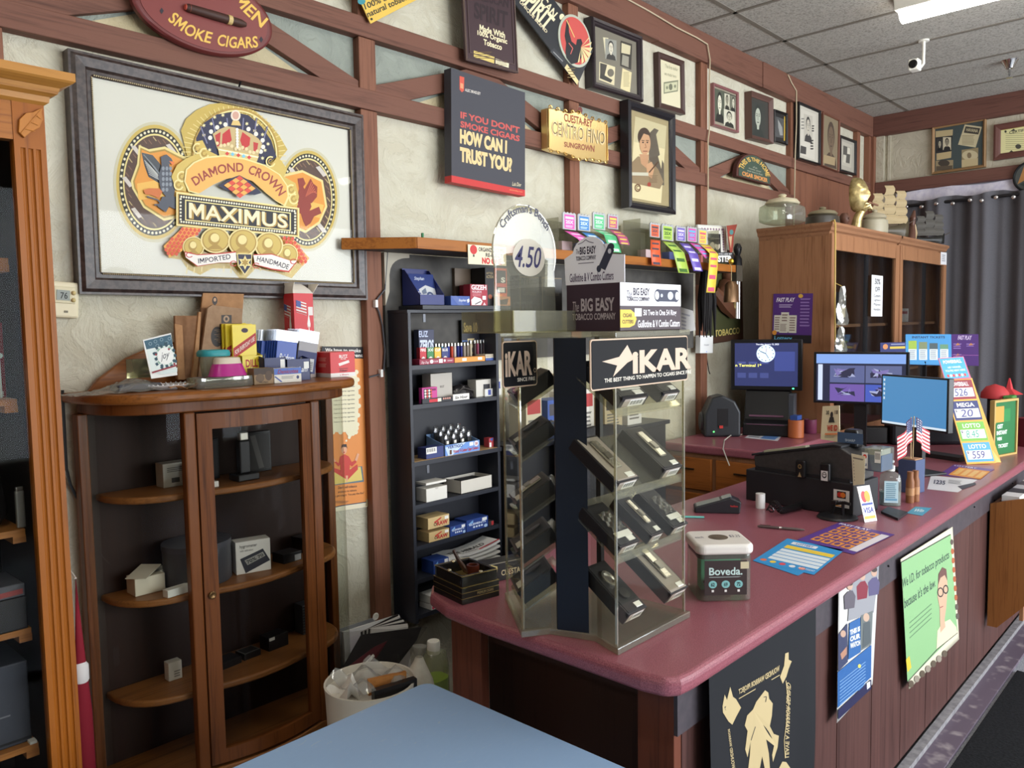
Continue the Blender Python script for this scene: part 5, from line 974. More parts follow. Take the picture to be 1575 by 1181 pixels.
# plastic wrapped bundle and the scalloped white plate
cx = PY(268, 580, 2.23).x; t = T('paper_plate', 'white fluted paper plate at the left of the glass ashtray', 'plate', (cx, 2.262, Z0))
MB().lathe([(0.05, 0.0), (0.062, 0.006), (0.082, 0.014), (0.084, 0.013), (0.062, 0.003), (0.05, -0.0005)], 48, None, 1, 0.7).build('plate', ink((232, 232, 234), 0.5), t, smooth=True); fl = MB()
for k in range(36): an = k*math.pi/18; fl.tube([(0.062*math.cos(an), 0.0434*math.sin(an), 0.007), (0.082*math.cos(an), 0.0574*math.sin(an), 0.0155)], 0.0022, 5)
fl.build('fluted_rim', ink((226, 226, 230), 0.5), t)
cx = PY(196, 580, 2.25).x; t = T('wrapped_bundle', 'clear plastic bag wrapped around a dark bundle at the left of the curio top', 'bag', (cx, 2.26, Z0), 0.1)
MB().box(-0.035, -0.03, 0.004, 0.085, 0.025, 0.022).build('dark_bundle', ink((62, 64, 76), 0.4), t, bevel=0.005)
rows = []
for i in range(15):
 u = -0.16+0.29*i/14; rows.append([V((u, -0.055+0.11*j/10, max(0.0015, (0.032*math.exp(-((u-0.02)/0.075)**2)*math.sin(math.pi*j/10)**0.6+0.004*math.sin(i*2.1+j*1.7)+0.002)))) for j in range(11)])
MB().grid(rows).build('plastic_film', glass((232, 232, 236), 0.14, 0.1, 0.10), t, smooth=True)
t = T('paper_bag', 'crumpled brown paper scrap lying in front of the upright bags', 'bag', (PY(284, 575, 2.215).x, 2.228, Z0), 0.1); MB().grid([[V((-0.05+0.1*i/6, -0.02+0.04*j/4, 0.006+0.006*math.sin(i*1.3+j)+0.004*(i > 3))) for i in range(7)] for j in range(5)]).build('sheet', KR, t, solid=0.002)
# orange poster taped behind the curio
ZP = (480, 480, 3.471)
px = [(498, 533), (562, 533), (567, 775), (501, 783)]
t, w, h = wallthing('wall_poster', 'orange poster of a seated person in red under a thought bubble on the wall', 'poster', px, 'Y', 2.424)
MB().box(-w/2-0.012, 0.0008, -h/2-0.012, w/2+0.012, 0.0018, h/2).build('paper', ink((232, 222, 194), 0.7), t)
a = subart(pxart(t, 'Y', 2.424), *ZP); OR = (226, 142, 68)
a.poly([(52, 182), (285, 186), (284, 248), (52, 246)], (34, 32, 34)); a.text('We have to smoke', 0, 0, 0, 0, (236, 232, 224), 0.02, quad=[(70, 192), (260, 195), (260, 215), (70, 212)]); a.text('as a deterrent', 0, 0, 0, 0, (236, 232, 224), 0.02, quad=[(100, 220), (270, 222), (270, 240), (100, 238)])
a.poly([(52, 246), (278, 248), (292, 400), (284, 560), (298, 800), (298, 1010), (240, 1022), (160, 1030), (52, 1055)], OR); a.line([(278, 248), (292, 400), (284, 560), (298, 800), (298, 1012), (160, 1032), (52, 1056)], 5, (70, 72, 86))
bub = [(95, 340), (235, 320), (246, 400), (248, 500), (240, 600), (232, 640), (200, 655), (190, 640), (110, 640), (96, 600), (90, 500)]
a.poly(bub, (232, 224, 190))
for i in range(24): q = bub[i % 11]; q2 = bub[(i+1) % 11]; f = 0.5*(i >= 11); a.ell(q[0]+(q2[0]-q[0])*f, q[1]+(q2[1]-q[1])*f, 12, 13, (232, 224, 190), 10)
for i in range(10): a.text('I love to card for cigarettes', 0, 0, 0, 0, (84, 78, 70), 0.01, quad=[(114, 376+i*23), (226, 368+i*23), (226, 378+i*23), (114, 386+i*23)])
a.ell(196, 668, 8, 9, (236, 228, 196)); a.ell(182, 686, 5, 6, (236, 228, 196))
a.poly([(66, 930), (90, 850), (266, 822), (276, 905)], (92, 116, 128)); a.poly([(80, 926), (98, 846), (258, 826), (268, 896)], (222, 196, 104))
a.poly([(150, 770), (172, 758), (195, 770), (210, 800), (230, 790), (236, 800), (212, 824), (200, 815), (200, 840), (240, 812), (244, 838), (190, 894), (178, 890), (112, 850), (112, 830), (150, 842), (150, 810), (140, 824), (118, 800), (124, 795), (140, 806)], (200, 62, 52))
a.ell(170, 735, 15, 22, (224, 166, 130)); a.poly([(154, 730), (158, 706), (182, 704), (188, 730), (182, 720), (160, 720)], (50, 38, 36)); a.ell(170, 748, 4, 4, (190, 60, 56)); a.poly([(100, 785), (112, 775), (126, 798), (112, 800)], (224, 166, 130)); a.poly([(226, 790), (240, 752), (250, 758), (238, 795)], (224, 166, 130)); a.poly([(178, 872), (190, 872), (188, 905), (180, 905)], (224, 166, 130))
for i, s in enumerate(("Don't sell tobacco", 'products to minors.', '"You get caught. You pay the fine"')): a.text(s, 0, 0, 0, 0, (60, 44, 40), 0.01, quad=[(138-(i > 1)*36, 930+i*24), (238+(i > 1)*40, 920+i*24-(i > 1)*10), (238+(i > 1)*40, 934+i*24-(i > 1)*10), (138-(i > 1)*36, 944+i*24)])
a.lines(110, 1008, 200, 1022, 2, (120, 84, 60)); a.poly([(290, 998), (322, 1000), (318, 1030), (286, 1034)], (190, 176, 130)); a.build('print', t)
# blue table in front
t = T('folding_table', 'low table with a scuffed slate blue top in the foreground', 'table', (0.35, 0.93, 0))
m, nt, b = _new('scuffed_blue'); v = _coord(nt, (1, 1, 1)); f = _noise(nt, _coord(nt, (18, 60, 30)), 1.0, 6, 0.75, 1.5)
nt.links.new(_ramp(nt, f, [(0.0, (146, 176, 212)), (0.62, (150, 180, 216)), (0.67, (172, 190, 208)), (1, (206, 212, 218))]), b.inputs['Base Color']); b.inputs['Roughness'].default_value = 0.45
def rr(w, d, r, n=6): return [(sx*(w/2-r)+r*math.cos(math.radians(a0+90*k/n)), sy*(d/2-r)+r*math.sin(math.radians(a0+90*k/n))) for sx, sy, a0 in ((1, 1, 0), (-1, 1, 90), (-1, -1, 180), (1, -1, 270)) for k in range(n+1)]
MB().prism(rr(1.93, 1.22, 0.03), 0.715, 0.74).build('table_top', m, t, bevel=0.004); MB().prism(rr(1.936, 1.226, 0.033), 0.717, 0.735).build('edge_band', ink((34, 34, 36), 0.4), t)
for sx in (-1, 1):
 for sy in (-1, 1): MB().tube([(sx*0.85, sy*0.5, 0), (sx*0.85, sy*0.5, 0.715)], 0.018, 12).build('leg', ink((70, 70, 74), 0.4, 0.6), t, smooth=True)
# the heap between curio and counter
tag(MB().box(1.52, 1.93, 0, 1.90, 2.07, 0.262).build('cardboard_box', KR, None, bevel=0.003), 'brown cardboard box on the floor under the coolant jug', 'box')
jx = PY(667, 1000, 2.0); t = T('coolant_jug', 'translucent plastic jug of green liquid with a white cap beside the counter end', 'jug', (jx.x, 2.0, 0.263)); hj = PY(667, 985, 2.0).z-0.263
JM = glass((232, 234, 206), 0.05, 0.2, 0.14)
MB().lathe([(0.044, 0), (0.05, 0.005), (0.05, hj*0.72), (0.046, hj*0.8), (0.03, hj*0.9), (0.018, hj*0.92), (0.018, hj*0.94)], 28, None, 1, 0.85, 0.2).build('bottle', JM, t, smooth=True)
MB().lathe([(0.046, 0.003), (0.047, hj*0.62), (0, hj*0.62)], 28, None, 1, 0.85, 0.2).build('green_liquid', ink((158, 190, 30), 0.3), t, smooth=True)
MB().lathe([(0.021, hj*0.87), (0.022, hj*0.88), (0.022, hj*0.99), (0.02, hj), (0, hj)], 24).build('cap', ink((232, 230, 220), 0.4), t, smooth=True)
MB().tube([(0.022, 0, hj*0.86), (0.044, 0, hj*0.85), (0.054, 0, hj*0.72), (0.05, 0, hj*0.52)], 0.008, 10).build('handle', JM, t, smooth=True)
def leaner(name, label, cat, px, Yt, Yb, th, m, artf=None, zoom=None):
 """a flat thing leaning back: upper corners on plane Yt, lower on Yb; px = tl,tr,br,bl; runs on down to the floor"""
 P = [PY(px[0][0], px[0][1], Yt), PY(px[1][0], px[1][1], Yt), PY(px[2][0], px[2][1], Yb), PY(px[3][0], px[3][1], Yb)]
 c = (P[2]+P[3])/2; t = T(name, label, cat, c); P = [p-c for p in P]; n = (P[1]-P[0]).cross(P[3]-P[0]).normalized()
 if n.y > 0: n = -n
 k = MB(); k.add(P+[p-n*th for p in P], [(0, 1, 2, 3), (7, 6, 5, 4), (0, 4, 5, 1), (1, 5, 6, 2), (2, 6, 7, 3), (3, 7, 4, 0)]); k.build('sheet', m, t)
 if artf:
  a = Art(lambda x, y: (x/100, y/100)); artf(a); vs = {}
  O, U, W_ = P[0], P[1]-P[0], P[3]-P[0]
  a.build('print', t, O, U, W_, n)
 return t
t = leaner('metal_board', 'grey board with black letters leaning on the wall beside the curio', 'board', [(520, 968), (590, 945), (602, 1110), (538, 1140)], 2.40, 2.36, 0.004, ink((150, 152, 156), 0.4), lambda a: (a.text('N', 4, 14, 14, 24, (30, 30, 32), 0.05), a.text('U', 4, 52, 14, 62, (30, 30, 32), 0.05)))
t = leaner('white_folder', 'white folder with a hanging ring leaning in front of the grey board', 'folder', [(528, 972), (614, 945), (625, 1120), (540, 1155)], 2.36, 2.30, 0.012, ink((228, 226, 226), 0.5), lambda a: a.rect(6, 6, 96, 96, (222, 218, 222)))
MB().lathe([(0.009, -0.002), (0.014, 0), (0.009, 0.002), (0.006, 0), (0.009, -0.002)], 18, Matrix.Translation(PY(578, 948, 2.37)-t.location) @ RM).build('hanging_ring', WH, t, smooth=True)
for k in range(6): leaner('magazine', 'black-covered magazine leaning behind the garment bag, one of a sheaf of six', 'magazine', [(556+k*3, 972-k*1.2), (612+k*3, 944+k*3), (638, 1100), (560, 1120)], 2.27-k*0.012, 2.22-k*0.012, 0.005, ink((30, 28, 30), 0.3) if k % 2 == 0 else ink((214, 210, 204), 0.5))['group'] = 'leaning magazines'
GP = glass((222, 220, 220), 0.03, 0.08, 0.015)
t = T('garment_bag', 'clear plastic bag over black and maroon printed covers in the heap by the counter', 'bag', PY(570, 1060, 2.13))
c = t.location; q = lambda x, y, Y: PY(x, y, Y)-c
k = MB(); k.add([q(513, 1052, 2.11), q(556, 976, 2.17), q(648, 964, 2.18), q(640, 985, 2.17), q(590, 1050, 2.12), q(530, 1090, 2.08)], [(0, 1, 2, 3, 4, 5)]); k.build('printed_cover', ink((36, 32, 34), 0.35), t, solid=0.006)
k = MB(); k.add([q(522, 1035, 2.105), q(575, 995, 2.13), q(596, 985, 2.14), q(580, 1010, 2.125), q(535, 1055, 2.085)], [(0, 1, 2, 3, 4)]); k.build('maroon_band', ink((104, 30, 42), 0.4), t, solid=0.002)
k = MB(); k.add([q(532, 1052, 2.07), q(574, 1006, 2.10), q(576, 1009, 2.10), q(534, 1056, 2.07)], [(0, 1, 2, 3)]); k.build('white_spine', WB, t, solid=0.003)
gd = []
for i in range(9):
 u = i/8; gd.append([V((1-u)*(q(513+ (v*0), 1085-v*115, 2.07+0.08*v)) + u*(q(608+v*44, 1060-v*98, 2.05+0.11*v)) + V((0, -0.012-0.012*math.sin(i*1.7+v*6), 0))) for v in [j/6 for j in range(7)]])
MB().grid(gd).build('plastic_film', GP, t, smooth=True)
t = T('sack', 'white plastic sack gathered to a tied neck between the garment bag and the jug', 'bag', (PY(634, 1040, 1.96).x, 1.96, 0.264)); hs = PY(640, 990, 2.0).z-0.264
MB().lathe([(0.07, 0), (0.08, 0.03), (0.074, hs*0.45), (0.048, hs*0.72), (0.016, hs*0.9), (0.012, hs*0.93)], 22, Matrix.Rotation(0.1, 4, 'Y')).build('sack_body', speck((226, 222, 206), (208, 203, 186), 25, 0.5, 0.5), t, smooth=True)
MB().lathe([(0.013, hs*0.9), (0.012, hs*0.93), (0.02, hs*0.97), (0.024, hs*1.03)], 14, Matrix.Rotation(0.1, 4, 'Y')).build('sack_neck', glass((226, 226, 220), 0.14, 0.12, 0.2), t, smooth=True)
bc = PY(575, 1085, 1.80); t = T('paper_bin', 'round white waste bin stuffed with papers and plastic behind the blue table', 'bin', (bc.x-0.01, 1.80, 0)); hb = PY(531, 1062, 1.8).z-0.0
MB().lathe([(0.10, 0), (0.125, hb-0.02), (0.128, hb), (0.122, hb), (0.119, hb-0.02)], 36).build('bin_shell', ink((214, 208, 194), 0.5), t, smooth=True)
lk = MB(); lk.grid([[V((-0.115+0.01*i, -0.05+0.02*j+0.01*math.sin(i), hb-0.03+0.05*math.sin(i*0.8)*math.cos(j)+0.02)) for i in range(8)] for j in range(6)])
lk.build('white_liner', ink((232, 228, 220), 0.5), t, smooth=True); pf = []
for i in range(9): pf.append([V((-0.08+0.02*i, -0.08+0.02*j, hb-0.01+0.03*math.sin(i*1.1+0.4)*math.sin(j*0.9)+0.02)) for j in range(9)])
MB().grid(pf).build('crumpled_film', glass((226, 228, 232), 0.16, 0.12, 0.2), t, smooth=True)
MB().box(-0.03, -0.09, hb-0.14, 0.10, -0.07, hb+0.01, Matrix.Rotation(-0.2, 4, 'Z')).build('black_folder', KB, t); MB().box(-0.02, -0.05, hb-0.14, 0.09, -0.04, hb+0.025, Matrix.Rotation(-0.35, 4, 'Z')).build('wooden_slat', OAKS, t)
tt = T('holiday_stocking', 'red cloth with white trim hanging behind the oak cabinet', 'cloth', PY(125, 1040, 2.3));
MB().lathe([(0.0, 0.28), (0.02, 0.1), (0.045, -0.1), (0.05, -0.5), (0.04, -0.62)], 16, None, 0.5, 0.4).build('cloth', ink((138, 26, 44), 0.85), tt, smooth=True); MB().lathe([(0.02, -0.02), (0.028, -0.01), (0.028, 0.03), (0.018, 0.04)], 16, None, 0.7, 0.6).build('white_trim', ink((232, 228, 226), 0.9), tt, smooth=True)
MB().tube([(0, 0, 0.27), (0, 0.09, 0.30), (0, 0.125, 0.30)], 0.003, 6).build('loop', WB, tt)
cable('black power cord looping down behind the oak cabinet', [PY(x, y, 2.41) for x, y in ((96, 600), (102, 720), (108, 745), (118, 765), (126, 772))], 0.004, BLK)
# BOOKCASE, WALL SHELF, COUNTER AND THE CLEAR DISPLAY
BC = ink((40, 42, 50), 0.38); BCD = ink((28, 29, 36), 0.45); BF = 2.285
t = T('bookcase', 'narrow black bookcase against the wall, packed with boxes and lighters', 'bookcase', (0, 0, 0))
b = MB()
for x in (1.902, 2.362): b.box(x, BF, 0.535, x+0.014, 2.414, 1.702)
b.build('side_panels', BC, t, bevel=0.001)
MB().box(1.90, BF, 1.700, 2.378, 2.414, 1.712).build('top', BC, t, bevel=0.001); MB().box(1.916, 2.405, 0.55, 2.362, 2.413, 1.70).build('back_panel', BCD, t)
SZ = [PY(x, y, BF).z for x, y in ((632, 562.5), (634, 623.5), (635, 711), (637, 778), (639, 841.6), (644, 892), (641, 948))]
for i, z in enumerate(SZ): MB().box(1.916, BF+0.002, z-0.016, 2.362, 2.405, z).build('shelf', wood((186, 150, 104), (164, 128, 84), 'x') if i == 2 else BC, t)
MB().box(1.898, BF-0.004, SZ[2]-0.017, 2.38, BF+0.0015, SZ[2]-0.001).build('shelf_lip', BC, t)
br = MB()
for x, z in ((1.985, 1.688), (1.985, SZ[2]-0.03)): br.box(x-0.006, BF+0.004, z-0.022, x+0.006, BF+0.008, z+0.008)
br.build('bracket', ink((96, 98, 104), 0.4, 0.6), t)
tag(MB().box(1.955, 2.262, 1.7125, 2.56, 2.414, 1.728).build('shelf_board', BC, None, bevel=0.001), 'loose dark board laid across the top of the black bookcase', 'board')
ST = 1.7285
# long wall shelf above
t = T('wall_shelf', 'long oak-edged wall shelf above the bookcase carrying the lottery ticket racks', 'shelf', (0, 0, 0))
MB().prism([(1.69, 2.384), (1.875, 2.20), (4.27, 2.20), (4.27, 2.384)], 1.926, 1.955).build('board', ink((70, 66, 62), 0.6), t)
ed = MB(); ed.bar((1.69, 2.38, 1.944), (1.875, 2.193, 1.944), 0.014, 0.04); ed.box(1.872, 2.186, 1.924, 4.275, 2.20, 1.964); ed.build('oak_edging', OAKX, t, bevel=0.002)
MB().box(1.89, 2.40, 1.50, 4.12, 2.416, 1.925).build('backing', speck((82, 79, 74), (66, 63, 60), 12, 0.7), t)  # dark grey mottled sheet laid over the wall below the shelf
arc = [(1.895+0.10*(1-math.sin(a)), 1.925-0.14*(1-math.cos(a))) for a in [math.pi/2*i/8 for i in range(9)]]
MB().prism([(1.88, 1.73), (1.88, 1.925), (2.0, 1.925)]+[(1.9+0.1*(1-math.cos(math.pi/2*i/8)), 1.78+0.13*math.sin(math.pi/2*(8-i)/8)*0+0.13*(1-(1-i/8)**2)**0.5) for i in range(8, -1, -1)], 2.384, 2.40, XZ).build('curved_bracket', ink((176, 168, 150), 0.6), t)
tag(MB().box(-0.004, -0.004, -0.004, 0.004, 0.004, 0.012, Matrix.Translation((1.90, 2.19, 1.968))).build('push_pin', ink((40, 120, 70), 0.4), None, bevel=0.002), 'green push pin in the oak edging of the wall shelf', 'pin')
ZB = (560, 340, 3.938)
t, w, h = wallthing('bumper_sticker', 'cream sticker with red and black lettering hung on the wall shelf edge', 'sticker', zq(ZB, (632, 142), (862, 158), (858, 272), (628, 258)), 'Y', 2.179)
MB().box(-w/2, 0, -h/2, w/2, 0.002, h/2).build('sticker', ink((226, 214, 186), 0.6), t); a = canvas(w, h)
a.ell(14, 25, 9, 24, (196, 50, 50)); a.rect(12, 50, 16, 62, (60, 50, 46)); a.text('ORGANIZED CRIME?', 27, 10, 97, 32, (36, 34, 34), 0.03); a.text('RE-ELECT', 45, 38, 90, 58, (36, 34, 34), 0.03); a.text('NO ONE', 35, 62, 88, 96, (196, 44, 48), 0.06); a.build('lettering', t)
# bookcase contents: (name, label, category, px left, px right, py top, shelf z, depth, colour, art, group, extra lift)
ELM = (40, 66, 134); RED = (176, 36, 50)
def A_sc(c, s, *q): return lambda a: a.text(s, *q, c, 0.02)
def raw(a): a.poly([(28, 42), (62, 10), (62, 24), (30, 58)], (190, 60, 44)); a.text('RAW', 40, 44, 92, 84, (176, 40, 40), 0.04); a.ring(33, 66, 7, 15, 3, (90, 66, 40), 14); a.rect(78, 12, 96, 40, (232, 230, 222))
def elem(a): a.poly([(4, 40), (30, 8), (30, 34)], (120, 170, 220)); a.text('ELEMENTS', 12, 34, 88, 52, (214, 224, 240), 0.03); a.rect(72, 8, 94, 34, (232, 232, 230)); [a.ell(34+i*12, 70, 4.5, 9, (214, 224, 240), 10) for i in range(4)]; a.ell(88, 82, 8, 14, (170, 196, 226))
def steph(a): a.poly([(0, 0), (30, 0), (70, 100), (40, 100)], (90, 110, 170)); a.text('Stephan', 40, 30, 80, 66, (226, 230, 240), 0.01, 0.4); a.poly([(84, 40), (96, 24), (98, 56), (88, 74)], (232, 234, 238))
def gizeh(a): a.text('GIZEH', 6, 2, 94, 26, (240, 226, 226), 0.04); a.text('ROLLBOX', 12, 30, 66, 40, (236, 214, 216), 0.02); a.lines(12, 44, 70, 58, 3, (206, 130, 136)); a.poly([(4, 74), (22, 58), (58, 66), (70, 80), (60, 98), (6, 98)], (230, 222, 220)); a.line([(26, 94), (60, 80)], 4, (60, 56, 58)); a.rect(70, 54, 90, 72, (236, 234, 230)); a.poly([(80, 84), (90, 98), (72, 98)], (230, 200, 204))
def zipp(a): a.text('Save 10', 12, 6, 88, 30, (196, 176, 130), 0.03); a.rect(2, 50, 98, 53, (76, 110, 170)); a.poly([(30, 46), (70, 46), (62, 66), (50, 72), (38, 66)], (196, 176, 130)); a.rect(10, 80, 80, 84, (150, 120, 80))
def barcode(a, x0, y0, x1, y1): a.rect(x0, y0, x1, y1, (232, 230, 224)); [a.rect(x0+(x1-x0)*(0.1+0.8*i/11), y0+(y1-y0)*0.15, x0+(x1-x0)*(0.1+0.8*i/11)+(x1-x0)*(0.02+0.025*(i % 3 == 0)), y0+(y1-y0)*0.7, (40, 40, 40)) for i in range(11)]
def vcut(a): a.poly([(8, 100), (0, 20), (38, 0), (60, 0), (20, 100)], (196, 214, 236)); a.text('VERTIGO', 6, 8, 50, 38, (40, 64, 130), 0.03); a.text('Victory V-Cutter Cigar Cutters', 22, 56, 96, 92, (176, 52, 60), 0.03); a.rect(70, 8, 81, 42, (234, 236, 238)); a.ell(90, 28, 7, 26, (226, 222, 224)); a.text('50', 87, 16, 94, 40, (180, 50, 56), 0.03); a.rect(12, 50, 18, 92, (96, 62, 40))
GEN = [
('box', 'plain brown cardboard box at the back on top of the bookcase', 'box', 690, 738, 413, ST, .03, (104, 88, 72), None, None, .095),
('paper_box', 'long blue paper box lying left of the maroon rolling box', 'box', 683, 713, 455, ST, .05, (66, 92, 164), steph, None, 0),
('rolling_box', 'maroon rolling box with white capital lettering on top of the bookcase', 'box', 714, 741, 437, ST, .04, (168, 44, 60), gizeh, None, .002),
('rolling_box', 'narrow maroon box just behind the left of the lettered maroon box', 'box', 705, 713, 438, ST, .03, (140, 34, 48), None, None, .055),
('tall_box', 'tall black box beside the orange display on the bookcase', 'box', 738, 752, 411, ST, .08, (30, 28, 30), lambda a: (a.text('AFTER', 10, 12, 90, 18, (150, 130, 90)), a.text('ACTION', 10, 20, 90, 28, (150, 130, 90), .03), a.ell(50, 76, 22, 6, (150, 80, 50))), None, .01),
('counter_display', 'red-orange display carton with a black window right of the tall black box', 'box', 753, 772, 412, ST, .06, (204, 90, 56), lambda a: (a.rect(14, 6, 92, 66, (40, 36, 50)), a.text('S', 50, 24, 84, 38, (236, 234, 230), .04), a.rect(16, 40, 90, 50, (196, 70, 66)), a.rect(24, 52, 80, 64, (214, 212, 214)), a.poly([(0, 70), (60, 70), (20, 100), (0, 100)], (236, 142, 54))), None, .02),
('counter_tray', 'small brown orange tray in front of the display carton, beside the clear stand', 'tray', 757, 781, 456, ST, .02, (186, 124, 80), lambda a: a.poly([(10, 40), (70, 20), (60, 90), (16, 90)], (64, 48, 40)), None, -.018),
('sign_card', 'black promotional card with gold lettering at the back of the lighter shelf', 'card', 699, 727, 492, SZ[0], .006, (38, 38, 46), zipp, None, .09),
('paper_box', 'dark blue box with pale lettering at the left end of the lighter shelf', 'box', 631, 655, 507, SZ[0], .03, (54, 58, 84), lambda a: (a.text('EUZ', 0, 4, 60, 22, (190, 200, 226), .02), a.text('ZEROS', 0, 30, 96, 62, (206, 214, 232), .04, .2), a.text('HIGH QUALITY', 24, 80, 90, 90, (150, 160, 190))), None, .06),
('cigarette_carton', 'low maroon display tray at the left front of the lighter shelf', 'tray', 631, 686, 552, SZ[0], .045, (150, 44, 68), lambda a: (a.text('Zig-Zag', 4, 40, 26, 90, (236, 226, 226), 0, .3), a.ell(34, 50, 5, 36, (236, 226, 226)), a.text('CLUB', 40, 36, 52, 66, (236, 226, 226)), a.rect(55, 12, 66, 84, (236, 234, 230)), a.ell(72, 46, 3, 24, (236, 226, 226)), a.lines(80, 44, 97, 66, 2, (236, 226, 226))), None, .001),
('lighter_tray', 'orange tray with two white stickers under the upright lighters', 'tray', 687, 735, 549.5, SZ[0], .05, (232, 150, 62), lambda a: (a.rect(24, 18, 38, 72, (240, 238, 230)), a.rect(76, 14, 90, 70, (240, 238, 230))), None, .001),
('booklet_stack', 'short stack of white and blue booklets at the right end of the lighter shelf', 'stack', 736, 755, 545, SZ[0], .06, (206, 196, 176), lambda a: (a.rect(0, 60, 100, 100, (60, 84, 150)), a.lines(4, 10, 90, 50, 3, (120, 100, 84), .4)), None, .012),
('open_box', 'tall grey white box open at the top on the second bookcase shelf', 'box', 648, 682, 575, SZ[1], .05, (176, 170, 160), lambda a: a.text('BOOT', 42, 44, 62, 52, (96, 90, 84), .03), None, .03),
('pink_box', 'pink and black printed box at the left of the second bookcase shelf', 'box', 634, 658, 597, SZ[1], .02, (196, 62, 140), lambda a: (a.rect(10, 8, 64, 96, (50, 40, 50)), [a.ell(20+13*(i % 4), 20+18*(i//4), 6, 8, ((224, 220, 216), (210, 80, 70))[i % 2], 8) for i in range(16)], a.rect(64, 10, 90, 22, (120, 30, 84))), None, .008),
('shelf_strip', 'low black strip box with a red label on the second bookcase shelf edge', 'box', 634, 682, 613, SZ[1], .007, (38, 38, 44), lambda a: (a.rect(22, 20, 50, 84, (196, 44, 56)), a.rect(50, 14, 62, 84, (226, 222, 200)), [a.ell(70+7*i, 34, 2.6, 22, (214, 150, 130), 8) for i in range(4)]), None, 0),
('name_card', 'white card with black handwriting on the second bookcase shelf', 'card', 683, 709, 607, SZ[1], .006, (234, 230, 222), lambda a: a.text('Six Hour', 10, 30, 90, 76, (30, 30, 30), .02, .3), None, -.0035),
('white_carton', 'long white carton lying on top of two short ones at the shelf end', 'carton', 720, 760, 584, SZ[1], .05, (206, 202, 192), lambda a: (a.rect(28, 28, 54, 72, (40, 40, 46)), a.rect(74, 20, 96, 66, (60, 76, 150))), 0, .03),
('white_carton', 'left of two short white cartons beneath the long one', 'carton', 734, 747, 599, SZ[1], .04, (214, 212, 206), lambda a: a.rect(38, 12, 72, 84, (60, 76, 150)), None, .02),
('white_carton', 'right of two short white cartons beneath the long one', 'carton', 747.5, 759, 599, SZ[1], .04, (214, 212, 206), lambda a: a.rect(32, 6, 72, 78, (60, 76, 150)), None, .02),
('barcode_box', 'dark blue packet with a white barcode label on the wood-faced bookcase shelf', 'packet', 638, 666, 690, SZ[2], .05, (52, 62, 116), lambda a: barcode(a, 0, 0, 60, 56), None, .004),
('small_box', 'small red and white packet right of the cutter display', 'packet', 739, 751, 675, SZ[2], .03, (176, 62, 66), lambda a: (a.rect(4, 50, 30, 98, (226, 224, 220)), a.poly([(10, 10), (60, 0), (40, 40)], (60, 90, 160))), None, .02),
('white_carton', 'white lidded carton at the left of the fourth bookcase shelf', 'carton', 636.5, 670, 753, SZ[3], .06, (224, 220, 210), lambda a: a.ell(50, 6, 8, 8, (196, 190, 180)), None, .001),
('white_carton', 'flat white carton tipped on top of the lidded carton', 'carton', 636.5, 669, 744, SZ[3]+PY(650, 753, BF).z-PY(650, 778, BF).z+.003, .06, (230, 226, 216), None, None, .001),
('rolling_paper_box', 'lower of two tan rolling paper boxes on the fifth bookcase shelf', 'box', 639, 672, 821, SZ[4], .07, (196, 168, 116), raw, None, .001),
('rolling_paper_box', 'upper of two tan rolling paper boxes on the fifth bookcase shelf', 'box', 638, 672.5, 798.5, SZ[4]+PY(650, 821, BF).z-PY(650, 841, BF).z+.001, .07, (204, 176, 124), raw, None, .001),
('filter_tip_box', 'left of two navy filter tip boxes beside the tan ones', 'box', 673.5, 699, 812, SZ[4], .07, ELM, elem, None, .001),
('filter_tip_box', 'right of two navy filter tip boxes beside the tan ones', 'box', 700, 735, 801, SZ[4], .07, ELM, elem, None, .001),
('small_box', 'tiny black and red packet right of the navy filter tip boxes', 'packet', 736, 744, 805, SZ[4], .03, (54, 46, 48), lambda a: a.rect(50, 10, 96, 90, (176, 50, 52)), None, .001),
('filter_tip_box', 'navy filter tip box on the sixth bookcase shelf', 'box', 645, 670, 866, SZ[5]-.0, .07, ELM, elem, None, .001),
('filter_tip_box', 'cream open box of paper packs on the sixth bookcase shelf', 'box', 671, 693, 865, SZ[5], .07, (226, 220, 200), lambda a: (a.lines(6, 30, 80, 50, 2, (90, 84, 76)), a.text('ZEN', 50, 60, 84, 74, (60, 56, 52), .03)), None, .001),
('tube_box', 'upper of two white tube boxes on the bottom bookcase shelf', 'box', 640, 664, 921, SZ[6]+.024, .07, (222, 220, 214), lambda a: (a.ell(14, 50, 9, 30, (40, 40, 44)), a.text('VIBES', 36, 30, 70, 64, (70, 66, 66), .03)), None, .001),
('tube_box', 'lower of two white tube boxes on the bottom bookcase shelf', 'box', 640, 664, 934.5, SZ[6], .07, (222, 218, 214), lambda a: (a.ell(14, 60, 9, 30, (206, 70, 96)), a.text('VIBES', 36, 30, 70, 64, (70, 66, 66), .03)), None, .001)]
for n, l, c, x0, x1, yt, z, d, col, fn, g, dy in GEN: pb(n, l, c, x0, x1, yt, 0, BF+0.004+max(dy, -.03), d, ink(col, 0.45), {'front': fn} if fn else None, g or None, z0=z+.0005, bevel=.0008)
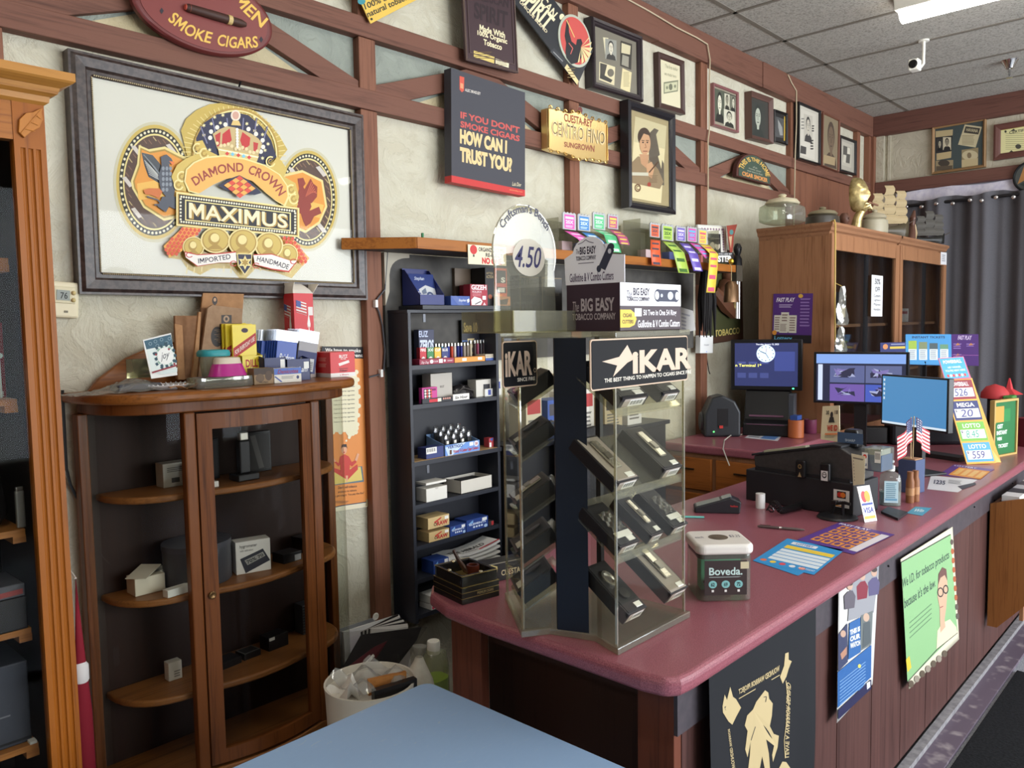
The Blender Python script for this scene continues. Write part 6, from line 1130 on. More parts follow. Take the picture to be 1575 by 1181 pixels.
# blue slanted tobacco displays
for px0, px1, yb, yt, lb, off in ((646, 684, 453, 424, 'blue display box with a slanted side and a printed car panel on the bookcase', 0.0),):
 A0 = PY(614, 470, 2.36); A1 = PY(px0, 470, BF+.005); w = PY(px1, 470, BF+.005).x-A1.x; hb = PY(650, 424, BF).z-ST; hf = PY(660, yb, BF).z-ST
 t = T('counter_display', lb, 'box', (A1.x, BF+.005, ST)); YZ_ = Matrix(((0, 0, 1, 0), (1, 0, 0, 0), (0, 1, 0, 0), (0, 0, 0, 1)))
 k = MB(); sd = [(0, 0), (0.10, 0), (0.10, hb*1.25), (0.085, hb*1.25), (0.0, hf)]
 k.prism(sd, 0, 0.002, YZ_); k.prism(sd, w-.002, w, YZ_); k.box(0, 0, 0, w, .002, hf); k.box(0, .098, 0, w, .10, hb*1.3); k.box(0, 0, 0, w, .1, .002); k.build('tray', ink((44, 52, 112), 0.4), t)
 for i in range(7): MB().box(.006, .012+.011*i, .004, w*.3, .019+.011*i, hf*.9+i*.006).build('packet', ink((214, 214, 220) if i % 2 else (52, 62, 120), .4), t)
 a = canvas(w, hb); a.rect(0, 0, 100, 100, (44, 60, 120)); a.text('Stephan', 20, 10, 60, 26, (214, 220, 232), .01, .4); a.poly([(30, 56), (60, 40), (96, 52), (98, 86), (40, 92)], (206, 206, 206)); a.ell(72, 78, 14, 14, (70, 84, 120)); a.ell(72, 78, 7, 7, (190, 196, 206)); a.poly([(40, 62), (58, 50), (60, 70), (42, 74)], (110, 120, 140)); a.build('printed_panel', t, (w/2, .05, hb*.62), (1, 0, 0), (0, 0.25, 0.97))
# packs and lighters on the top shelf
for i, (c, s) in enumerate((((190, 36, 50), 'FIRE'), ((52, 132, 74), 'XXI'), ((226, 178, 52), 'CLIP'), ((44, 56, 116), 'BLUE'))):
 pb('paper_pack', ('red', 'green', 'yellow', 'dark blue')[i]+' paper pack standing behind the maroon tray on the lighter shelf', 'packet', 632+i*11.6, 642.5+i*11.6, 535, 0, BF+.045+.006, .02, ink(c, .4), {'front': lambda a, s=s: (a.text(s, 10, 6, 90, 24, (236, 232, 226), .03), a.ell(50, 78, 34, 22, (236, 232, 226)))}, z0=SZ[0]+.0005)
LC = ((96, 148, 44), (150, 190, 60), (132, 200, 206), (110, 190, 220), (214, 210, 200), (60, 74, 160), (206, 78, 50), (222, 216, 208), (38, 44, 120), (42, 48, 130), (176, 164, 150), (150, 140, 130), (206, 196, 170), (70, 60, 60), (150, 70, 96), (56, 50, 56), (72, 60, 66))
LN = ('olive green', 'lime green', 'pale teal', 'sky blue', 'white', 'royal blue', 'orange red', 'pearl white', 'navy', 'deep blue', 'tan grey', 'taupe', 'cream', 'black brown', 'plum patterned', 'charcoal', 'dark brown')
lz = PY(690, 527, BF+.07).z-SZ[0]
for i, c in enumerate(LC):
 px = 666+i*4.9 if i < 13 else 731+(i-13)*4.6; x = PY(px, 540, BF+.07).x
 t = T('lighter', LN[i]+' disposable lighter in the row on the top bookcase shelf', 'lighter', (x, BF+.075, SZ[0]+.0005), 0, 'upright lighters in the row')
 hh = lz*(1 if i < 12 else 1.12); MB().lathe([(.0048, 0), (.005, .001), (.005, hh*.78), (.0048, hh*.8)], 12, None, 1, 1.6).build('body', ink(c, .25), t, smooth=True); MB().box(-.004, -.006, hh*.8, .004, .006, hh*.97).build('metal_hood', ink((190, 188, 182), .25, .9), t, bevel=.0012); MB().box(-.003, .006, hh*.76, .003, .0095, hh*.9).build('thumb_lever', ink((40, 38, 38), .4), t)
# leaning black pouch, cutter display, open box, newspapers
t = T('pouch', 'black leather pouch slumped on the second bookcase shelf', 'pouch', (PY(708, 610, 2.34).x, 2.343, SZ[1])); MB().lathe([(.05, 0), (.062, .006), (.058, .025), (.036, .05), (0, .058)], 20, None, 1.15, .55).build('body', BAGK, t, smooth=True); MB().tube([(-.06, -.02, .012), (-.01, -.03, .045), (.05, -.026, .03), (.066, -.01, .01)], .0025, 6).build('seam', ink((70, 66, 64), .5), t, smooth=True)
A1 = PY(685, 706, BF+.004); w = PY(738, 706, BF+.004).x-A1.x; hf = PY(700, 683, BF).z-SZ[2]
t = T('cutter_display', 'open blue display box of wrapped cigar cutters on the wood-faced bookcase shelf', 'box', (A1.x, BF+.004, SZ[2]+.0005)); k = MB(); sd = [(0, 0), (.11, 0), (.11, hf*1.7), (0, hf)]
k.prism(sd, 0, .002, YZ_); k.prism(sd, w-.002, w, YZ_); k.box(0, 0, 0, w, .002, hf); k.box(0, .108, 0, w, .11, hf*1.8); k.box(0, 0, 0, w, .11, .002); k.build('tray', ink((120, 150, 190), .45), t)
a = canvas(w, hf); a.rect(0, 0, 100, 100, (110, 150, 214)); vcut(a); a.build('printed_front', t, (w/2, 0, hf/2)); a = canvas(.11, hf); a.text('Victory Cigar Cutters', 8, 40, 90, 60, (170, 60, 70)); a.build('printed_side', t, (0, .055, hf/2), (0, -1, 0))
for i in range(12):
 c = T('cigar_cutter', 'black cigar cutter in crinkled clear wrap in the blue display box', 'cutter', (A1.x+.012+(w-.024)*((i % 4)+.5)/4, BF+.03+.03*(i//4), SZ[2]+.004), 0, 'wrapped cigar cutters'); MB().box(-.012, -.004, 0, .012, .004, hf+.012+.012*(i//4)).build('cutter', KB, c, bevel=.003); MB().lathe([(.011, hf+.01+.012*(i//4)), (.014, hf+.018+.012*(i//4)), (.009, hf+.03+.012*(i//4)), (.013, hf+.036+.012*(i//4))], 7, None, 1, .5).build('wrap', glass((206, 206, 210), .35, .12, .05), c)
 if i < 3: MB().box(-.006, -.0065, hf-.004, .006, -.0045, hf+.008).build('price_tag', WB, c)
A1 = PY(709, 764, BF+.01); w = PY(757, 758, BF+.01).x-A1.x; h = PY(715, 740, BF).z-SZ[3]
t = T('open_carton', 'open white carton with dark things inside on the fourth bookcase shelf', 'carton', (A1.x, BF+.01, SZ[3]+.0005)); k = MB(); k.box(0, 0, 0, w, .002, h); k.box(0, .098, 0, w, .1, h); k.box(0, 0, 0, .002, .1, h); k.box(w-.002, 0, 0, w, .1, h); k.box(0, 0, 0, w, .1, .002); k.build('carton', ink((206, 200, 188), .6), t); MB().box(w*.2, .02, .003, w*.8, .08, h*.9).build('contents', KB, t, bevel=.004)
for i in range(4):
 p0, p1 = PY(690, 866, 2.29), PY(756, 848, 2.29); t = T('newspaper', 'folded newspaper with a red stripe on the sixth bookcase shelf, one of a pile', 'newspaper', (p0.x, 2.29, SZ[5]+.013*i+.001), 0, 'pile of newspapers')
 w = p1.x-p0.x; g = [[V((w*u, .1*v-.05*(u > .3)*u, .012*u*u*u*(i+1)*.6+.002*i*u)) for u in [q/8 for q in range(9)]] for v in (0, 1)]
 MB().grid(g).build('folded_sheets', ink((222, 220, 216), .7), t, solid=.009)
 a = Art(lambda x, y: (x/100*w, (100-y)/100*.1)); a.rect(60, 92, 100, 99, (196, 44, 54)); a.text('THE HERALD', 14, 50, 80, 74, (40, 38, 38), .02, .2); a.text('Late Edition', 20, 80, 60, 90, (90, 86, 86))
 if i == 3: a.build('headline', t, (0, 0, .006), (1, 0, 0), (0, 1, 0), bend=lambda p, i=i, w=w: V((p.x, p.y-.05*(p.x/w > .3)*p.x/w, p.z+.012*(p.x/w)**3*(i+1)*.6+.002*i*p.x/w)))
# low black cupboard seen through the clear stand
t = T('low_cupboard', 'low black cupboard behind the clear display stand, its top littered with boxes', 'cupboard', (0, 0, 0)); MB().box(2.42, 2.23, 0, 3.55, 2.39, 1.13).build('carcass', BCD, t, bevel=.002); MB().box(2.40, 2.215, 1.13, 3.57, 2.39, 1.15).build('top', BC, t, bevel=.002)
for i, (x, w, d, h, c, l) in enumerate(((2.50, .1, .1, .2, (196, 186, 160), 'tan printed box on the low cupboard, behind the left of the clear stand'), (2.66, .14, .1, .17, (60, 84, 150), 'blue and white carton on the low cupboard behind the clear stand'), (2.86, .12, .1, .2, (206, 200, 190), 'white carton with a barcode on the low cupboard behind the stand'), (3.06, .14, .12, .15, (186, 170, 140), 'cream box with a black label on the low cupboard behind the stand'), (3.25, .12, .1, .18, (214, 210, 206), 'tall white carton on the low cupboard nearest the dark chair'))):
 carton('carton', l, 'carton', (x+.05, 2.30, 1.1505), 0, (w, d, h), ink(c, .5), {'front': lambda a, i=i: (a.rect(8, 10, 92, 40, (70, 66, 70) if i % 2 else (170, 60, 60)), a.lines(12, 52, 88, 90, 4, (110, 106, 100)))})
# counter
LAM = speck((126, 66, 78), (166, 100, 110), 420, .3, 0, (.38, .62), 3)
t = T('counter', 'long sales counter with a speckled maroon laminate top and brown board front', 'counter', (0, 0, 0))
TP = [(1.378, .93), (1.388, .875), (1.415, .853), (1.46, .848), (6.4, .848), (6.4, 1.72), (1.56, 1.735), (1.49, 1.715), (1.435, 1.66), (1.40, 1.56), (1.385, 1.40)]
MB().prism(TP[::-1], .872, .914).build('countertop', LAM, t, bevel=.015, seg=4)
BRD = wood((84, 55, 51), (62, 39, 36), 'z', .5, .55, .12, (92, 61, 56))
fp = MB(); x = 1.50
while x < 6.3: fp.box(x+.003, .905, .05, min(x+.2975, 6.3), .925, .872); x += .30
fp.box(1.50, .915, .03, 6.3, .93, .872); fp.build('front_boards', BRD, t, bevel=.003)
MB().box(1.47, .896, .752, 6.3, .905, .871).build('apron_strip', speck((74, 66, 72), (62, 56, 62), 30, .5), t); nb = MB()
for k in range(10): nb.ball((1.7+k*.37, .894, .80+.02*math.sin(k*2.4)), .004, n=8, k=5)
nb.build('nail_heads', ink((40, 38, 42), .4, .5), t)
for y0, y1 in ((.905, 1.0), (1.50, 1.615)): MB().box(1.47, y0, 0, 1.50, y1, .872).build('end_stile', wood((110, 62, 46), (80, 44, 34), 'z', .7, .5), t, bevel=.002)
MB().box(1.62, .93, 0, 1.635, 1.60, .872).build('end_panel', DARKW, t); MB().box(1.62, 1.60, 0, 6.3, 1.62, .872).build('rear_panel', DARKW, t); MB().box(1.50, 1.0, .80, 1.62, 1.50, .872).build('end_rail', DARKW, t)
MB().box(1.5, .872, 0, 6.3, .905, .035).build('toe_strip', speck((150, 148, 150), (120, 118, 122), 30, .6), t); MB().box(1.5, .79, 0, 6.3, .872, .014).build('floor_strip', speck((96, 84, 98), (150, 140, 144), 14, .6, 0, (.55, .72)), t)
tag(MB().prism([(1.9, -1.2), (4.10, -1.2), (4.24, .775), (1.9, .775)], 0.001, .012).build('floor_mat', speck((17, 18, 21), (29, 30, 34), 90, .95, .5, (.35, .65), 2, 0, .2), None, bevel=.004), 'black ribbed entrance mat on the floor along the counter front', 'mat')
# clear rotating display on the counter
CT = .9145
AC = glass((240, 240, 232), .03, .03, .012); ACE = ink((206, 200, 168), .2)
ax, ay = 1.435, 1.03; bx = 1.72; zt = PY(940, 520, ay).z
t = T('display_stand', 'clear plastic counter display stand with dark corner strips and slanted shelves', 'display stand', (1.55, 1.22, CT))
L0 = V((1.55, 1.22, CT)); q = lambda x, y, z: V((x, y, z))-L0
def wbox(m, x0, y0, z0, x1, y1, z1): a, b2 = q(x0, y0, z0), q(x1, y1, z1); return m.box(a.x, a.y, a.z, b2.x, b2.y, b2.z)
s0, s1 = PZ(858, 978, CT), PZ(906, 984, CT)
base = [(1.36, 1.25), (s0.x-.006, s0.y+.02), (s1.x, s1.y-.015), (ax-.012, ay-.012), (bx+.012, ay-.012), (bx+.012, 1.30), (1.66, 1.47), (1.535, 1.47)]
for z0, z1, n in ((CT, CT+.016, 'base_plate'), (zt, zt+.014, 'top_plate')): MB().prism([(x-L0.x, y-L0.y) for x, y in base], z0-L0.z, z1-L0.z).build(n, glass((226, 224, 204), .10, .05, .10), t, bevel=.002)
pn = MB()
def wall(m, x0, y0, x1, y1): m.add([q(x0, y0, CT+.016), q(x1, y1, CT+.016), q(x1, y1, zt), q(x0, y0, zt)], [(0, 1, 2, 3)])
wall(pn, ax, ay, bx, ay); pn.build('clear_front', AC, t); pn = MB(); wall(pn, ax, ay, s1.x+.01, s1.y); pn.build('clear_side', AC, t)
pn = MB(); wall(pn, bx, ay, bx, 1.29); pn.build('clear_side', AC, t); pn = MB(); wall(pn, 1.372, 1.255, s0.x, s0.y+.02); pn.build('clear_front', AC, t); pn = MB(); wall(pn, 1.372, 1.255, 1.53, 1.455); pn.build('clear_side', AC, t)
eg = MB()
for x, y in ((ax, ay), (bx, ay), (1.372, 1.255), (1.53, 1.455), (bx, 1.29)): eg.add([], []); wbox(eg, x-.0025, y-.0025, CT+.016, x+.0025, y+.0025, zt)
eg.build('polished_edges', glass((226, 222, 196), .25, .05, .12), t)
MB().prism([(s0.x-L0.x, s0.y-L0.y), (s1.x-L0.x, s1.y-L0.y), (s1.x-L0.x+.004, s1.y-L0.y+.006), (s0.x-L0.x+.004, s0.y-L0.y+.006)], .016, zt-CT).build('dark_strip', ink((18, 24, 38), .45, 0, .3), t)
m = MB(); wbox(m, 1.555, 1.24, CT+.016, 1.575, 1.26, zt); m.build('dark_strip', ink((26, 28, 36), .35), t); m = MB(); wbox(m, bx-.012, 1.275, CT+.016, bx+.002, 1.29, zt); m.build('dark_strip', ink((34, 36, 42), .35), t)
tiers = [PY(945, y, ay).z for y in (640, 768, 868, 985)]; TH = .62
SL = glass((232, 230, 216), .12, .05, .06)
for z in tiers[:3]:
 m = MB(); m.bar(q(1.58, ay+.006, z), q(1.58, ay+.15, z+.15*math.tan(TH)), .27, .004, (0, -math.sin(TH), math.cos(TH))); m.bar(q(ax+.006, ay+.004, z+.006), q(bx-.006, ay+.004, z+.006), .004, .02); m.build('sloped_shelf', SL, t)
for k, y in enumerate((628, 705, 795, 868, 930)):
 z = PY(812, y, 1.3).z; m = MB(); m.bar(q(1.455, 1.35, z), q(1.545, 1.28, z+.075), .19, .004, (-.4, .31, .8)); m.build('sloped_shelf', SL, t)
def cutbox(label, x, z, w, L, h, kind, off=0, side=False, y0=None):
 """a boxed cutter lying on a sloped shelf: origin at its lower front edge"""
 if side: M_ = Matrix.Translation((1.462, y0, z+.006)) @ Matrix.Rotation(math.radians(-128.7), 4, 'Z') @ Matrix.Rotation(.58, 4, 'X')
 else: M_ = Matrix.Translation((x, ay+.012+off, z+.008+off*math.tan(TH))) @ Matrix.Rotation(TH, 4, 'X')
 c = T('cutter_box', label, 'box', (0, 0, 0)); c.matrix_basis = M_; MB().box(-w/2, 0, 0, w/2, L, h).build('box', ink((30, 29, 32), .35), c, bevel=.0012)
 if not side: a = canvas(w, h); a.rect(12, 10, 92, 96, (170, 158, 146)); barcode(a, 34, 20, 90, 90); a.build('end_label', c, (0, 0, h/2))
 m = MB(); m.box(-w/2+.005, .004, h, w/2-.005, L-.006, h+.001)
 inl = m.build('insert', ink((34, 33, 35) if kind != 'pale' else (150, 140, 128), .5), c)
 if kind == 'wrap': MB().grid([[V((-w*.3+w*.6*i/6, L*.3+L*.45*j/6, h+.004+.006*math.sin(i*2.3+j*1.7)**2)) for i in range(7)] for j in range(7)]).build('clear_wrap', glass((226, 226, 230), .35, .1, .06), c); MB().box(-w*.36, L*.16, h+.004, w*.36, L*.28, h+.006).build('paper_band', ink((224, 222, 214), .5), c)
 elif kind in ('metal', 'pale'):
  MB().box(-w*.16, L*.25, h+.001, w*.16, L*.85, h+.008).build('cutter_body', ink((196, 192, 182), .25, .9), c, bevel=.003); MB().box(-w*.12, L*.42, h+.008, w*.12, L*.58, h+.011).build('thumb_plate', ink((150, 146, 138), .3, .8), c, bevel=.002)
 elif kind == 'ring':
  MB().lathe([(.012, 0), (.017, .001), (.017, .006), (.012, .007), (.011, .003)], 24, Matrix.Translation((-w*.08, L*.66, h+.001)) @ Matrix.Diagonal((1, 1.3, 1, 1))).build('cutter_ring', ink((206, 204, 198), .2, .9), c, smooth=True); MB().lathe([(.010, 0), (.015, .001), (.015, .006), (.010, .006)], 24, Matrix.Translation((0, L*.34, h+.001))).build('grip_ring', ink((50, 48, 48), .3), c, smooth=True)
 else: MB().lathe([(.008, 0), (.012, .001), (.012, .005), (0, .006)], 16, Matrix.Translation((0, L*.6, h+.001)) @ Matrix.Diagonal((1, 2, 1, 1))).build('cutter_body', ink((60, 58, 60), .3, .5), c, smooth=True)
 MB().box(w*.05, .008, h+.001, w*.36, .022, h+.0025).build('price_tag', ink((232, 230, 222), .5), c); return c
for lb, px, ti, w, L, h, kd in (('black cutter box with crinkled film at the left of the top sloped shelf', 965, 0, .105, .14, .03, 'wrap'), ('black cutter box with a barcode end at the right of the top sloped shelf', 1020, 0, .075, .13, .03, 'plain'), ('black framed cutter box with a pale insert at the left of the second sloped shelf', 953, 1, .085, .15, .03, 'pale2'), ('black cutter box with a silver cutter at the right of the second sloped shelf', 1022, 1, .08, .15, .032, 'metal'),
 ('black cutter box in crinkled film at the left of the third sloped shelf', 955, 2, .078, .13, .028, 'wrap'), ('black cutter box between two film-wrapped ones on the third sloped shelf', 998, 2, .055, .13, .028, 'metal'), ('black cutter box in crinkled film at the right of the third sloped shelf', 1034, 2, .07, .13, .028, 'wrap'), ('black cutter box with a round steel cutter at the left of the lowest sloped shelf', 965, 3, .075, .15, .032, 'ring'), ('grey-lined cutter box with a silver cutter at the right of the lowest sloped shelf', 1030, 3, .08, .16, .034, 'pale')):
 x = PY(px, 700, ay+.02).x; cutbox(lb, x, tiers[ti]+(.004 if ti < 3 else .012), w, L, h, 'pale' if kd == 'pale2' else kd)
for k, y in enumerate((628, 705, 795, 868, 930)): cutbox('black cutter box lying on the %s sloped shelf of the left wing of the stand' % ('top', 'second', 'third', 'fourth', 'lowest')[k], 0, PY(812, y, 1.3).z, .12, .105, .036, 'plain' if k != 2 else 'metal', side=True, y0=1.342)
ZX = (760, 500, 4.219)
def header(label, X0, X1, zb, ztp, y, artf):
 p = T('header_sign', label, 'sign', ((X0+X1)/2, y, zb)); w, h = X1-X0, ztp-zb
 MB().prism(rr(w, h, .008, 4), 0, .003, Matrix(((1, 0, 0, 0), (0, 0, 1, 0), (0, 1, 0, h/2), (0, 0, 0, 1)))).build('tan_border', ink((206, 176, 150), .4), p); k = MB(); k.prism(rr(w-.006, h-.006, .006, 4), -.001, .0, Matrix(((1, 0, 0, 0), (0, 0, 1, 0), (0, 1, 0, h/2), (0, 0, 0, 1)))); k.build('black_face', ink((16, 16, 20), .6, 0, .2), p)
 a = canvas(w, h); artf(a); a.build('lettering', p, (0, -.001, h/2)); return p
TAN = (212, 186, 164)
def ikar(a):
 a.poly([(10, 44), (26, 37), (34, 14), (39, 36), (45, 40), (34, 50), (20, 76), (24, 54)], TAN); a.text('iKAR', 39, 26, 104, 74, TAN, .04); a.text('THE BEST THING TO HAPPEN TO CIGARS SINCE FIRE', 12, 78, 104, 86, (222, 214, 200), .02)
hz0, hz1 = PY(940, 599, ay-.02).z, PY(940, 521, ay-.02).z
header('black sign with a tan star and large tan lettering on the stand front', PY(913, 560, ay-.02).x, PY(1062, 560, ay-.02).x, hz0, hz1, ay-.012, ikar)
def ikar2(a): a.text('iKAR', 6, 22, 84, 76, TAN, .04); a.ring(92, 66, 4, 5, 1.2, TAN, 12); a.text('SINCE FIRE', 40, 80, 92, 88, (222, 214, 200), .02)
yl = 1.235; header('black sign with cropped tan lettering on the left wing of the stand', PY(773, 560, yl).x, PY(826, 560, yl).x, PY(800, 595, yl).z, PY(800, 524, yl).z, yl, ikar2)
# on top of the stand
ZT = zt+.0145
cy = 1.05; C0 = PY(954, 512, cy); Lw = PX(872, 505, C0.x).y-cy; Rw = PY(1047, 505, cy).x-C0.x; hh = PY(954, 434, cy).z-ZT
t = T('cutter_carton', 'dark purple cutter carton with a white header card on top of the clear stand', 'carton', (C0.x, cy, ZT))
k = MB(); k.box(0, 0, 0, Rw, Lw, hh); k.build('carton', ink((58, 40, 52), .4), t, bevel=.001)
a = canvas(Lw, hh); cmp = lambda a, c: (a.text('The', 12, 36, 24, 58, c, 0, .3), a.text('BIG EASY', 28, 30, 90, 58, c, .03), a.text('TOBACCO COMPANY', 11, 62, 92, 76, c, .02)); cmp(a, (176, 164, 166)); a.build('printed_side', t, (0, Lw/2, hh/2), (0, -1, 0))
a = canvas(Rw, hh); a.rect(0, 0, 100, 48, (236, 234, 238)); a.text('The', 10, 16, 18, 30, (90, 84, 100), 0, .3); a.text('BIG EASY', 20, 10, 46, 26, (56, 48, 66), .03); a.text('TOBACCO COMPANY', 10, 29, 46, 38, (56, 48, 66), .02); a.rect(58, 12, 92, 38, (56, 60, 82)); a.ell(60, 25, 6, 14, (56, 60, 82)); a.ell(91, 25, 6, 14, (56, 60, 82)); a.ell(58, 25, 3.5, 9, (236, 234, 238)); a.ell(93, 25, 3.5, 9, (236, 234, 238)); a.ell(81, 25, 5, 9, (196, 200, 210)); a.ell(66, 25, 2, 4, (196, 200, 210))
a.poly([(0, 56), (16, 56), (23, 64), (25, 76), (22, 88), (14, 93), (0, 93)], (226, 192, 74)); a.text('CIGAR', 4, 64, 18, 72, (80, 66, 40), .02); a.text('CUTTERS', 3, 77, 20, 85, (80, 66, 40), .02); a.rect(22, 53, 33, 70, (232, 230, 226)); a.text('50 Two in One 54 Ring', 36, 56, 92, 72, (230, 226, 230), .02); a.text('Guillotine & V Combo Cutters', 27, 78, 98, 94, (230, 226, 230), .02); a.build('printed_front', t, (Rw/2, 0, hh/2))
hc = PX(910, 362, C0.x+.004).z-ZT-hh; hd = [(-.01, 0), (Lw*1.02, 0), (Lw*1.06, hc*.56), (Lw*.88, hc*.58)]+[(Lw*.58+Lw*.31*math.cos(math.radians(20+i*14)), hc*.62+hc*.36*math.sin(math.radians(20+i*14))) for i in range(11)][::-1][::-1]
pts = [(-.012, 0), (-.012, hc*.55), (Lw*.16, hc*.58)]+[(Lw*.20, hc*.80), (Lw*.30, hc*.80)]+[(Lw*.56+Lw*.30*math.cos(math.radians(170-i*17-0)) * -1 * -1 * -1, 0) for i in range(0)]+[(Lw*.56-Lw*.32*math.cos(math.radians(10+i*16)), hc*.60+hc*.38*math.sin(math.radians(10+i*16))) for i in range(11)]+[(Lw*1.04, hc*.56), (Lw*1.02, 0)]
MB().prism([(y, z+hh) for y, z in pts], .001, .003, YZ_).build('header_card', ink((236, 232, 238), .5), t)
a = Art(lambda x, y: (Lw*(1.04-1.05*x/100), hh+hc*(1-y/100))); a.text('The', 22, 26, 28, 36, (70, 60, 80), 0, .3); a.text('BIG EASY', 29, 22, 58, 38, (56, 46, 66), .03); a.text('TOBACCO COMPANY', 22, 41, 58, 50, (56, 46, 66), .02); a.text('Guillotine & V Combo Cutters', 10, 76, 88, 94, (70, 44, 80), .01); a.poly([(62, 66), (78, 26), (90, 34), (74, 74)], (52, 54, 72)); a.ell(63, 70, 4, 7, (52, 54, 72)); a.ell(84, 28, 6, 8, (52, 54, 72)); a.ell(82, 36, 3, 5, (206, 206, 214))
for s in (0, 1): a.line([(26, 16+40*s), (34, 13+43*s), (40, 8+48*s), (46, 13+43*s), (54, 16+40*s)], 1.6, (120, 110, 130))
a.build('header_print', t, (.0008, 0, 0), (0, 1, 0), (0, 0, 1), (-1, 0, 0))
t = T('acrylic_sign', 'round clear acrylic sign with handwritten price in a clear tray on the stand', 'sign', (PY(818, 500, 1.22).x, 1.235, ZT)); r = .5*(PY(868, 400, 1.22).x-PY(773, 400, 1.22).x); zc = PY(820, 388, 1.22).z-ZT
pts = [(r*math.cos(math.radians(-20+220*i/28)), zc+r*math.sin(math.radians(-20+220*i/28))*1.0) for i in range(29)]+[(-r, 0), (r, 0)]
MB().prism(pts, 0, .004, XZ).build('round_panel', glass((232, 230, 216), .06, .03, .10), t)
MB().tube([(x, .002, z) for x, z in pts[:29]], .0022, 6).build('bright_rim', glass((226, 214, 170), .3, .1, .3), t)
a = Art(lambda x, y: (x/100*r, zc-y/100*r)); a.ell(10, 10, 52, 40, (196, 188, 172)); a.text('4.50', -36, -14, 50, 32, (44, 40, 84), .01, .3); a.patht("Craftsman's Bench", [(-70, -44), (-40, -72), (0, -84), (40, -76), (70, -50)], 18, (60, 60, 80)); a.build('lettering', t, (0, -.0003, 0))
tz = PY(820, 478, 1.2).z-ZT; m = MB(); m.box(-r-.004, -.06, 0, r+.004, -.057, tz); m.box(-r-.004, -.06, 0, -r-.001, .1, tz); m.box(r, -.06, 0, r+.003, .1, tz); m.box(-r, -.06, 0, r, .1, .003); m.build('clear_tray', glass((226, 222, 196), .03, .05, .10), t)
for i, (x0, x1) in enumerate(((800, 831), (834, 866))):
 X0, X1 = PY(x0, 470, 1.275).x, PY(x1, 470, 1.275).x; carton('black_box', ('left', 'right')[i]+' black gold-edged box behind the round acrylic sign on the stand', 'box', ((X0+X1)/2, 1.292, ZT+.0035), 0, (X1-X0, .03, PY(815, 426, 1.275).z-ZT), ink((40, 36, 36), .35), {'front': lambda a: (a.rect(3, 2, 97, 4, (120, 104, 76)), a.rect(3, 2, 5, 98, (120, 104, 76)), a.text('Craftsman', 18, 26, 84, 36, (84, 76, 66), .02), a.rect(10, 64, 90, 66, (84, 76, 66)), a.rect(46, 78, 82, 90, (96, 88, 74)))})
carton('clear_pack', 'clear plastic blister pack standing right of the purple cutter carton', 'packet', (C0.x+Rw+.03, 1.12, ZT), .3, (.05, .02, .085), glass((226, 226, 228), .2, .1, .25))
# small things on the counter's near end
p = PZ(711, 931, CT); p2 = PZ(768, 916, CT); w = (p2-p).length; rz = math.atan2(p2.y-p.y, p2.x-p.x); d = (PZ(693, 905, CT)-p).length; hh = .075
t = T('ashtray', 'square black ashtray box with gold lines on the counter end', 'ashtray', p, rz)
def lay(z): return [(0, 0, 0, w, d, z)]
MB().box(0, 0, 0, w, d, hh*.6).build('box_base', ink((26, 24, 24), .25), t, bevel=.001); k = MB()
k.box(.003, .003, hh*.6, w-.003, .012, hh); k.box(.003, d-.012, hh*.6, w-.003, d-.003, hh); k.box(.003, .012, hh*.6, .012, d-.012, hh); k.box(w-.012, .012, hh*.6, w-.003, d-.012, hh); k.build('tray_rim', ink((30, 28, 28), .2), t, bevel=.002)
g = MB(); [g.box(-.0004, -.0004, z, w+.0004, d+.0004, z+.001) for z in (hh*.2, hh*.4, hh*.6)]; g.box(.002, .002, hh-.001, w-.002, .0035, hh+.0006); g.box(.002, .0035, hh-.001, .0035, d-.003, hh+.0006); g.box(.002, d-.0035, hh-.001, w-.002, d-.002, hh+.0006); g.build('gold_lines', ink((176, 150, 90), .3, .8), t)
cl = MB(); [cl.ball((x, y, hh+.001), .006, .006, .004) for x, y in ((w*.55, .008), (.008, d*.5), (w*.5, d-.008))]; cl.build('cigar_rests', ink((216, 206, 180), .2, .8), t, smooth=True); a = canvas(w, hh*.6); a.text('PREMIUM CIGARS', 40, 40, 84, 56, (150, 130, 90)); a.build('lettering', t, (w/2, -.0006, hh*.3))
t2 = T('tobacco_pipe', 'brown briar pipe resting in the square black ashtray', 'pipe', (p.x, p.y, CT+hh*.6+.0005), rz); BR = wood((86, 40, 28), (58, 26, 20), 'z', 2, .2)
MB().lathe([(.0, 0), (.014, .003), (.019, .014), (.0175, .034), (.013, .034), (.011, .02), (0, .018)], 20, Matrix.Translation((w*.66, d*.45, 0))).build('bowl', BR, t2, smooth=True); MB().tube([(w*.62, d*.45, .012), (w*.48, d*.5, .022), (w*.36, d*.56, .05), (w*.26, d*.6, .078)], [.009, .008, .006, .004], 10).build('stem', ink((70, 46, 36), .15), t2, smooth=True)
p = PZ(752, 899, CT); t = carton('cigar_case', 'black cigar case with a gold crest beside the clear stand', 'case', (p.x+.06, p.y+.02, CT), -.25, (.13, .05, .055), ink((28, 26, 28), .3), {'front': lambda a: (a.poly([(4, 20), (20, 6), (36, 20), (34, 70), (20, 92), (8, 70)], (206, 186, 120)), a.ell(20, 46, 10, 26, (150, 60, 50)), a.ell(20, 60, 6, 16, (226, 216, 196)), a.text('CUESTA', 46, 44, 96, 74, (206, 190, 150), .02), a.rect(0, 2, 100, 6, (150, 140, 120)))})
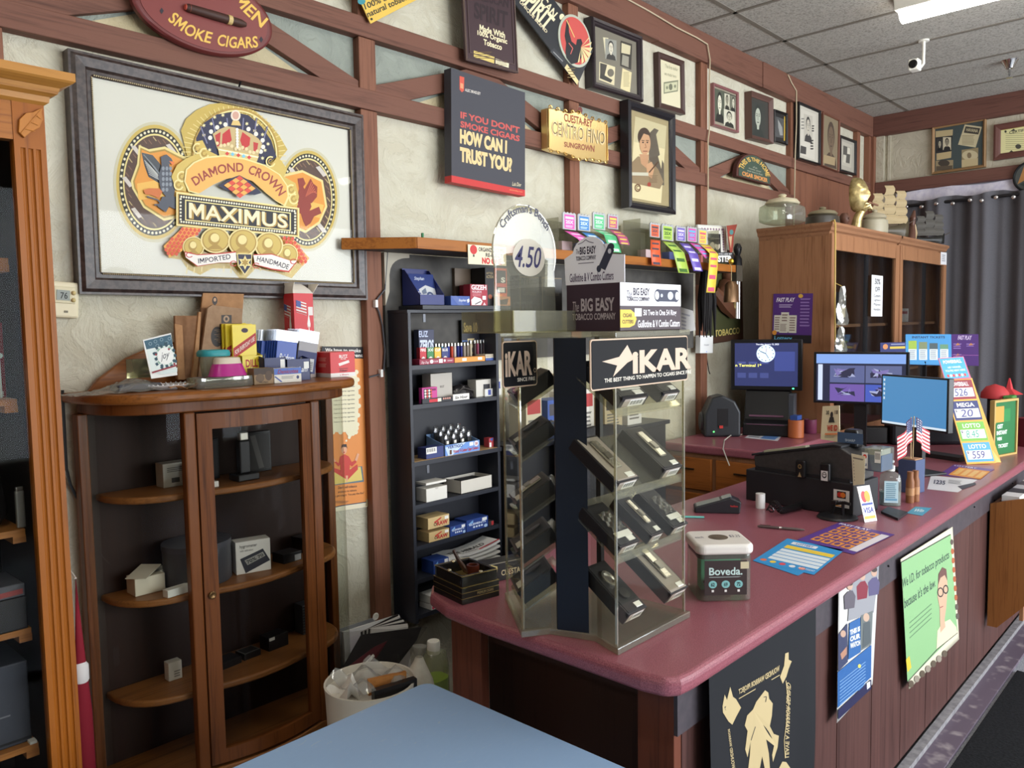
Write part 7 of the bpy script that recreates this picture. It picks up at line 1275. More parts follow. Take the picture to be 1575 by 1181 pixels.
# jar of humidity packs
p = PZ(1076, 926, CT); p2 = PZ(1156, 924, CT); w = (p2-p).length*1.03; rz = math.atan2(p2.y-p.y, p2.x-p.x)
c = (p+p2)/2+V((-math.sin(rz), math.cos(rz), 0))*w*.5; t = T('humidity_pack_jar', 'square clear jar with a white lid and brown label on the counter by the stand', 'jar', (c.x, c.y, CT), rz); jh = PZ(1, 1, CT).z*0+.125
def rbox(a, z0, z1, r=.02): return MB().prism(rr(a, a, r), z0, z1)
rbox(w, .0005, jh).build('jar_body', glass((226, 230, 220), .06, .04, .06), t, bevel=.004); rbox(w*1.08, jh, jh+.028, .024).build('lid', ink((228, 222, 214), .35), t, bevel=.009, seg=4); rbox(w*.97, jh-.012, jh, .02).build('lid_gasket', ink((70, 66, 64), .5), t)
MB().lathe([(.026, 0), (.026, .001), (.018, .001), (.018, .0016), (0, .0016)], 28, Matrix.Translation((0, 0, jh+.028))).build('lid_emblem', ink((96, 84, 70), .4), t); a = canvas(w, w); a.text('$3.25', 72, 36, 94, 54, (70, 70, 96), 0, .3); a.text('each', 6, 40, 22, 54, (70, 70, 96), 0, .3); a.build('handwriting', t, (0, 0, jh+.028), (1, 0, 0), (0, 1, 0))
s = w*.86; a = canvas(s, jh*.82); a.rect(4, 6, 96, 96, (56, 44, 44)); a.text('Boveda.', 14, 24, 86, 44, (196, 220, 216), .02); a.lines(14, 48, 86, 52, 1, (150, 160, 158))
for i, n in enumerate(('62', '69', '72')): a.ell(22+28*i, 68, 9, 10, (130, 190, 190)); a.text(n, 18+28*i, 63, 26+28*i, 73, (40, 60, 64), .03); a.rect(19.5+28*i, 82, 24.5+28*i, 88, (232, 230, 226))
a.rect(82, 10, 100, 28, (206, 194, 160)); a.build('label', t, (0, -w/2-.0004, jh*.52)); MB().box(-w*.3, w*.1, .004, w*.46, w*.40, jh*.86).build('green_card', ink((96, 176, 140), .5), t)
for i in range(8): MB().box(-.03, -.022, 0, .03, .022, .004, Matrix.Translation((.006*math.sin(i*2), .004*math.cos(i*3), .004+.0046*i)) @ Matrix.Rotation(i*.7, 4, 'Z')).build('foil_packet', ink(((150, 122, 84), (176, 160, 140), (90, 70, 60))[i % 3], .35), t)
# RIGHT: COUNTER TOP, BACK COUNTER, HUTCH AND SHELF
def PD(x, y, d): return CAM+_ray(x, y)*d
def std(x0, y0, x1, y1, yt, z):
 """front base edge in the photo at height z -> centre, width, turn, height"""
 p, q_ = PZ(x0, y0, z), PZ(x1, y1, z); c = (p+q_)/2; dd = (c-CAM).dot(CF); return c, (q_-p).length, math.atan2(q_.y-p.y, q_.x-p.x), ((y0+y1)/2-yt)*dd/FPX
def quad4(name, label, cat, P, th, m, artf=None, group=None, part='board'):
 c = (P[2]+P[3])/2; t = T(name, label, cat, c, group=group); P = [p-c for p in P]; n = (P[3]-P[0]).cross(P[1]-P[0]).normalized()
 if n.dot(CAM-c) < 0: n = -n
 MB().add(P+[p-n*th for p in P], [(0, 1, 2, 3), (7, 6, 5, 4), (0, 4, 5, 1), (1, 5, 6, 2), (2, 6, 7, 3), (3, 7, 4, 0)]).build(part, m, t)
 if artf: a = Art(lambda x, y: (x/100, y/100)); artf(a); a.build('print', t, P[0], P[1]-P[0], P[3]-P[0], n)
 return t
def flat(name, label, cat, px, z, col, artf, th=.0006): return quad4(name, label, cat, [PZ(x, y, z) for x, y in px], th, ink(col, .4), artf, None, 'sheet')
# black oak-doored hutch
HX, HY0, HY1, HZ = 4.55, 1.776, 2.21, 2.19
HW = wood((158, 112, 80), (126, 86, 58), 'z', .9, .4); HWX = wood((156, 112, 82), (124, 86, 60), 'x', .9, .4)
hd = T('display_hutch', 'oak display hutch with two glass-doored bays and a moulded cornice by the curtain', 'hutch', (0, 0, 0))
m = MB(); m.box(HX, HY0+.02, 0, HX+.02, HY1, HZ-.04); m.box(6.76, HY0+.02, 0, 6.78, HY1, HZ-.04); m.box(5.70, HY0+.02, 0, 5.72, HY1, HZ-.04); m.box(HX, HY0+.02, HZ-.06, 6.78, HY1, HZ-.04); m.box(HX+.02, HY0+.03, 0, 6.76, HY1, .92); m.build('carcass', HW, hd)
MB().box(HX+.02, HY1-.012, .92, 6.76, HY1-.004, HZ-.06).build('back_panel', wood((112, 76, 50), (88, 58, 38), 'z'), hd)
cp2 = [(0, HZ-.07), (.006, HZ-.06), (.008, HZ-.05), (.02, HZ-.042), (.024, HZ-.028), (.036, HZ-.014), (.036, HZ), (-.03, HZ), (-.03, HZ-.07)]
for x0, x1 in ((HX, 5.70), (5.72, 6.78)):
 n = len(cp2); rg = [[V((x0-o, HY1, z)) for o, z in cp2], [V((x0-o, HY0-o+.02, z)) for o, z in cp2], [V((x1+o-.03, HY0-o+.02, z)) for o, z in cp2], [V((x1+o-.03, HY1, z)) for o, z in cp2]]
 MB().add([p for r_ in rg for p in r_], [(i*n+j, i*n+(j+1) % n, (i+1)*n+(j+1) % n, (i+1)*n+j) for i in range(3) for j in range(n)]+[list(range(n)), list(range(3*n, 4*n))]).build('cornice', HWX, hd)
 MB().box(x0+.02, HY0+.03, HZ-.039, x1-.02, HY1, HZ-.003).build('top_board', HWX, hd)
 f = MB(); f.box(x0, HY0, .92, x0+.05, HY0+.022, HZ-.06); f.box(x1-.08, HY0, .92, x1, HY0+.022, HZ-.06); f.box(x0+.05, HY0, HZ-.15, x1-.08, HY0+.022, HZ-.06); f.box(x0+.05, HY0, .92, x1-.08, HY0+.022, 1.0); fr = f.build('door_frame', HW, hd, bevel=.003)
 MB().box(x0+.05, HY0+.010, 1.0, x1-.08, HY0+.014, HZ-.15).build('door_glass', glass((226, 228, 228), .05, .02), fr)
 for z in (1.3, 1.62): MB().box(x0+.03, HY0+.06, z-.018, x1-.03, HY1-.014, z).build('shelf', HWX, hd)
 MB().box(x0+.62, HY0+.03, 1.0, x0+.66, HY0+.045, HZ-.06).build('door_meeting_strip', ink((30, 30, 34), .4), hd)
MB().box(HX+.2, HY0+.01, 1.22, HX+.215, HY0+.0105, 1.25).build('lock_tag', ink((110, 170, 210)), hd)
for x, z, w, h, c, l in ((4.85, 1.301, .16, .14, (40, 38, 40), 'black box on the lower shelf behind the first glass door of the hutch'), (5.1, 1.621, .18, .2, (44, 42, 46), 'black case on the upper shelf behind the first glass door of the hutch'), (6.35, 1.621, .26, .10, (206, 196, 186), 'white and red carton on the shelf behind the second glass door of the hutch'), (6.0, 1.621, .2, .06, (190, 188, 180), 'crumpled pale packets on the shelf behind the second glass door')): carton('stock_box', l, 'box', (x, 2.0, z), 0, (w, .1, h), ink(c, .5), {'front': lambda a: a.rect(10, 20, 90, 40, (150, 60, 56))} if c[0] > 200 else None)
def hsign(name, label, px, plane, c, col, artf, cat='sign', th=.0015):
 t, w, h = wallthing(name, label, cat, px, plane, c); MB().box(-w/2, 0, -h/2, w/2, th, h/2).build('sheet', ink(col, .5), t); a = canvas(w, h); artf(a); a.build('print', t); return t
def fastplay(a):
 a.rect(0, 0, 100, 100, (88, 50, 128)); a.text('FAST PLAY', 8, 8, 56, 17, (236, 230, 240), .03, .3); a.lines(16, 22, 52, 30, 2, (190, 170, 210)); a.lines(70, 10, 96, 70, 9, (150, 120, 186), .4)
 for x, y, w, h in ((4, 44, 18, 34), (22, 38, 20, 40), (42, 44, 20, 36), (18, 58, 22, 22)): a.rect(x, y, x+w, y+h, (226, 220, 206)); a.lines(x+2, y+4, x+w-2, y+h-2, 6, (150, 130, 120))
 a.rect(0, 84, 100, 100, (40, 36, 40)); a.text('Lottery', 6, 87, 52, 97, (110, 190, 226), .03); a.ell(70, 5, 6, 4, (226, 180, 70)); a.ell(6, 80, 6, 5, (226, 150, 60))
hsign('lottery_poster', 'purple lottery poster with ticket pictures on the side of the oak hutch', [(1190, 451), (1251, 452), (1247, 527), (1187, 527)], 'X', HX-.004, (88, 50, 128), fastplay, 'poster')
hsign('sale_sign', 'narrow white sale sign taped to the hutch glass door', [(1341, 423), (1358, 424), (1357, 487), (1340, 486)], 'Y', HY0-.003, (236, 236, 238), lambda a: (a.text('50%', 26, 8, 76, 22, (36, 36, 40), .02), a.text('OFF', 30, 28, 74, 40, (36, 36, 40), .02), [a.text(s, 20, 46+11*i, 80, 53+11*i, (60, 60, 64)) for i, s in enumerate(('Cutters', 'Lighters', 'Pipes', 'Humidors'))]))
hsign('shelf_label', 'small curled white label on the right bay of the hutch', [(1448, 389), (1458, 390), (1454, 406), (1446, 405)], 'Y', HY0-.0025, (226, 224, 226), lambda a: a.lines(20, 20, 80, 80, 4, (150, 150, 156)), 'label')
# things standing on the hutch
def onh(px, py, Y): p = PY(px, py, Y); return p.x
TZ = HZ+.0005; k1 = lambda x, Y: (PY(x+1, 350, Y)-PY(x, 350, Y)).length
def jar(label, px, w, h, Y, lidc, bodyc, sq, body):
 x = onh(px, 350, Y); t = T('lidded_jar', label, 'jar', (x, Y, TZ)); r = w/2
 MB().lathe([(r*.8, 0), (r*.98, .01), (r, h*.3), (r*.96, h*.55), (r*.7, h*.66)], 28, None, 1, .8, sq).build('body', body, t, smooth=True); MB().lathe([(r*.74, h*.64), (r*.8, h*.68), (r*.66, h*.80), (r*.2, h*.88), (r*.13, h*.9), (r*.2, h*.95), (r*.12, h), (0, h)], 28, None, 1, .9).build('lid', ink(lidc, .4), t, smooth=True); return t
GJ = glass((222, 228, 214), .10, .05, .10)
jar('square clear glass jar with a cream knobbed lid at the left of the hutch top', 1203, .26, .165, 2.0, (206, 196, 166), None, .5, GJ)
jar('low dark bowl with a domed olive lid on the hutch top behind the cornice', 1265, .24, .14, 1.98, (140, 130, 104), None, 0, ink((60, 54, 46), .4))
jar('grey ribbed jar with a rounded lid right of the gold mask on the hutch', 1345, .2, .16, 1.86, (176, 166, 142), None, 0, ink((168, 160, 138), .4))
x = onh(1299, 340, 1.95); t = T('small_bust', 'small brown carved head between the olive bowl and the gold mask', 'figurine', (x, 1.95, TZ)); MB().lathe([(.03, 0), (.034, .02), (.02, .045), (.018, .055), (.032, .075), (.034, .1), (.02, .122), (0, .126)], 16).build('head', ink((92, 60, 46), .5), t, smooth=True); MB().ball((-.012, -.03, .088), .008, n=8).build('nose', ink((92, 60, 46), .5), t, smooth=True)
# gold mask sculpture: half face over a hand holding a cigar
GS = speck((206, 186, 132), (160, 140, 92), 30, .32, .1, (.35, .65), 2, .6); Y = 1.90; x = onh(1316, 345, Y); u = k1(1316, Y); t = T('mask_sculpture', 'gold half-mask sculpture with a hand holding a cigar on the hutch', 'sculpture', (x, Y, TZ))
MB().lathe([(.045, 0), (.05, .004), (.046, .02), (0, .022)], 20).build('plinth', ink((40, 38, 40), .4), t, smooth=True)
rows = []; prof = [(-.5, .04), (-.42, .26), (-.3, .46), (-.12, .55), (.0, .60), (.1, .52), (.2, .56), (.3, .62), (.36, .60), (.5, .54)]
fx, fz, fh, fw = -.02, .235, .21, .12
for i in range(19):
 v = -1+2*i/18; row = []
 for j in range(13):
  a = math.radians(-95+190*j/12); r = math.sqrt(max(0, 1-abs(v)**2.3)); px_, py_ = math.sin(a)*r, -math.cos(a)*r
  nose = .30*math.exp(-(a/.17)**2)*math.exp(-((v+.08)/.26)**2); brow = .10*math.exp(-((v-.28)/.10)**2)*math.exp(-((abs(a)-.4)/.35)**2); eye = -.16*math.exp(-((v-.12)/.09)**2)*math.exp(-((abs(a)-.42)/.16)**2); lip = .09*math.exp(-((v+.46)/.06)**2)*math.exp(-(a/.3)**2); chin = .08*math.exp(-((v+.78)/.12)**2)*math.exp(-(a/.3)**2)
  row.append(V((fx+fw*.5*px_, (py_-(nose+brow+eye+lip+chin))*.075, fz+fh*.5*v)))
 rows.append(row)
Rz = Matrix.Rotation(-.08, 4, 'Z'); rows = [[Rz @ p for p in r_] for r_ in rows]
MB().grid(rows).build('face', GS, t, smooth=True, solid=.008)
hm = MB(); hm.tube([(.0, 0, .018), (.004, -.01, .09), (.012, -.03, .135)], [.034, .028, .026], 14); hm.ball((.018, -.045, .16), .034, .022, .034)
for k in range(4): b0 = V((.0+.014*k, -.062, .178-.007*k)); hm.tube([b0+V((-.012, .02, -.01)), b0, b0+V((.018, -.012, -.004)), b0+V((.026, .004, -.018))], [.0085, .009, .0085, .007], 8)
hm.tube([(-.01, -.04, .15), (.0, -.066, .158), (.016, -.082, .168)], [.011, .0095, .008], 8); hm.build('hand', GS, t, smooth=True); MB().tube([(.012, -.07, .185), (.085, -.105, .168)], [.007, .006], 10).build('cigar', ink((120, 82, 60), .5), t, smooth=True)
def ship(label, px, Y, w, h, c, ns, seed):
 x = onh(px, 360, Y); t = T('model_ship', label, 'model ship', (x, Y, TZ), -.8); M_ = ink(c, .7)
 hl = []
 for i in range(11):
  q_ = i/10; s = math.sin(math.pi*min(1, q_*.85+.12))*.5+.02; y = -w*.5+w*q_; zz = h*(.22+.10*(abs(q_-.45)*2)**2); hl.append([V((y, -s*w*.16, zz)), V((y, -s*w*.12, h*.12)), V((y, 0, h*.05)), V((y, s*w*.12, h*.12)), V((y, s*w*.16, zz))])
 MB().grid(hl).build('hull', ink(tuple(v*.45 for v in c), .4), t, smooth=True, solid=.004); MB().box(-w*.14, -.02, 0, w*.14, .02, h*.07).build('stand', ink((60, 46, 36), .5), t); ms = MB(); sl = MB()
 for k in range(3):
  mx_ = -w*.3+w*.28*k; mh = h*(.86, 1, .9)[k]; ms.tube([(mx_, 0, h*.15), (mx_, 0, mh)], .004, 6)
  for j in range(ns): z0 = h*.28+(mh-h*.3)*j/ns; z1 = h*.28+(mh-h*.3)*(j+.96)/ns; ww = w*.32*(1-.10*j); sl.grid([[V((mx_+ww*(a_-.5)+.01*math.sin(b_*3.1), -.010-.008*math.sin(b_*math.pi), z0+(z1-z0)*b_)) for a_ in (0, .5, 1)] for b_ in (0, .33, .66, 1)])
 ms.tube([(w*.4, 0, h*.24), (w*.68, 0, h*.36)], .003, 6); ms.build('masts', ink((70, 54, 40), .5), t); sl.build('sails', M_, t, solid=.002)
ship('gold-sailed model ship standing on the hutch in front of the corner post', 1366, 1.9, .28, .37, (176, 156, 118), 4, 1); ship('small dark model ship standing alone at the right of the hutch top', 1428, 1.86, .24, .26, (84, 80, 74), 3, 2)
x = onh(1394, 360, 1.84); t = T('driftwood_figure', 'knotted dark wooden figure between the two model ships', 'figurine', (x, 1.80, TZ)); MB().tube([(-.03, 0, 0), (-.01, 0, .06), (.02, .01, .1), (.0, 0, .15), (.03, 0, .2)], [.03, .022, .018, .02, .008], 9).build('figure', ink((96, 66, 54), .35), t, smooth=True); MB().tube([(.04, 0, 0), (.07, 0, .05), (.05, 0, .11)], [.012, .012, .006], 7).build('branch', ink((176, 150, 112), .5), t, smooth=True)
# hanging sample bags on a cord
x, Y = HX-.042, HY0-.03; t = T('rope_hanger', 'yellow cord and hook hanging from the front corner of the hutch cornice', 'cord', (x, Y, HZ)); MB().tube([(.03, .03, .003), (-.006, 0, .004), (-.008, -.006, -.02), (.0, -.006, -.5), (.012, -.006, -.68)], .005, 6).build('cord', ink((190, 158, 84), .5), t, smooth=True)
for i, (px, y0, y1) in enumerate(((1294, 440, 500), (1292, 502, 542))):
 p = PY(px, y1, Y-.03); hh = PY(px, y0, Y-.03).z-p.z; b_ = T('sample_bag', ('upper', 'lower')[i]+' clear crinkled sample bag hanging on the yellow cord by the hutch', 'bag', p)
 g = [[V((.075*(a_-.5)*2*(1-.75*(v)**1.6)+.01*math.sin(v*9), -.03*math.sin(a_*3.14)*(1-v*.6)-.006*math.sin(a_*17+v*13), hh*v)) for a_ in [k/8 for k in range(9)]] for v in [k/8 for k in range(9)]]; MB().grid(g).build('film', glass((220, 218, 206), .22, .12, .10), b_, smooth=True); MB().box(-.02, -.012, hh*.2, .025, -.006, hh*.5).build('pale_card', ink((206, 198, 176), .5), b_); MB().tube([(0, 0, hh), (x+.005-p.x, Y-p.y, hh+.02)], .002, 5).build('tie', ink((190, 158, 84)), b_)
# lottery ticket racks on the wall shelf
WZ = 1.9645+.0005
def tick(name, c, c2, x0, x1, y0, y1, Y, strip, rim=True):
 p0, p1 = PY(x0, y1, Y), PY(x1, y1, Y); w = p1.x-p0.x; h = PY(x0, y0, Y).z-p0.z; t = T('ticket_pack', name+' scratch tickets in the clear rack on the wall shelf', 'tickets', ((p0.x+p1.x)/2, Y, p0.z))
 g = lambda h_: [(-w/2+w*i/8, h_+.006*(i % 2)) for i in range(9)]; MB().prism([(-w/2, 0), (w/2, 0)]+g(h)[::-1], 0, .006, XZ).build('foil_pack', ink((190, 192, 196) if rim else c, .35, .3 if rim else 0), t); a = canvas(w, h); a.rect(12, 8, 88, 94, c); a.rect(18, 20, 82, 34, c2); a.text('25X', 20, 42, 80, 64, c2, .05); a.lines(20, 74, 80, 90, 2, c2); a.build('print', t, (0, 0, h/2))
 if strip:
  Mi = V(((p0.x+p1.x)/2, Y, p0.z)); L = [PY(a_, b_, y_)-Mi for a_, b_, y_ in strip]; Wd = V((w*.48, 0, 0)); N_ = 4; PT = []
  for i in range(len(L)-1): PT += [L[i]+(L[i+1]-L[i])*(k/N_) for k in range(N_)]
  PT.append(L[-1]); MB().grid([[p-Wd, p, p+Wd] for p in PT]).build('ticket_strip', ink(c, .4), t, smooth=True, solid=.001)
  pr = MB()
  for i in range(1, len(PT)-1, 2): d_ = PT[i+1]-PT[i]; n_ = V((0, -d_.z, d_.y)).normalized(); n_ = n_ if n_.y < 0 else -n_; o_ = n_*.0012; pr.add([PT[i]-Wd*.7+o_+d_*.15, PT[i]+Wd*(.7 if i % 4 else .2)+o_+d_*.15, PT[i]+Wd*(.7 if i % 4 else .2)+o_+d_*.8, PT[i]-Wd*.7+o_+d_*.8], [(0, 1, 2, 3)])
  pr.build('strip_print', ink(c2, .4), t)
Yr = 2.23
for a_ in (('pink', (226, 90, 176), (250, 214, 236), 866, 886, 327, 352, Yr, [(878, 356, 2.22), (898, 368, 2.19), (916, 388, 2.165)]), ('blue', (64, 130, 196), (206, 226, 240), 889, 908, 330, 354, Yr, [(904, 358, 2.22), (922, 372, 2.19), (934, 392, 2.165)]), ('green', (90, 190, 130), (206, 240, 214), 912, 931, 327, 352, Yr, [(922, 354, 2.22), (938, 362, 2.19), (947, 388, 2.165)]), ('magenta and yellow', (186, 84, 130), (232, 206, 90), 935, 951, 330, 351, Yr, [(945, 354, 2.22), (957, 364, 2.19), (961, 376, 2.168)]),
 ('orange', (232, 100, 60), (80, 72, 84), 1000, 1015, 343, 364, Yr, [(1008, 369, 2.2), (1008, 385, 2.165), (1010, 408, 2.16)]), ('lime green', (176, 206, 90), (70, 110, 50), 1018, 1036, 345, 369, Yr, [(1028, 372, 2.21), (1044, 388, 2.165), (1052, 420, 2.155)]), ('violet', (110, 90, 180), (214, 206, 236), 1040, 1055, 348, 370, Yr, [(1052, 374, 2.21), (1066, 390, 2.165), (1074, 417, 2.155)]), ('pink and blue', (206, 80, 160), (90, 180, 220), 1057, 1072, 349, 371, Yr, [(1068, 374, 2.21), (1082, 386, 2.17), (1092, 398, 2.16)]), ('yellow', (236, 206, 80), (206, 90, 120), 1074, 1088, 352, 375, 2.222, [(1084, 376, 2.195), (1098, 390, 2.145), (1097, 412, 2.138), (1093, 450, 2.136)])): tick(*a_)
for x0, x1, l in ((846, 958, 'clear ticket rack over the purple carton, the left of two'), (972, 1108, 'clear ticket rack at the right end of the wall shelf')):
 X0, X1 = PY(x0, 380, 2.3).x, PY(x1, 380, 2.24).x; t = T('ticket_rack', l, 'rack', ((X0+X1)/2, 2.29, WZ)); w = X1-X0; hz = PY(x0+20, 352, 2.24).z-WZ
 m = MB(); m.box(-w/2, .06, 0, w/2, .063, hz+.05); m.box(-w/2, -.04, 0, w/2, .06, .003); m.box(-w/2, -.048, hz, w/2, .06, hz+.003); [m.box(-w/2+w*i/4-.001, -.04, .003, -w/2+w*i/4+.001, .06, hz+(.05 if i in (0, 4) else 0)) for i in range(5)]; m.build('clear_rack', glass((226, 226, 216), .08, .06, .08), t)
 for i in range(3): MB().box(-w*.4+w*.28*i, -.02, .004, -w*.4+w*.28*i+w*.16, .03, .05).build('ticket_stack', ink(((206, 180, 180), (120, 130, 190), (190, 110, 110))[i], .5), t)
hsign('photo_frame', 'white-mounted photograph of two faces in a grey frame at the shelf end', [(1069, 346), (1115, 348), (1120, 389), (1078, 389)], 'Y', 2.34, (206, 204, 196), lambda a: (a.rect(5, 5, 95, 95, (226, 222, 210)), [a.ell(14+10*i, 14, 3, 4, (140, 110, 130)) for i in range(8)], [a.ell(88, 14+9*i, 3, 4, (140, 110, 130)) for i in range(9)], a.rect(34, 30, 78, 98, (40, 40, 42)), a.ell(48, 74, 9, 15, (190, 178, 160)), a.ell(66, 72, 9, 15, (206, 194, 176)), a.ell(66, 60, 10, 8, (60, 52, 50))), 'photograph', .012)
def qs(name, label, cat, px, Y, th, col, artf=None): return upright(name, label, cat, px, Y, th, ink(col, .5), artf, (0, 0, 1))
qs('feather_pennant', 'red tapered pennant with a teal patch behind the shelf end', 'pennant', [(1118, 347), (1134, 345), (1129, 362), (1127, 385), (1124, 396), (1122, 380)], 2.30, .003, (160, 72, 60), lambda a: (a.ell(1125, 357, 3, 4, (90, 140, 140)), a.poly([(1121, 364), (1126, 363), (1124, 382)], (206, 176, 140))))
qs('shelf_sign', 'small black sign with white capitals at the right end of the shelf', 'sign', [(1103, 388), (1128, 388), (1128, 404), (1103, 404)], 2.19, .004, (30, 30, 32), lambda a: (a.text('YOU ARE MY', 1105, 389, 1126, 392.5, (190, 190, 190)), a.text('STER', 1104, 393, 1126, 403, (232, 230, 226), .05)))
x = PY(1137, 390, 2.34).x; t = T('black_bust', 'small black carved head at the far end of the wall shelf', 'figurine', (x-.02, 2.34, WZ)); MB().lathe([(.03, 0), (.026, .06), (.014, .08), (.022, .1), (.026, .125), (.014, .15), (0, .154)], 14).build('head', ink((34, 32, 34), .35), t, smooth=True); MB().ball((-.008, -.024, .112), .007, n=8).build('nose', ink((34, 32, 34), .35), t, smooth=True)
# tobacco plaque
ZT2 = (1050, 330, 5.136); c_ = 2.40; px = [(1076, 384), (1143, 379), (1142, 525), (1078, 528)]
t, w, h = wallthing('relief_plaque', 'arched green tobacco plaque with a carved brown figure under the shelf end', 'plaque', px, 'Y', c_); hb = h*.72; A_ = lambda k: [(-w/2*k, -h/2+(1-k)*w/2), (w/2*k, -h/2+(1-k)*w/2)]+[(w/2*k*math.cos(math.pi*i/16), -h/2+hb+(h-hb)*k*math.sin(math.pi*i/16)) for i in range(17)]
MB().prism(A_(1), 0, .03, XZ).build('frame', ink((84, 58, 46), .45), t, bevel=.004); MB().prism(A_(.84), -.001, .001, XZ).build('green_field', ink((70, 72, 44), .5), t); a = canvas(w, h); a.text('TOBACCO', 30, 86, 90, 93, (206, 186, 110), .02); a.build('lettering', t, (0, -.0012, 0)); fg = MB(); BW = ink((104, 66, 46), .5)
u = w/100; fg.tube([(-.1*w, -.012, -.02*h), (.0, -.03, .06*h), (.1*w, -.03, .10*h)], [.05*w*2, .07*w*2, .05*w*2], 10); fg.tube([(-.25*w, -.012, .06*h), (-.05*w, -.03, -.10*h), (.15*w, -.03, -.22*h)], [.06*w, .09*w, .05*w], 8); fg.tube([(.12*w, -.03, .12*h), (.22*w, -.035, .0), (.1*w, -.03, -.12*h)], [.05*w, .045*w, .03*w], 8); fg.ball((.06*w, -.035, .20*h), .09*w); fg.build('carved_figure', BW, t, smooth=True); MB().tube([(-.02*w, -.04, .02*h), (-.0*w, -.05, -.1*h), (.08*w, -.05, -.14*h), (.16*w, -.05, -.06*h)], .025*w, 8).build('carved_horn', ink((190, 166, 110), .5), t, smooth=True)
fz_ = MB(); [fz_.tube([(.0+.02*k*w, -.03, .25*h), (-.04*w+.04*k*w, -.04, .33*h)], [.02*w, .006*w], 6) for k in range(4)]; fz_.build('carved_feathers', ink((90, 74, 56), .5), t)
p = PY(1125, 444, 2.16); t = T('cowbell', 'brown metal cowbell hanging on a string from the shelf end', 'bell', p); MB().lathe([(.052, -.075), (.044, .02), (.024, .04), (0, .042)], 16, None, 1.1, .75).build('bell', ink((120, 92, 66), .35, .7), t, smooth=True); MB().tube([(0, 0, .04), (0, 0, .12), (-.02, .02, .17)], .002, 5).build('string', ink((190, 170, 120)), t); MB().ball((-.012, -.004, .15), .016, n=10).build('brass_ball', ink((214, 176, 60), .25, .8), t, smooth=True)
p = PY(1135, 460, 2.19); t = T('wind_chime', 'pale metal wind chime tubes hanging at the right of the cowbell', 'wind chime', p)
for k in range(3): MB().tube([(.012*(k-1), .008*(k % 2), -.11), (.012*(k-1), .008*(k % 2), .10)], .005, 8).build('tube', ink((206, 206, 206), .25, .7), t, smooth=True)
MB().box(-.035, -.01, .10, .035, .02, .19).build('top_block', ink((64, 58, 48), .5), t)
p = PY(1086, 480, 2.24); t = T('fur_tail', 'dark shaggy fur tail hanging under the wall shelf beside the plaque', 'fur', p); rr2 = random.Random(3); m = MB(); hz = 1.92-p.z
for k in range(46): a_ = rr2.random()*6.28; r0 = .05*rr2.random(); x0, y0 = r0*math.cos(a_), r0*.5*math.sin(a_); m.tube([(x0*.6, y0*.6, hz), (x0*1.3, y0*1.3, hz*.3), (x0*1.5+.012*rr2.random(), y0*1.3, -.08-.06*rr2.random())], [.016, .015, .003], 5)
m.build('fur', ink((26, 23, 24), .9), t, smooth=True)
hsign('network_box', 'small white wall box with two black cables below the fur tail', [(1077, 516), (1097, 516), (1096, 543), (1077, 543)], 'Y', 2.36, (226, 226, 224), lambda a: (a.text('router', 30, 48, 70, 58, (150, 150, 156)), a.ell(50, 92, 4, 3, (110, 150, 230))), 'router', .03)
cable('pair of black cables dropping from the white wall box', [PY(x, y, 2.40) for x, y in ((1086, 544), (1090, 570), (1092, 575))], .003, BLK);
quad4('loose_papers', 'white papers pinned over the dark grey area beyond the clear stand', 'papers', [PY(1046, 472, 2.392), PY(1066, 478, 2.392), PY(1070, 508, 2.389), PY(1046, 512, 2.389)], .004, ink((196, 194, 190), .5), lambda a: a.lines(10, 20, 80, 90, 5, (150, 150, 156)), None, 'sheets')
# back counter with drawers
BX, BZ = 3.74, 1.0
t = T('back_counter', 'maroon-topped back counter with oak drawers along the end of the sales aisle', 'counter', (0, 0, 0)); MB().box(BX, 1.745, BZ-.045, HX-.005, 2.385, BZ).build('worktop', LAM, t, bevel=.012, seg=3); MB().box(BX+.03, 1.76, 0, HX-.006, 2.38, BZ-.045).build('carcass', HW, t)
for i in range(2):
 for z0, z1 in ((.76, .93), (.44, .74)): d = MB().box(BX+.012, 2.38-.31*(i+1)+.012, z0, BX+.03, 2.38-.31*i-.012, z1).build('drawer', wood((166, 98, 46), (130, 72, 32), 'y', .9, .4), t, bevel=.005); MB().bar((BX+.003, 2.38-.31*i-.2, z1-.06), (BX+.003, 2.38-.31*i-.12, z1-.06), .006, .008).build('pull', ink((70, 52, 36), .4, .6), d)
def backp(px, py): return PZ(px, py, BZ+.0005)
DG = ink((44, 46, 50), .35); q_ = backp(1100, 671)
t = T('ticket_printer', 'rounded dark grey ticket printer with a red key at the left of the back counter', 'printer', (q_.x+.06, q_.y, BZ+.0005), -.9); pr = [(-.10, 0), (.10, 0), (.10, .14), (.07, .20), (.0, .235), (-.06, .22), (-.10, .13)]
MB().prism(pr, -.075, .075, XZ).build('housing', DG, t, bevel=.012, seg=3); MB().box(-.03, -.0765, .06, .03, -.0755, .16).build('front_plate', KB, t); MB().lathe([(.055, 0), (.05, .012), (0, .014)], 24, Matrix.Translation((-.102, .02, .08)) @ Matrix.Rotation(-math.pi/2, 4, 'Y')).build('side_dial', ink((60, 60, 64), .3), t, smooth=True)
m = MB(); m.box(-.02, -.084, .05, .0, -.075, .065); m.build('red_key', ink((196, 56, 50), .4), t); MB().ball((-.05, -.077, .03), .005, n=8).build('green_lamp', glow((90, 230, 110), 1.5), t)
q_ = backp(1069, 662); carton('card_reader', 'pale grey card reader beside the dark ticket printer', 'card reader', (q_.x+.02, q_.y, BZ+.0005), -.8, (.06, .05, .075), ink((196, 190, 182), .5), {'front': lambda a: (a.ell(50, 40, 26, 16, (40, 40, 44)), [a.ell(20+20*i, 76, 6, 6, (150, 146, 140)) for i in range(4)])})
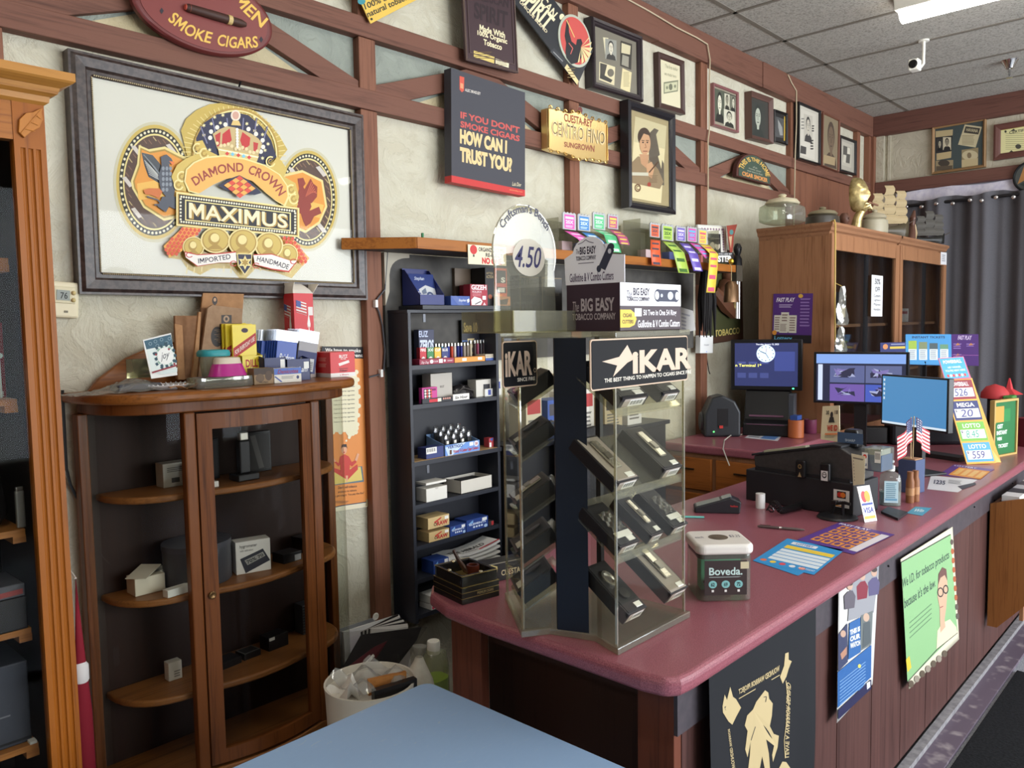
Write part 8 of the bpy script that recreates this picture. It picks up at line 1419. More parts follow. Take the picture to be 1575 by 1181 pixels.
c, w, rz, h = std(1142, 669, 1212, 672, 602, BZ+.0005); t = T('lottery_terminal', 'black lottery terminal with a screen showing a clock, on the back counter', 'terminal', (c.x+.07, c.y+.02, BZ+.0005), rz); d = .16
YZ2 = Matrix(((0, 0, 1, 0), (1, 0, 0, 0), (0, 1, 0, 0), (0, 0, 0, 1))); MB().prism([(-d/2, 0), (d/2, 0), (d/2, h*1.05), (d*.1, h), (-d*.25, h*.35), (-d/2, h*.28)], -w/2, w/2, YZ2).build('body', KB, t, bevel=.006); m = MB(); m.box(-w/2+.02, -d*.5, h*.24, w/2-.02, -d*.5+.01, h*.27); m.box(-w/2+.03, -d*.28, h*.42, w/2-.03, -d*.2, h*.46); m.build('paper_slot', ink((120, 84, 104), .2), t); MB().box(w/2-.005, -d*.3, .02, w/2+.03, d*.3, h*.95).build('side_panel', ink((72, 76, 84), .35), t, bevel=.006)
SCR = PD(1178, 561, (t.location-CAM).dot(CF)-.02); sw, sh = 104*(SCR-CAM).dot(CF)/FPX*1.02, 78*(SCR-CAM).dot(CF)/FPX; sc = SCR-t.location; sc = Matrix.Rotation(-rz, 3, 'Z') @ sc; s_ = MB().box(sc.x-sw/2, sc.y-.005, sc.z-sh/2, sc.x+sw/2, sc.y+.03, sc.z+sh/2).build('monitor', ink((22, 22, 26), .3), t, bevel=.004); MB().box(sc.x-.03, sc.y+.03, sc.z-sh*.6, sc.x+.03, sc.y+.05, sc.z).build('neck', KB, t)
a = canvas(sw, sh); a.rect(6, 7, 94, 92, 0, glow((38, 44, 84), 1));
for i in range(3): a.rect(10+16*i, 44, 22+16*i, 48, 0, glow((62, 70, 120), 1)); a.rect(10+16*i, 66, 22+16*i, 76, 0, glow((56, 64, 112), 1))
a.rect(62, 24, 90, 62, 0, glow((52, 62, 118), 1)); a.text('Thursday, January 12, 2023', 36, 8, 68, 12, 0, mat=glow((230, 234, 245), 1)); a.ell(50, 28, 13, 17, 0, mat=glow((196, 220, 250), 1)); [a.ell(50+10.5*math.sin(i*.5236), 28-13.8*math.cos(i*.5236), .7, 1, (40, 50, 90)) for i in range(12)]; a.line([(50, 28), (42, 23)], 1.3, (40, 50, 90)); a.line([(50, 28), (54, 37)], .8, (40, 50, 90)); a.line([(50, 28), (51, 16)], .5, (200, 60, 60)); a.text('n Terminal 1*', 7, 48, 44, 54, 0, mat=glow((240, 236, 120), 1)); a.ell(88, 96, 1.6, 1.6, 0, mat=glow((90, 240, 170), 1.4)); a.build('screen_image', s_, (sc.x, sc.y-.0052, sc.z))
def mug(name, label, cat, px, py, r, h, col, extra=None, z=BZ): q_ = PZ(px, py, z+.0005); t = T(name, label, cat, q_); MB().lathe([(r*.9, 0), (r, .004), (r, h), (r*.9, h), (r*.88, .008), (0, .006)], 24).build('cup', ink(col, .45), t, smooth=True); return t
t = mug('pen_cup', 'orange leather cup with a blue pad on top on the back counter', 'cup', 1224, 673, .042, .10, (176, 96, 52)); MB().box(-.03, -.02, .1, .03, .02, .125).build('blue_pad', ink((50, 80, 150), .5), t)
t = mug('pen_cup', 'plum pen cup behind the orange leather cup', 'cup', 1246, 666, .036, .08, (120, 56, 84))
q_ = backp(1240, 650); t = T('barcode_scanner', 'white and black handheld scanner standing beside the orange cup', 'scanner', (q_.x+.06, q_.y, BZ+.0005)); MB().tube([(0, 0, 0), (0, 0, .1), (-.01, -.02, .17)], [.03, .022, .028], 12).build('body', ink((206, 206, 206), .4), t, smooth=True); MB().box(-.03, -.05, .15, .03, .03, .2).build('head', KB, t, bevel=.01)
flat('form_sheet', 'white and blue form lying on the back counter in front of the terminal', 'paper', [(1160, 664), (1204, 668), (1196, 678), (1145, 673)], BZ+.001, (214, 214, 220), lambda a: (a.rect(50, 10, 98, 90, (90, 130, 190)), a.lines(6, 10, 46, 90, 4, (120, 120, 130)))); cable('white wire trailing over the edge of the back counter', [PZ(x, y, BZ+.004) for x, y in ((1190, 668), (1160, 668), (1126, 668))]+[PX(x, y, BX-.008) for x, y in ((1114, 677), (1112, 690), (1118, 706), (1122, 716))], .003, ink((196, 190, 176), .5))
# office chair behind the counter
t = T('office_chair', 'black office chair seen behind the clear display stand', 'chair', (2.86, 1.975, 0)); CF_ = speck((46, 46, 50), (58, 57, 60), 120, .85, .2)
MB().box(-.23, -.16, .44, .23, .20, .52).build('seat', CF_, t, bevel=.03, seg=3); MB().grid([[V((-.25+.5*i/10+.0*j, .17-.05*math.sin(math.pi*i/10)+.03*(j/8), .58+.62*j/8*(1-.10*(abs(i-5)/5)**2.5))) for i in range(11)] for j in range(9)]).build('backrest', CF_, t, smooth=True, solid=.05); MB().tube([(0, .05, .08), (0, .05, .44)], .03, 12).build('column', ink((40, 40, 42), .4), t, smooth=True)
for k in range(5): MB().tube([(0, .05, .08), (.18*math.cos(k*1.257), .02+.16*math.sin(k*1.257), .05)], [.022, .016], 8).build('base_arm', ink((36, 36, 38), .4), t)
MB().bar((0, .1, .46), (0, .22, .66), .06, .02).build('back_bracket', ink((36, 36, 38), .4), t)
# cash register
c, w, rz, hd_ = std(1147, 768, 1312, 797, 0, CT); R3 = Matrix.Rotation(rz, 3, 'Z'); dd = (c-CAM).dot(CF); hdr = 50*dd/FPX; D = .2; RG = ink((36, 36, 40), .5); RG2 = speck((52, 50, 50), (62, 60, 60), 60, .5)
t = T('cash_register', 'black cash register with a sloped keyboard and wide drawer on the counter', 'cash register', c, rz); MB().box(-w/2, 0, 0, w/2, D, hdr).build('drawer_base', RG, t, bevel=.004)
MB().prism([(-w*.43, hdr+.012), (w*.48, hdr+.004), (w*.49, hdr+.10), (w*.36, hdr+.128), (w*.30, hdr+.13), (-w*.44, hdr+.056)], .015, D-.02, XZ).build('keyboard_body', RG2, t, bevel=.004); MB().prism([(-w*.455, hdr+.056), (w*.31, hdr+.131), (w*.38, hdr+.128), (w*.38, hdr+.135), (w*.31, hdr+.138), (-w*.455, hdr+.064)], .01, D-.015, XZ).build('keyboard_cover', RG, t); MB().box(-w*.42, .01, hdr, w*.46, D-.03, hdr+.013).build('plinth', RG, t)
MB().bar((-w*.34, .03, hdr+.079), (w*.06, .03, hdr+.117), .03, .008).build('key_strip', ink((176, 176, 150), .5), t)
dp = MB(); dp.box(w*.32, .08, hdr+.12, w*.44, .13, hdr+.19); dp.build('customer_display', ink((28, 28, 32), .3), t, bevel=.008); a = canvas(.10, .04); a.rect(0, 0, 100, 100, (70, 90, 120)); a.text('SHARP', 30, 60, 70, 84, (190, 200, 210)); a.build('display_window', t, (w*.38, .0795, hdr+.158))
def onface(u, v0, v1): return V((u, -.0005, (v0+v1)/2))
a = canvas(.062, .066); a.rect(0, 0, 100, 100, (232, 230, 226)); a.rect(22, 8, 78, 48, (44, 40, 44)); a.ell(40, 28, 16, 15, (206, 50, 40)); a.ell(60, 28, 16, 15, (236, 130, 50)); a.text('VISA', 26, 62, 78, 82, (40, 50, 110), .03, .2); a.rect(4, 90, 60, 96, (226, 150, 60)); a.build('card_sticker', t, (w*.40, 0, hdr*.52))
Wm = t.matrix_basis
def rloc(x, y, z): return Wm @ V((x, y, z))
for i, (x, bd, lb) in enumerate(((.05, 0, 'black leather case with a round brass stud clipped to the register side'), (.27, 1, 'black lighter with a white skull print clipped to the register side'))):
 s = T('leather_case', lb, 'case', rloc(w*x, -.018, hdr+.0), rz); MB().box(-.02, 0, 0, .02, .018, .068).build('case', KB, s, bevel=.006); a = canvas(.04, .068); (a.ell(50, 36, 20, 13, (150, 124, 80)), a.ell(50, 36, 12, 8, (60, 48, 36)), a.poly([(40, 84), (50, 66), (60, 84), (70, 96), (30, 96)], (176, 150, 110))) if not bd else (a.rect(18, 42, 86, 98, (226, 226, 224)), a.ell(52, 66, 24, 18, (50, 50, 54)), a.ell(52, 64, 17, 12, (226, 226, 224)), a.ell(44, 62, 5, 4, (50, 50, 54)), a.ell(60, 62, 5, 4, (50, 50, 54))); a.build('badge', s, (0, -.0004, .034))
P = [rloc(w*.485, -.006, hdr+.115), rloc(w*.60, -.006, hdr+.11), rloc(w*.61, -.02, hdr+.01), rloc(w*.52, -.02, hdr+.0)]; quad4('receipt', 'curled cream receipt hanging at the right end of the register', 'receipt', P, .0008, ink((206, 196, 166), .6), lambda a: a.lines(10, 10, 90, 90, 8, (130, 122, 110)), None, 'paper')
s = T('card_box', 'clear box of paper slips with card logos on the end of the register', 'box', rloc(w*.49+.051, .06, hdr+.045), rz); MB().box(-.05, 0, 0, .03, .10, .085).build('clear_box', glass((206, 214, 222), .12, .06, .12), s, bevel=.004); MB().box(-.045, .004, .002, .025, .095, .06).build('paper_slips', ink((72, 110, 150), .5), s); MB().box(-.04, .01, .0605, .02, .09, .08).build('cream_slips', ink((214, 206, 170), .5), s)
a = canvas(.08, .085); a.rect(6, 20, 34, 90, (232, 230, 226)); a.ell(20, 38, 9, 10, (206, 60, 50)); a.text('VISA', 9, 66, 31, 80, (40, 50, 110), .03); barcode(a, 66, 10, 94, 60); a.build('card_logos', s, (-.01, -.0005, .0425))
c2 = rloc(w*.16, .13, 0); z2 = CT+hdr+.139; PT = [V((c2.x, c2.y, z2))+R3 @ V(v) for v in ((-.05, .02, .125), (.03, .0, .135), (.06, -.05, 0), (-.03, -.03, 0))]
quad4('id_card_tent', 'cream folded card with red lettering standing on top of the register', 'card', PT, .002, ink((226, 212, 178), .6), lambda a: (a.text('30', 24, 14, 42, 26, (60, 56, 54), .02), a.text('18', 76, 14, 94, 26, (60, 56, 54), .02), a.ell(58, 28, 8, 10, (50, 46, 46)), a.poly([(48, 34), (70, 34), (78, 50), (42, 50)], (50, 46, 46)), a.text('WE ID', 34, 58, 96, 76, (196, 72, 50), .05), a.rect(24, 82, 98, 87, (226, 140, 90)), a.lines(24, 90, 90, 96, 2, (160, 150, 130))), None, 'front_leaf'); tt = bpy.data.objects[-1] if False else None
# card terminal, roll, coil, scanner stand
c, w2, rz2, _ = std(1076, 786, 1150, 790, 757, CT); t = T('card_terminal', 'black card payment terminal with a grey keypad lying at the counter back', 'card terminal', (c.x, c.y+.03, CT), rz2+.15)
MB().prism([(-.085, .0), (.085, 0), (.09, .045), (.05, .062), (-.085, .022)], -.038, .038, XZ).build('housing', ink((40, 40, 44), .35), t, bevel=.005); MB().bar((-.075, 0, .0235), (.012, 0, .048), .06, .006).build('keypad', ink((150, 156, 152), .5), t); MB().bar((.02, 0, .052), (.055, 0, .063), .055, .006).build('screen', ink((96, 106, 112), .15), t); a = canvas(.04, .02); a.text('Verifone', 20, 30, 90, 70, (190, 50, 50)); a.build('lettering', t, (.06, -.0385, .03))
q_ = PZ(1175, 782, CT); t = T('paper_roll', 'white receipt paper roll standing beside the card terminal', 'paper roll', (q_.x, q_.y+.015, CT)); MB().lathe([(.018, 0), (.018, .058), (.005, .058), (.005, .04)], 24).build('roll', ink((232, 230, 228), .6), t, smooth=True)
q0 = PZ(1188, 790, CT+.02); coil = []
for i in range(200): u = i/199; cx_ = q0.x+.02*math.sin(u*3)+.20*u; cy_ = q0.y+.03*(1-u)-.02-.10*u*.0; coil.append(V((cx_, cy_+.012*math.cos(i*.8), CT+.016+.012*math.sin(i*.8)+.035*math.exp(-((u-.12)/.12)**2))))
cable('black coiled telephone cord on the counter in front of the register', coil, .0028, BLK, 'coiled_cord', 5)
q_ = PZ(1270, 793, CT); t = T('scanner_stand', 'round black scanner stand in front of the register drawer', 'stand', (q_.x-.005, q_.y-.045, CT), rz); MB().lathe([(.07, 0), (.072, .003), (.066, .010), (.02, .014), (0, .014)], 32).build('round_base', ink((30, 30, 33), .35), t, smooth=True); m = MB(); m.tube([(-.02, 0, .01), (-.012, 0, .05), (.03, -.004, .062), (.05, 0, .058)], .006, 8); m.tube([(.02, 0, .01), (.022, 0, .06)], .006, 8); m.build('bent_arms', BLK, t, smooth=True); MB().box(-.02, -.012, .05, .0, .012, .064).build('clip', BLK, t, bevel=.003)
MC = lambda a, y0=8: (a.rect(0, 0, 100, 100, (232, 230, 228)), a.ell(36, y0+22, 22, 16, (206, 50, 60)), a.ell(62, y0+22, 22, 16, (236, 160, 50)), a.rect(6, 54, 94, 82, (236, 234, 240)), a.text('VISA', 12, 60, 88, 76, (44, 56, 140), .03, .2), a.rect(6, 48, 94, 54, (50, 70, 150)), a.rect(6, 84, 94, 92, (226, 170, 60)))
c, w3, rz3, h3 = std(1331, 803, 1350, 800, 748, CT); P = [V((c.x-.006, c.y, CT))+Matrix.Rotation(rz3, 3, 'Z') @ V(v) for v in ((-w3/2-.008, .03, h3), (w3/2-.008, .03, h3), (w3/2, 0, .0), (-w3/2, 0, 0))]; quad4('payment_sign', 'standing white payment card sign beside the silver holder', 'sign', P, .002, ink((232, 230, 228), .4), MC, None, 'card')
q_ = PZ(1322, 795, CT); quad4('card_holder', 'silver grey leaflet holder leaning at the register end', 'holder', [V((q_.x+.03, q_.y+.03, CT+.13)), V((q_.x+.075, q_.y+.02, CT+.14)), V((q_.x+.03, q_.y+.012, CT)), V((q_.x-.02, q_.y+.012, CT))], .003, ink((140, 138, 134), .3, .5), lambda a: (a.ell(60, 40, 12, 8, (60, 58, 58)), a.rect(20, 60, 70, 63, (110, 108, 106))), None, 'plate')
c, w3, rz3, h3 = std(1342, 790, 1358, 786, 765, CT); R4 = Matrix.Rotation(rz3, 3, 'Z'); quad4('business_cards', 'stack of white business cards leaning behind the payment sign', 'cards', [V((c.x+.035, c.y+.03, CT))+R4 @ V(v) for v in ((-.045, .03, .045), (0, .03, .055), (.02, 0, 0), (-.035, 0, 0))], .006, ink((230, 228, 224), .5), lambda a: (a.ell(50, 36, 20, 20, (120, 124, 128)), a.lines(20, 64, 80, 90, 3, (150, 150, 150))), None, 'cards')
flat('mobile_phone', 'black phone lying flat beside the hand sanitizer', 'phone', [(1366, 779), (1396, 787), (1381, 797), (1355, 786)], CT+.009, (40, 42, 46), lambda a: a.rect(5, 5, 95, 95, (62, 64, 70)), .0085)
# hand sanitizer, brown bottles, block with flags
c, w3, rz3, h3 = std(1362, 777, 1396, 779, 708, CT); t = T('sanitizer_bottle', 'clear hand sanitizer pump bottle with a blue-white label on the counter', 'bottle', (c.x, c.y+.025, CT), rz3+.1); h3 *= 1.0; r = w3/2
MB().lathe([(r*.94, 0), (r, .004), (r, h3*.56), (r*.9, h3*.68), (r*.34, h3*.76), (r*.32, h3*.8)], 28, None, 1, .62, .3).build('bottle', glass((222, 230, 228), .08, .05, .12), t, smooth=True); MB().lathe([(r*.92, .003), (r*.95, h3*.3), (0, h3*.3)], 28, None, 1, .58, .3).build('gel', glass((150, 196, 206), .05, .1, .3), t, smooth=True)
m = MB(); m.lathe([(r*.42, h3*.77), (r*.42, h3*.88), (r*.16, h3*.9), (r*.16, h3*.95), (r*.36, h3*.96), (r*.34, h3), (0, h3)], 16); m.bar((0, 0, h3*.975), (-r*.9, 0, h3*.96), .008, .007); m.build('pump', ink((226, 226, 220), .4), t, smooth=True); a = canvas(r*1.3, h3*.48); a.rect(0, 0, 100, 100, (196, 220, 228)); a.lines(12, 10, 90, 90, 9, (110, 150, 170)); a.rect(8, 80, 92, 90, (120, 170, 200)); a.build('label', t, (0, -r*.62-.0005, h3*.32))
for i, px in enumerate((1402, 1410)): q_ = PZ(px, 774-i*2, CT); t = T('cigar_tube', 'brown wooden cigar tube standing behind the sanitizer, the %s of two' % ('left', 'right')[i], 'tube', (q_.x+.012, q_.y+.01, CT)); MB().lathe([(.016, 0), (.016, .085), (.012, .10), (.012, .125), (0, .127)], 16).build('tube', wood((140, 92, 60), (108, 68, 44), 'z', 2), t, smooth=True); MB().lathe([(.0165, .03), (.0165, .06)], 16).build('band', ink((176, 130, 90), .4), t, smooth=True)
c, w3, rz3, h3 = std(1409, 762, 1428, 757, 708, CT); t = carton('pen_block', 'slate blue block holding two small flags on the counter', 'block', (c.x+.02, c.y+.05, CT), rz3, (.075, .075, h3), ink((70, 84, 120), .5)); MB().box(-.03, -.03, h3, .03, .03, h3+.004).build('tan_top', ink((176, 130, 90), .5), t)
FB = V((c.x+.02, c.y+.05, CT+h3))
for i, (dx, sx, lb) in enumerate(((-.012, -1, 'left'), (.014, 1, 'right'))):
 s = T('small_flag', 'small striped flag with white stars drooping from the slate block, the %s of two' % lb, 'flag', FB+V((dx, 0, .0045)), rz3); MB().tube([(0, 0, 0), (sx*.004, 0, .175)], .002, 6).build('stick', ink((196, 170, 120)), s)
 L_, Hh = .165, .10; bend = lambda p, sx=sx: V((p.x, p.y-.012*math.sin(p.x*60)-.006, p.z)); a = Art(lambda x, y, sx=sx: (sx*(.004+L_*x/100*.66), .172-Hh*y/100-L_*x/100*.42))
 for k in range(13):
  for j in range(8): a.rect(12.5*j, 100/13*k, 12.5*(j+1), 100/13*(k+1), (186, 44, 58) if k % 2 == 0 else (232, 228, 224))
 for j in range(4): a.rect(10.5*j, 0, 10.5*(j+1), 54, (50, 56, 104))
 for k in range(5):
  for j in range(5): a.star(5+8*j, 6+10*k, 3, (232, 230, 228))
 a.build('cloth', s, (0, 0, 0), bend=bend)
# flyers and papers on the counter
def lotto_sheet(a):
 a.rect(0, 0, 100, 100, (50, 150, 214)); a.rect(16, 8, 60, 18, (236, 236, 240)); a.rect(14, 24, 96, 36, (240, 206, 70)); [a.rect(14, 40+11*i, 96, 49+11*i, (226, 236, 244)) for i in range(4)]; [a.ell(12+16*i, 90, 5, 4, ((236, 120, 80), (240, 206, 70), (226, 80, 90), (236, 236, 240))[i % 4]) for i in range(5)]; a.text('LOTTERY', 24, 10, 54, 16, (50, 110, 180), .03); a.text('PLAY TODAY', 70, 87, 96, 92, (236, 236, 240))
flat('lottery_flyer', 'blue lottery flyer with a yellow bar lying flat beside the clear jar', 'flyer', [(1211, 828), (1299, 846), (1227, 885), (1158, 862)], CT+.0008, (50, 150, 214), lotto_sheet)
def lotto2(a):
 a.rect(0, 0, 100, 100, (90, 56, 140)); [[a.rect(14+18*i, 12+20*j, 29+18*i, 28+20*j, (232, 150, 60)) for i in range(4)] for j in range(4)]; a.rect(84, 10, 98, 90, (226, 220, 226)); a.text('FAST PLAY', 4, 2, 60, 9, (236, 230, 240), .03); [[a.ell(21+18*i, 20+20*j, 4, 5, (96, 60, 120)) for i in range(4)] for j in range(4)]
flat('lottery_flyer', 'purple and orange lottery flyer taped flat beyond the blue one', 'flyer', [(1292, 803), (1376, 822), (1318, 846), (1226, 830)], CT+.0008, (90, 56, 140), lotto2)
flat('lottery_card', 'small teal card lying flat near the counter edge beside the phone', 'card', [(1408, 779), (1433, 781), (1418, 793), (1394, 789)], CT+.0008, (70, 160, 190), lambda a: a.text('Win', 20, 30, 80, 70, (214, 234, 240), .03))
flat('notice_sheet', 'white notice sheet with a dark stripe lying on the counter', 'paper', [(1432, 731), (1503, 738), (1473, 757), (1426, 752)], CT+.0008, (222, 220, 224), lambda a: (a.text('1235', 10, 30, 34, 60, (60, 64, 90), .04), a.poly([(60, 60), (96, 20), (98, 34), (70, 80)], (60, 60, 76)), a.lines(40, 20, 70, 50, 4, (150, 150, 156))))
flat('lottery_flyer', 'purple and orange lottery flyer lying under the jackpot board', 'flyer', [(1468, 714), (1530, 722), (1500, 736), (1443, 730)], CT+.0008, (100, 60, 140), lambda a: (a.rect(20, 20, 96, 90, (232, 150, 60)), [a.rect(26+18*i, 30, 38+18*i, 80, (240, 190, 110)) for i in range(4)], a.text('LOTTERY', 4, 4, 60, 14, (236, 230, 240))))
p0, p1 = PZ(1165, 809, CT+.005), PZ(1238, 815, CT+.005); t = T('pen', 'grey ballpoint pen lying on the counter behind the blue flyer', 'pen', p0); d = p1-p0; MB().tube([d*0, d*.04, d*.8, d*.97, d], [.002, .0045, .005, .003, .001], 10).build('barrel', ink((96, 84, 82), .35), t, smooth=True); MB().tube([d*.46, d*.52], .0056, 10).build('chrome_ring', CHR, t, smooth=True); MB().bar(d*.06+V((0, 0, .006)), d*.28+V((0, 0, .006)), .003, .0015).build('clip', CHR, t)
p0 = PZ(1083, 797, CT); tag(MB().tube([p0+V((0, 0, .004)), p0+V((-.06, .09, .004))], .004, 8).build('drinking_straw', ink((110, 190, 180), .4), None, smooth=True), 'teal straw lying on the counter behind the clear jar', 'straw')
# monitors
def monitor(label, a_, artf, standz):
 c, w, rz, h = std(*a_); t = T('computer_monitor', label, 'monitor', (c.x, c.y, standz), rz); z0 = c.z-standz
 MB().box(-w/2, 0, z0, w/2, .03, z0+h).build('bezel', ink((24, 24, 28), .3), t, bevel=.003); a = canvas(w, h); artf(a); a.build('screen_image', t, (0, -.0003, z0+h/2)); MB().box(-.03, .03, .008, .03, .05, z0+h*.4).build('neck', KB, t); MB().box(-.11, -.05, 0, .11, .10, .01).build('foot', KB, t, bevel=.003); return t
G = lambda c, s=.7: glow(c, s*.85)
def cams(a):
 a.rect(3, 4, 97, 96, 0, G((40, 44, 70))); a.rect(3, 4, 97, 22, 0, G((130, 164, 226), .8)); a.rect(5, 24, 10, 94, 0, G((214, 226, 250))); rr3 = random.Random(5)
 for i, (x, y, c) in enumerate(((18, 26, (96, 104, 150)), (56, 26, (100, 108, 150)), (18, 62, (116, 92, 170)), (56, 62, (76, 96, 190)))):
  a.rect(x, y, x+37, y+33, 0, G(c)); [a.poly([(x+4+rr3.random()*24, y+4+rr3.random()*20) for _ in range(4)], 0, G(((170, 176, 210), (50, 50, 76), (130, 120, 180))[k % 3])) for k in range(9)]
monitor('monitor showing four security camera views behind the blue desktop monitor', (1251, 619, 1397, 624.2, 541.5, 1.205), cams, BZ+.0005 if False else CT+.0)
monitor('monitor with a plain blue desktop on the counter beside the jackpot board', (1354.5, 652, 1458, 667.5, 579, 1.125), lambda a: (a.rect(2.5, 3, 97.5, 96, 0, G((70, 128, 176), .8)), a.rect(2.5, 92, 97.5, 96, 0, G((214, 228, 240))), [a.rect(4, 8+9*i, 6.5, 13+9*i, 0, G((200, 220, 236))) for i in range(5)]), CT+.0005)
c, w3, rz3, h3 = std(1418, 700, 1458, 706, 690, CT); carton('keyboard', 'black keyboard lying in front of the blue desktop monitor', 'keyboard', (c.x+.0, c.y-.03, CT), rz3, (.26, .09, .022), ink((34, 34, 37), .4), {'top': lambda a: [[a.rect(4+7*i, 8+22*j, 9.5+7*i, 25+22*j, (58, 58, 62)) for i in range(13)] for j in range(4)]}); q_ = PZ(1440, 690, CT); t = T('stapler', 'tan-keyed black stapler beyond the keyboard', 'stapler', (q_.x+.10, q_.y+.2, CT), .4); MB().box(-.06, -.015, 0, .06, .015, .035).build('body', KB, t, bevel=.006); MB().box(-.03, -.016, .035, .05, .016, .048).build('tan_top', ink((186, 150, 96), .5), t, bevel=.004)
# jackpot board, ticket board, green sign
d0 = (PZ(1487, 714, CT)-CAM).dot(CF); P = [PD(1450, 583, d0+.0), PD(1495, 581, d0+.0), PZ(1540, 711, CT), PZ(1487, 714, CT)]
def money(a):
 a.rect(0, 0, 100, 100, (236, 176, 70))
 for i, (c1, nm, v, c2, vc) in enumerate((((150, 40, 50), 'POWERBALL', '526', (200, 80, 80), (50, 50, 130)), ((44, 52, 110), 'MEGA', '20', (220, 80, 60), (50, 50, 130)), ((120, 184, 70), 'LOTTO', '8.45', (236, 240, 220), (70, 170, 140)), ((80, 164, 216), 'LOTTO', '559', (120, 200, 236), (50, 50, 130)))):
  y = 2+24.4*i; a.rect(4, y, 96, y+22.4, c1); a.text(nm, 22, y+2, 82, y+7, (236, 232, 230), .03); a.rect(10, y+9, 92, y+19.5, (234, 232, 228)); a.text('$', 12, y+9.8, 18, y+13, (50, 50, 90)); a.text(v, 26, y+10, 70, y+18.5, vc, .0, .2)
quad4('jackpot_board', 'tall yellow-edged board with four handwritten jackpot amounts leaning on the counter', 'board', P, .006, ink((226, 170, 70), .4), money)
quad4('lottery_topper', 'blue and pink card clipped over the top of the jackpot board', 'card', [PD(1443, 551, d0+.02), PD(1482, 548, d0+.02), PD(1494, 582, d0-.012), PD(1453, 584, d0-.012)], .002, ink((226, 120, 150), .4), lambda a: (a.rect(3, 3, 97, 97, (90, 176, 216)), a.text('POWERBALL', 14, 12, 86, 28, (236, 236, 240), .04), a.text('HEY WINNER,', 26, 42, 78, 52, (226, 240, 246), .03), a.text("YOU'RE NEW HERE", 12, 56, 90, 66, (226, 240, 246), .03), [a.ell(18+11*i, 84, 4.5, 7, (236, 236, 240) if i % 2 else (226, 90, 90)) for i in range(7)]))
P = [PD(1393, 514, 5.0), PD(1463, 514, 5.0), PD(1463, 562, 4.95), PD(1393, 560, 4.95)]
t = quad4('ticket_board', 'blue and purple ticket price board standing behind the desktop monitor', 'board', P, .01, ink((60, 130, 190), .4), lambda a: (a.rect(0, 0, 100, 100, (64, 140, 196)), a.text('INSTANT TICKETS', 14, 6, 86, 14, (30, 50, 90), .03), [(a.rect(6+23*i, 22+4*i, 24+23*i, 50, ((150, 176, 70), (120, 130, 96), (70, 84, 90), (96, 140, 110))[i]), a.rect(6+23*i, 50, 24+23*i, 86, (206, 214, 222)), a.lines(8+23*i, 54, 22+23*i, 84, 5, (150, 156, 164))) for i in range(4)]))
zz = (P[2].z+P[3].z)/2-CT; MB().box(-.012, .012, -zz, .012, .03, .02).build('support_post', KB, t); P2 = [PD(1463, 514, 5.0), PD(1505, 514, 4.93), PD(1505, 562, 4.88), PD(1463, 562, 4.95)]; Lc = t.location; P2 = [p-Lc for p in P2]; a = Art(lambda x, y: (x/100, y/100)); a.rect(0, 0, 100, 100, (84, 50, 124)); a.text('FAST PLAY', 24, 4, 76, 18, (220, 200, 236), .03, .3); [a.lines(8+48*(i % 2), 30+34*(i//2), 40+48*(i % 2), 50+34*(i//2), 3, (150, 120, 190)) for i in range(4)]; [a.poly([(24+48*(i % 2), 28+34*(i//2)), (34+48*(i % 2), 34+34*(i//2)), (16+48*(i % 2), 36+34*(i//2))], (206, 140, 90)) for i in range(4)]; a.rect(0, 66, 100, 68, (150, 90, 160))
MB().add(P2+[p+V((.012, .012, 0)) for p in P2], [(0, 1, 2, 3), (7, 6, 5, 4), (0, 4, 5, 1), (1, 5, 6, 2), (2, 6, 7, 3), (3, 7, 4, 0)]).build('purple_wing', ink((84, 50, 124), .4), t); n_ = (P2[3]-P2[0]).cross(P2[1]-P2[0]).normalized(); n_ = n_ if n_.dot(CAM-Lc) > 0 else -n_; a.build('wing_print', t, P2[0], P2[1]-P2[0], P2[3]-P2[0], n_)
quad4('price_strip', 'navy and yellow strip sign left of the blue ticket board', 'sign', [PD(1354, 527, 4.97), PD(1393, 526, 4.97), PD(1393, 543, 4.95), PD(1354, 543, 4.95)], .006, ink((50, 56, 110), .4), lambda a: (a.rect(38, 40, 98, 62, (214, 186, 80)), a.ell(20, 40, 10, 26, (206, 140, 90)), a.rect(42, 14, 96, 24, (150, 156, 190))))
q_ = PZ(1500, 712, CT); t = T('ticket_machine', 'large black machine behind the jackpot board and ticket sign', 'machine', (q_.x+.62, q_.y+.30, CT+.0005), -.9); MB().box(-.33, -.07, 0, .16, .07, .30).build('cabinet', ink((34, 34, 40), .4), t, bevel=.02); MB().box(-.33, -.06, .30, .14, .06, .345).build('top_housing', ink((40, 40, 46), .35), t, bevel=.015); MB().box(-.5, -.03, 0, -.33, .05, .10).build('cable_box', KB, t, bevel=.01)
c, w3, rz3, h3 = std(1519, 706, 1563, 700, 616, CT); t = T('ticket_sign', 'green ticket sign in a pale wooden frame on the counter by the jackpot board', 'sign', (c.x+.06, c.y, CT), rz3+.1); MB().frame(w3*.9, h3*.94, [(0, 0), (0, -.004), (w3*.05, -.004), (w3*.05, .02), (0, .02)]).build('frame', ink((190, 160, 96), .5), t); bpy.data.objects[-1]
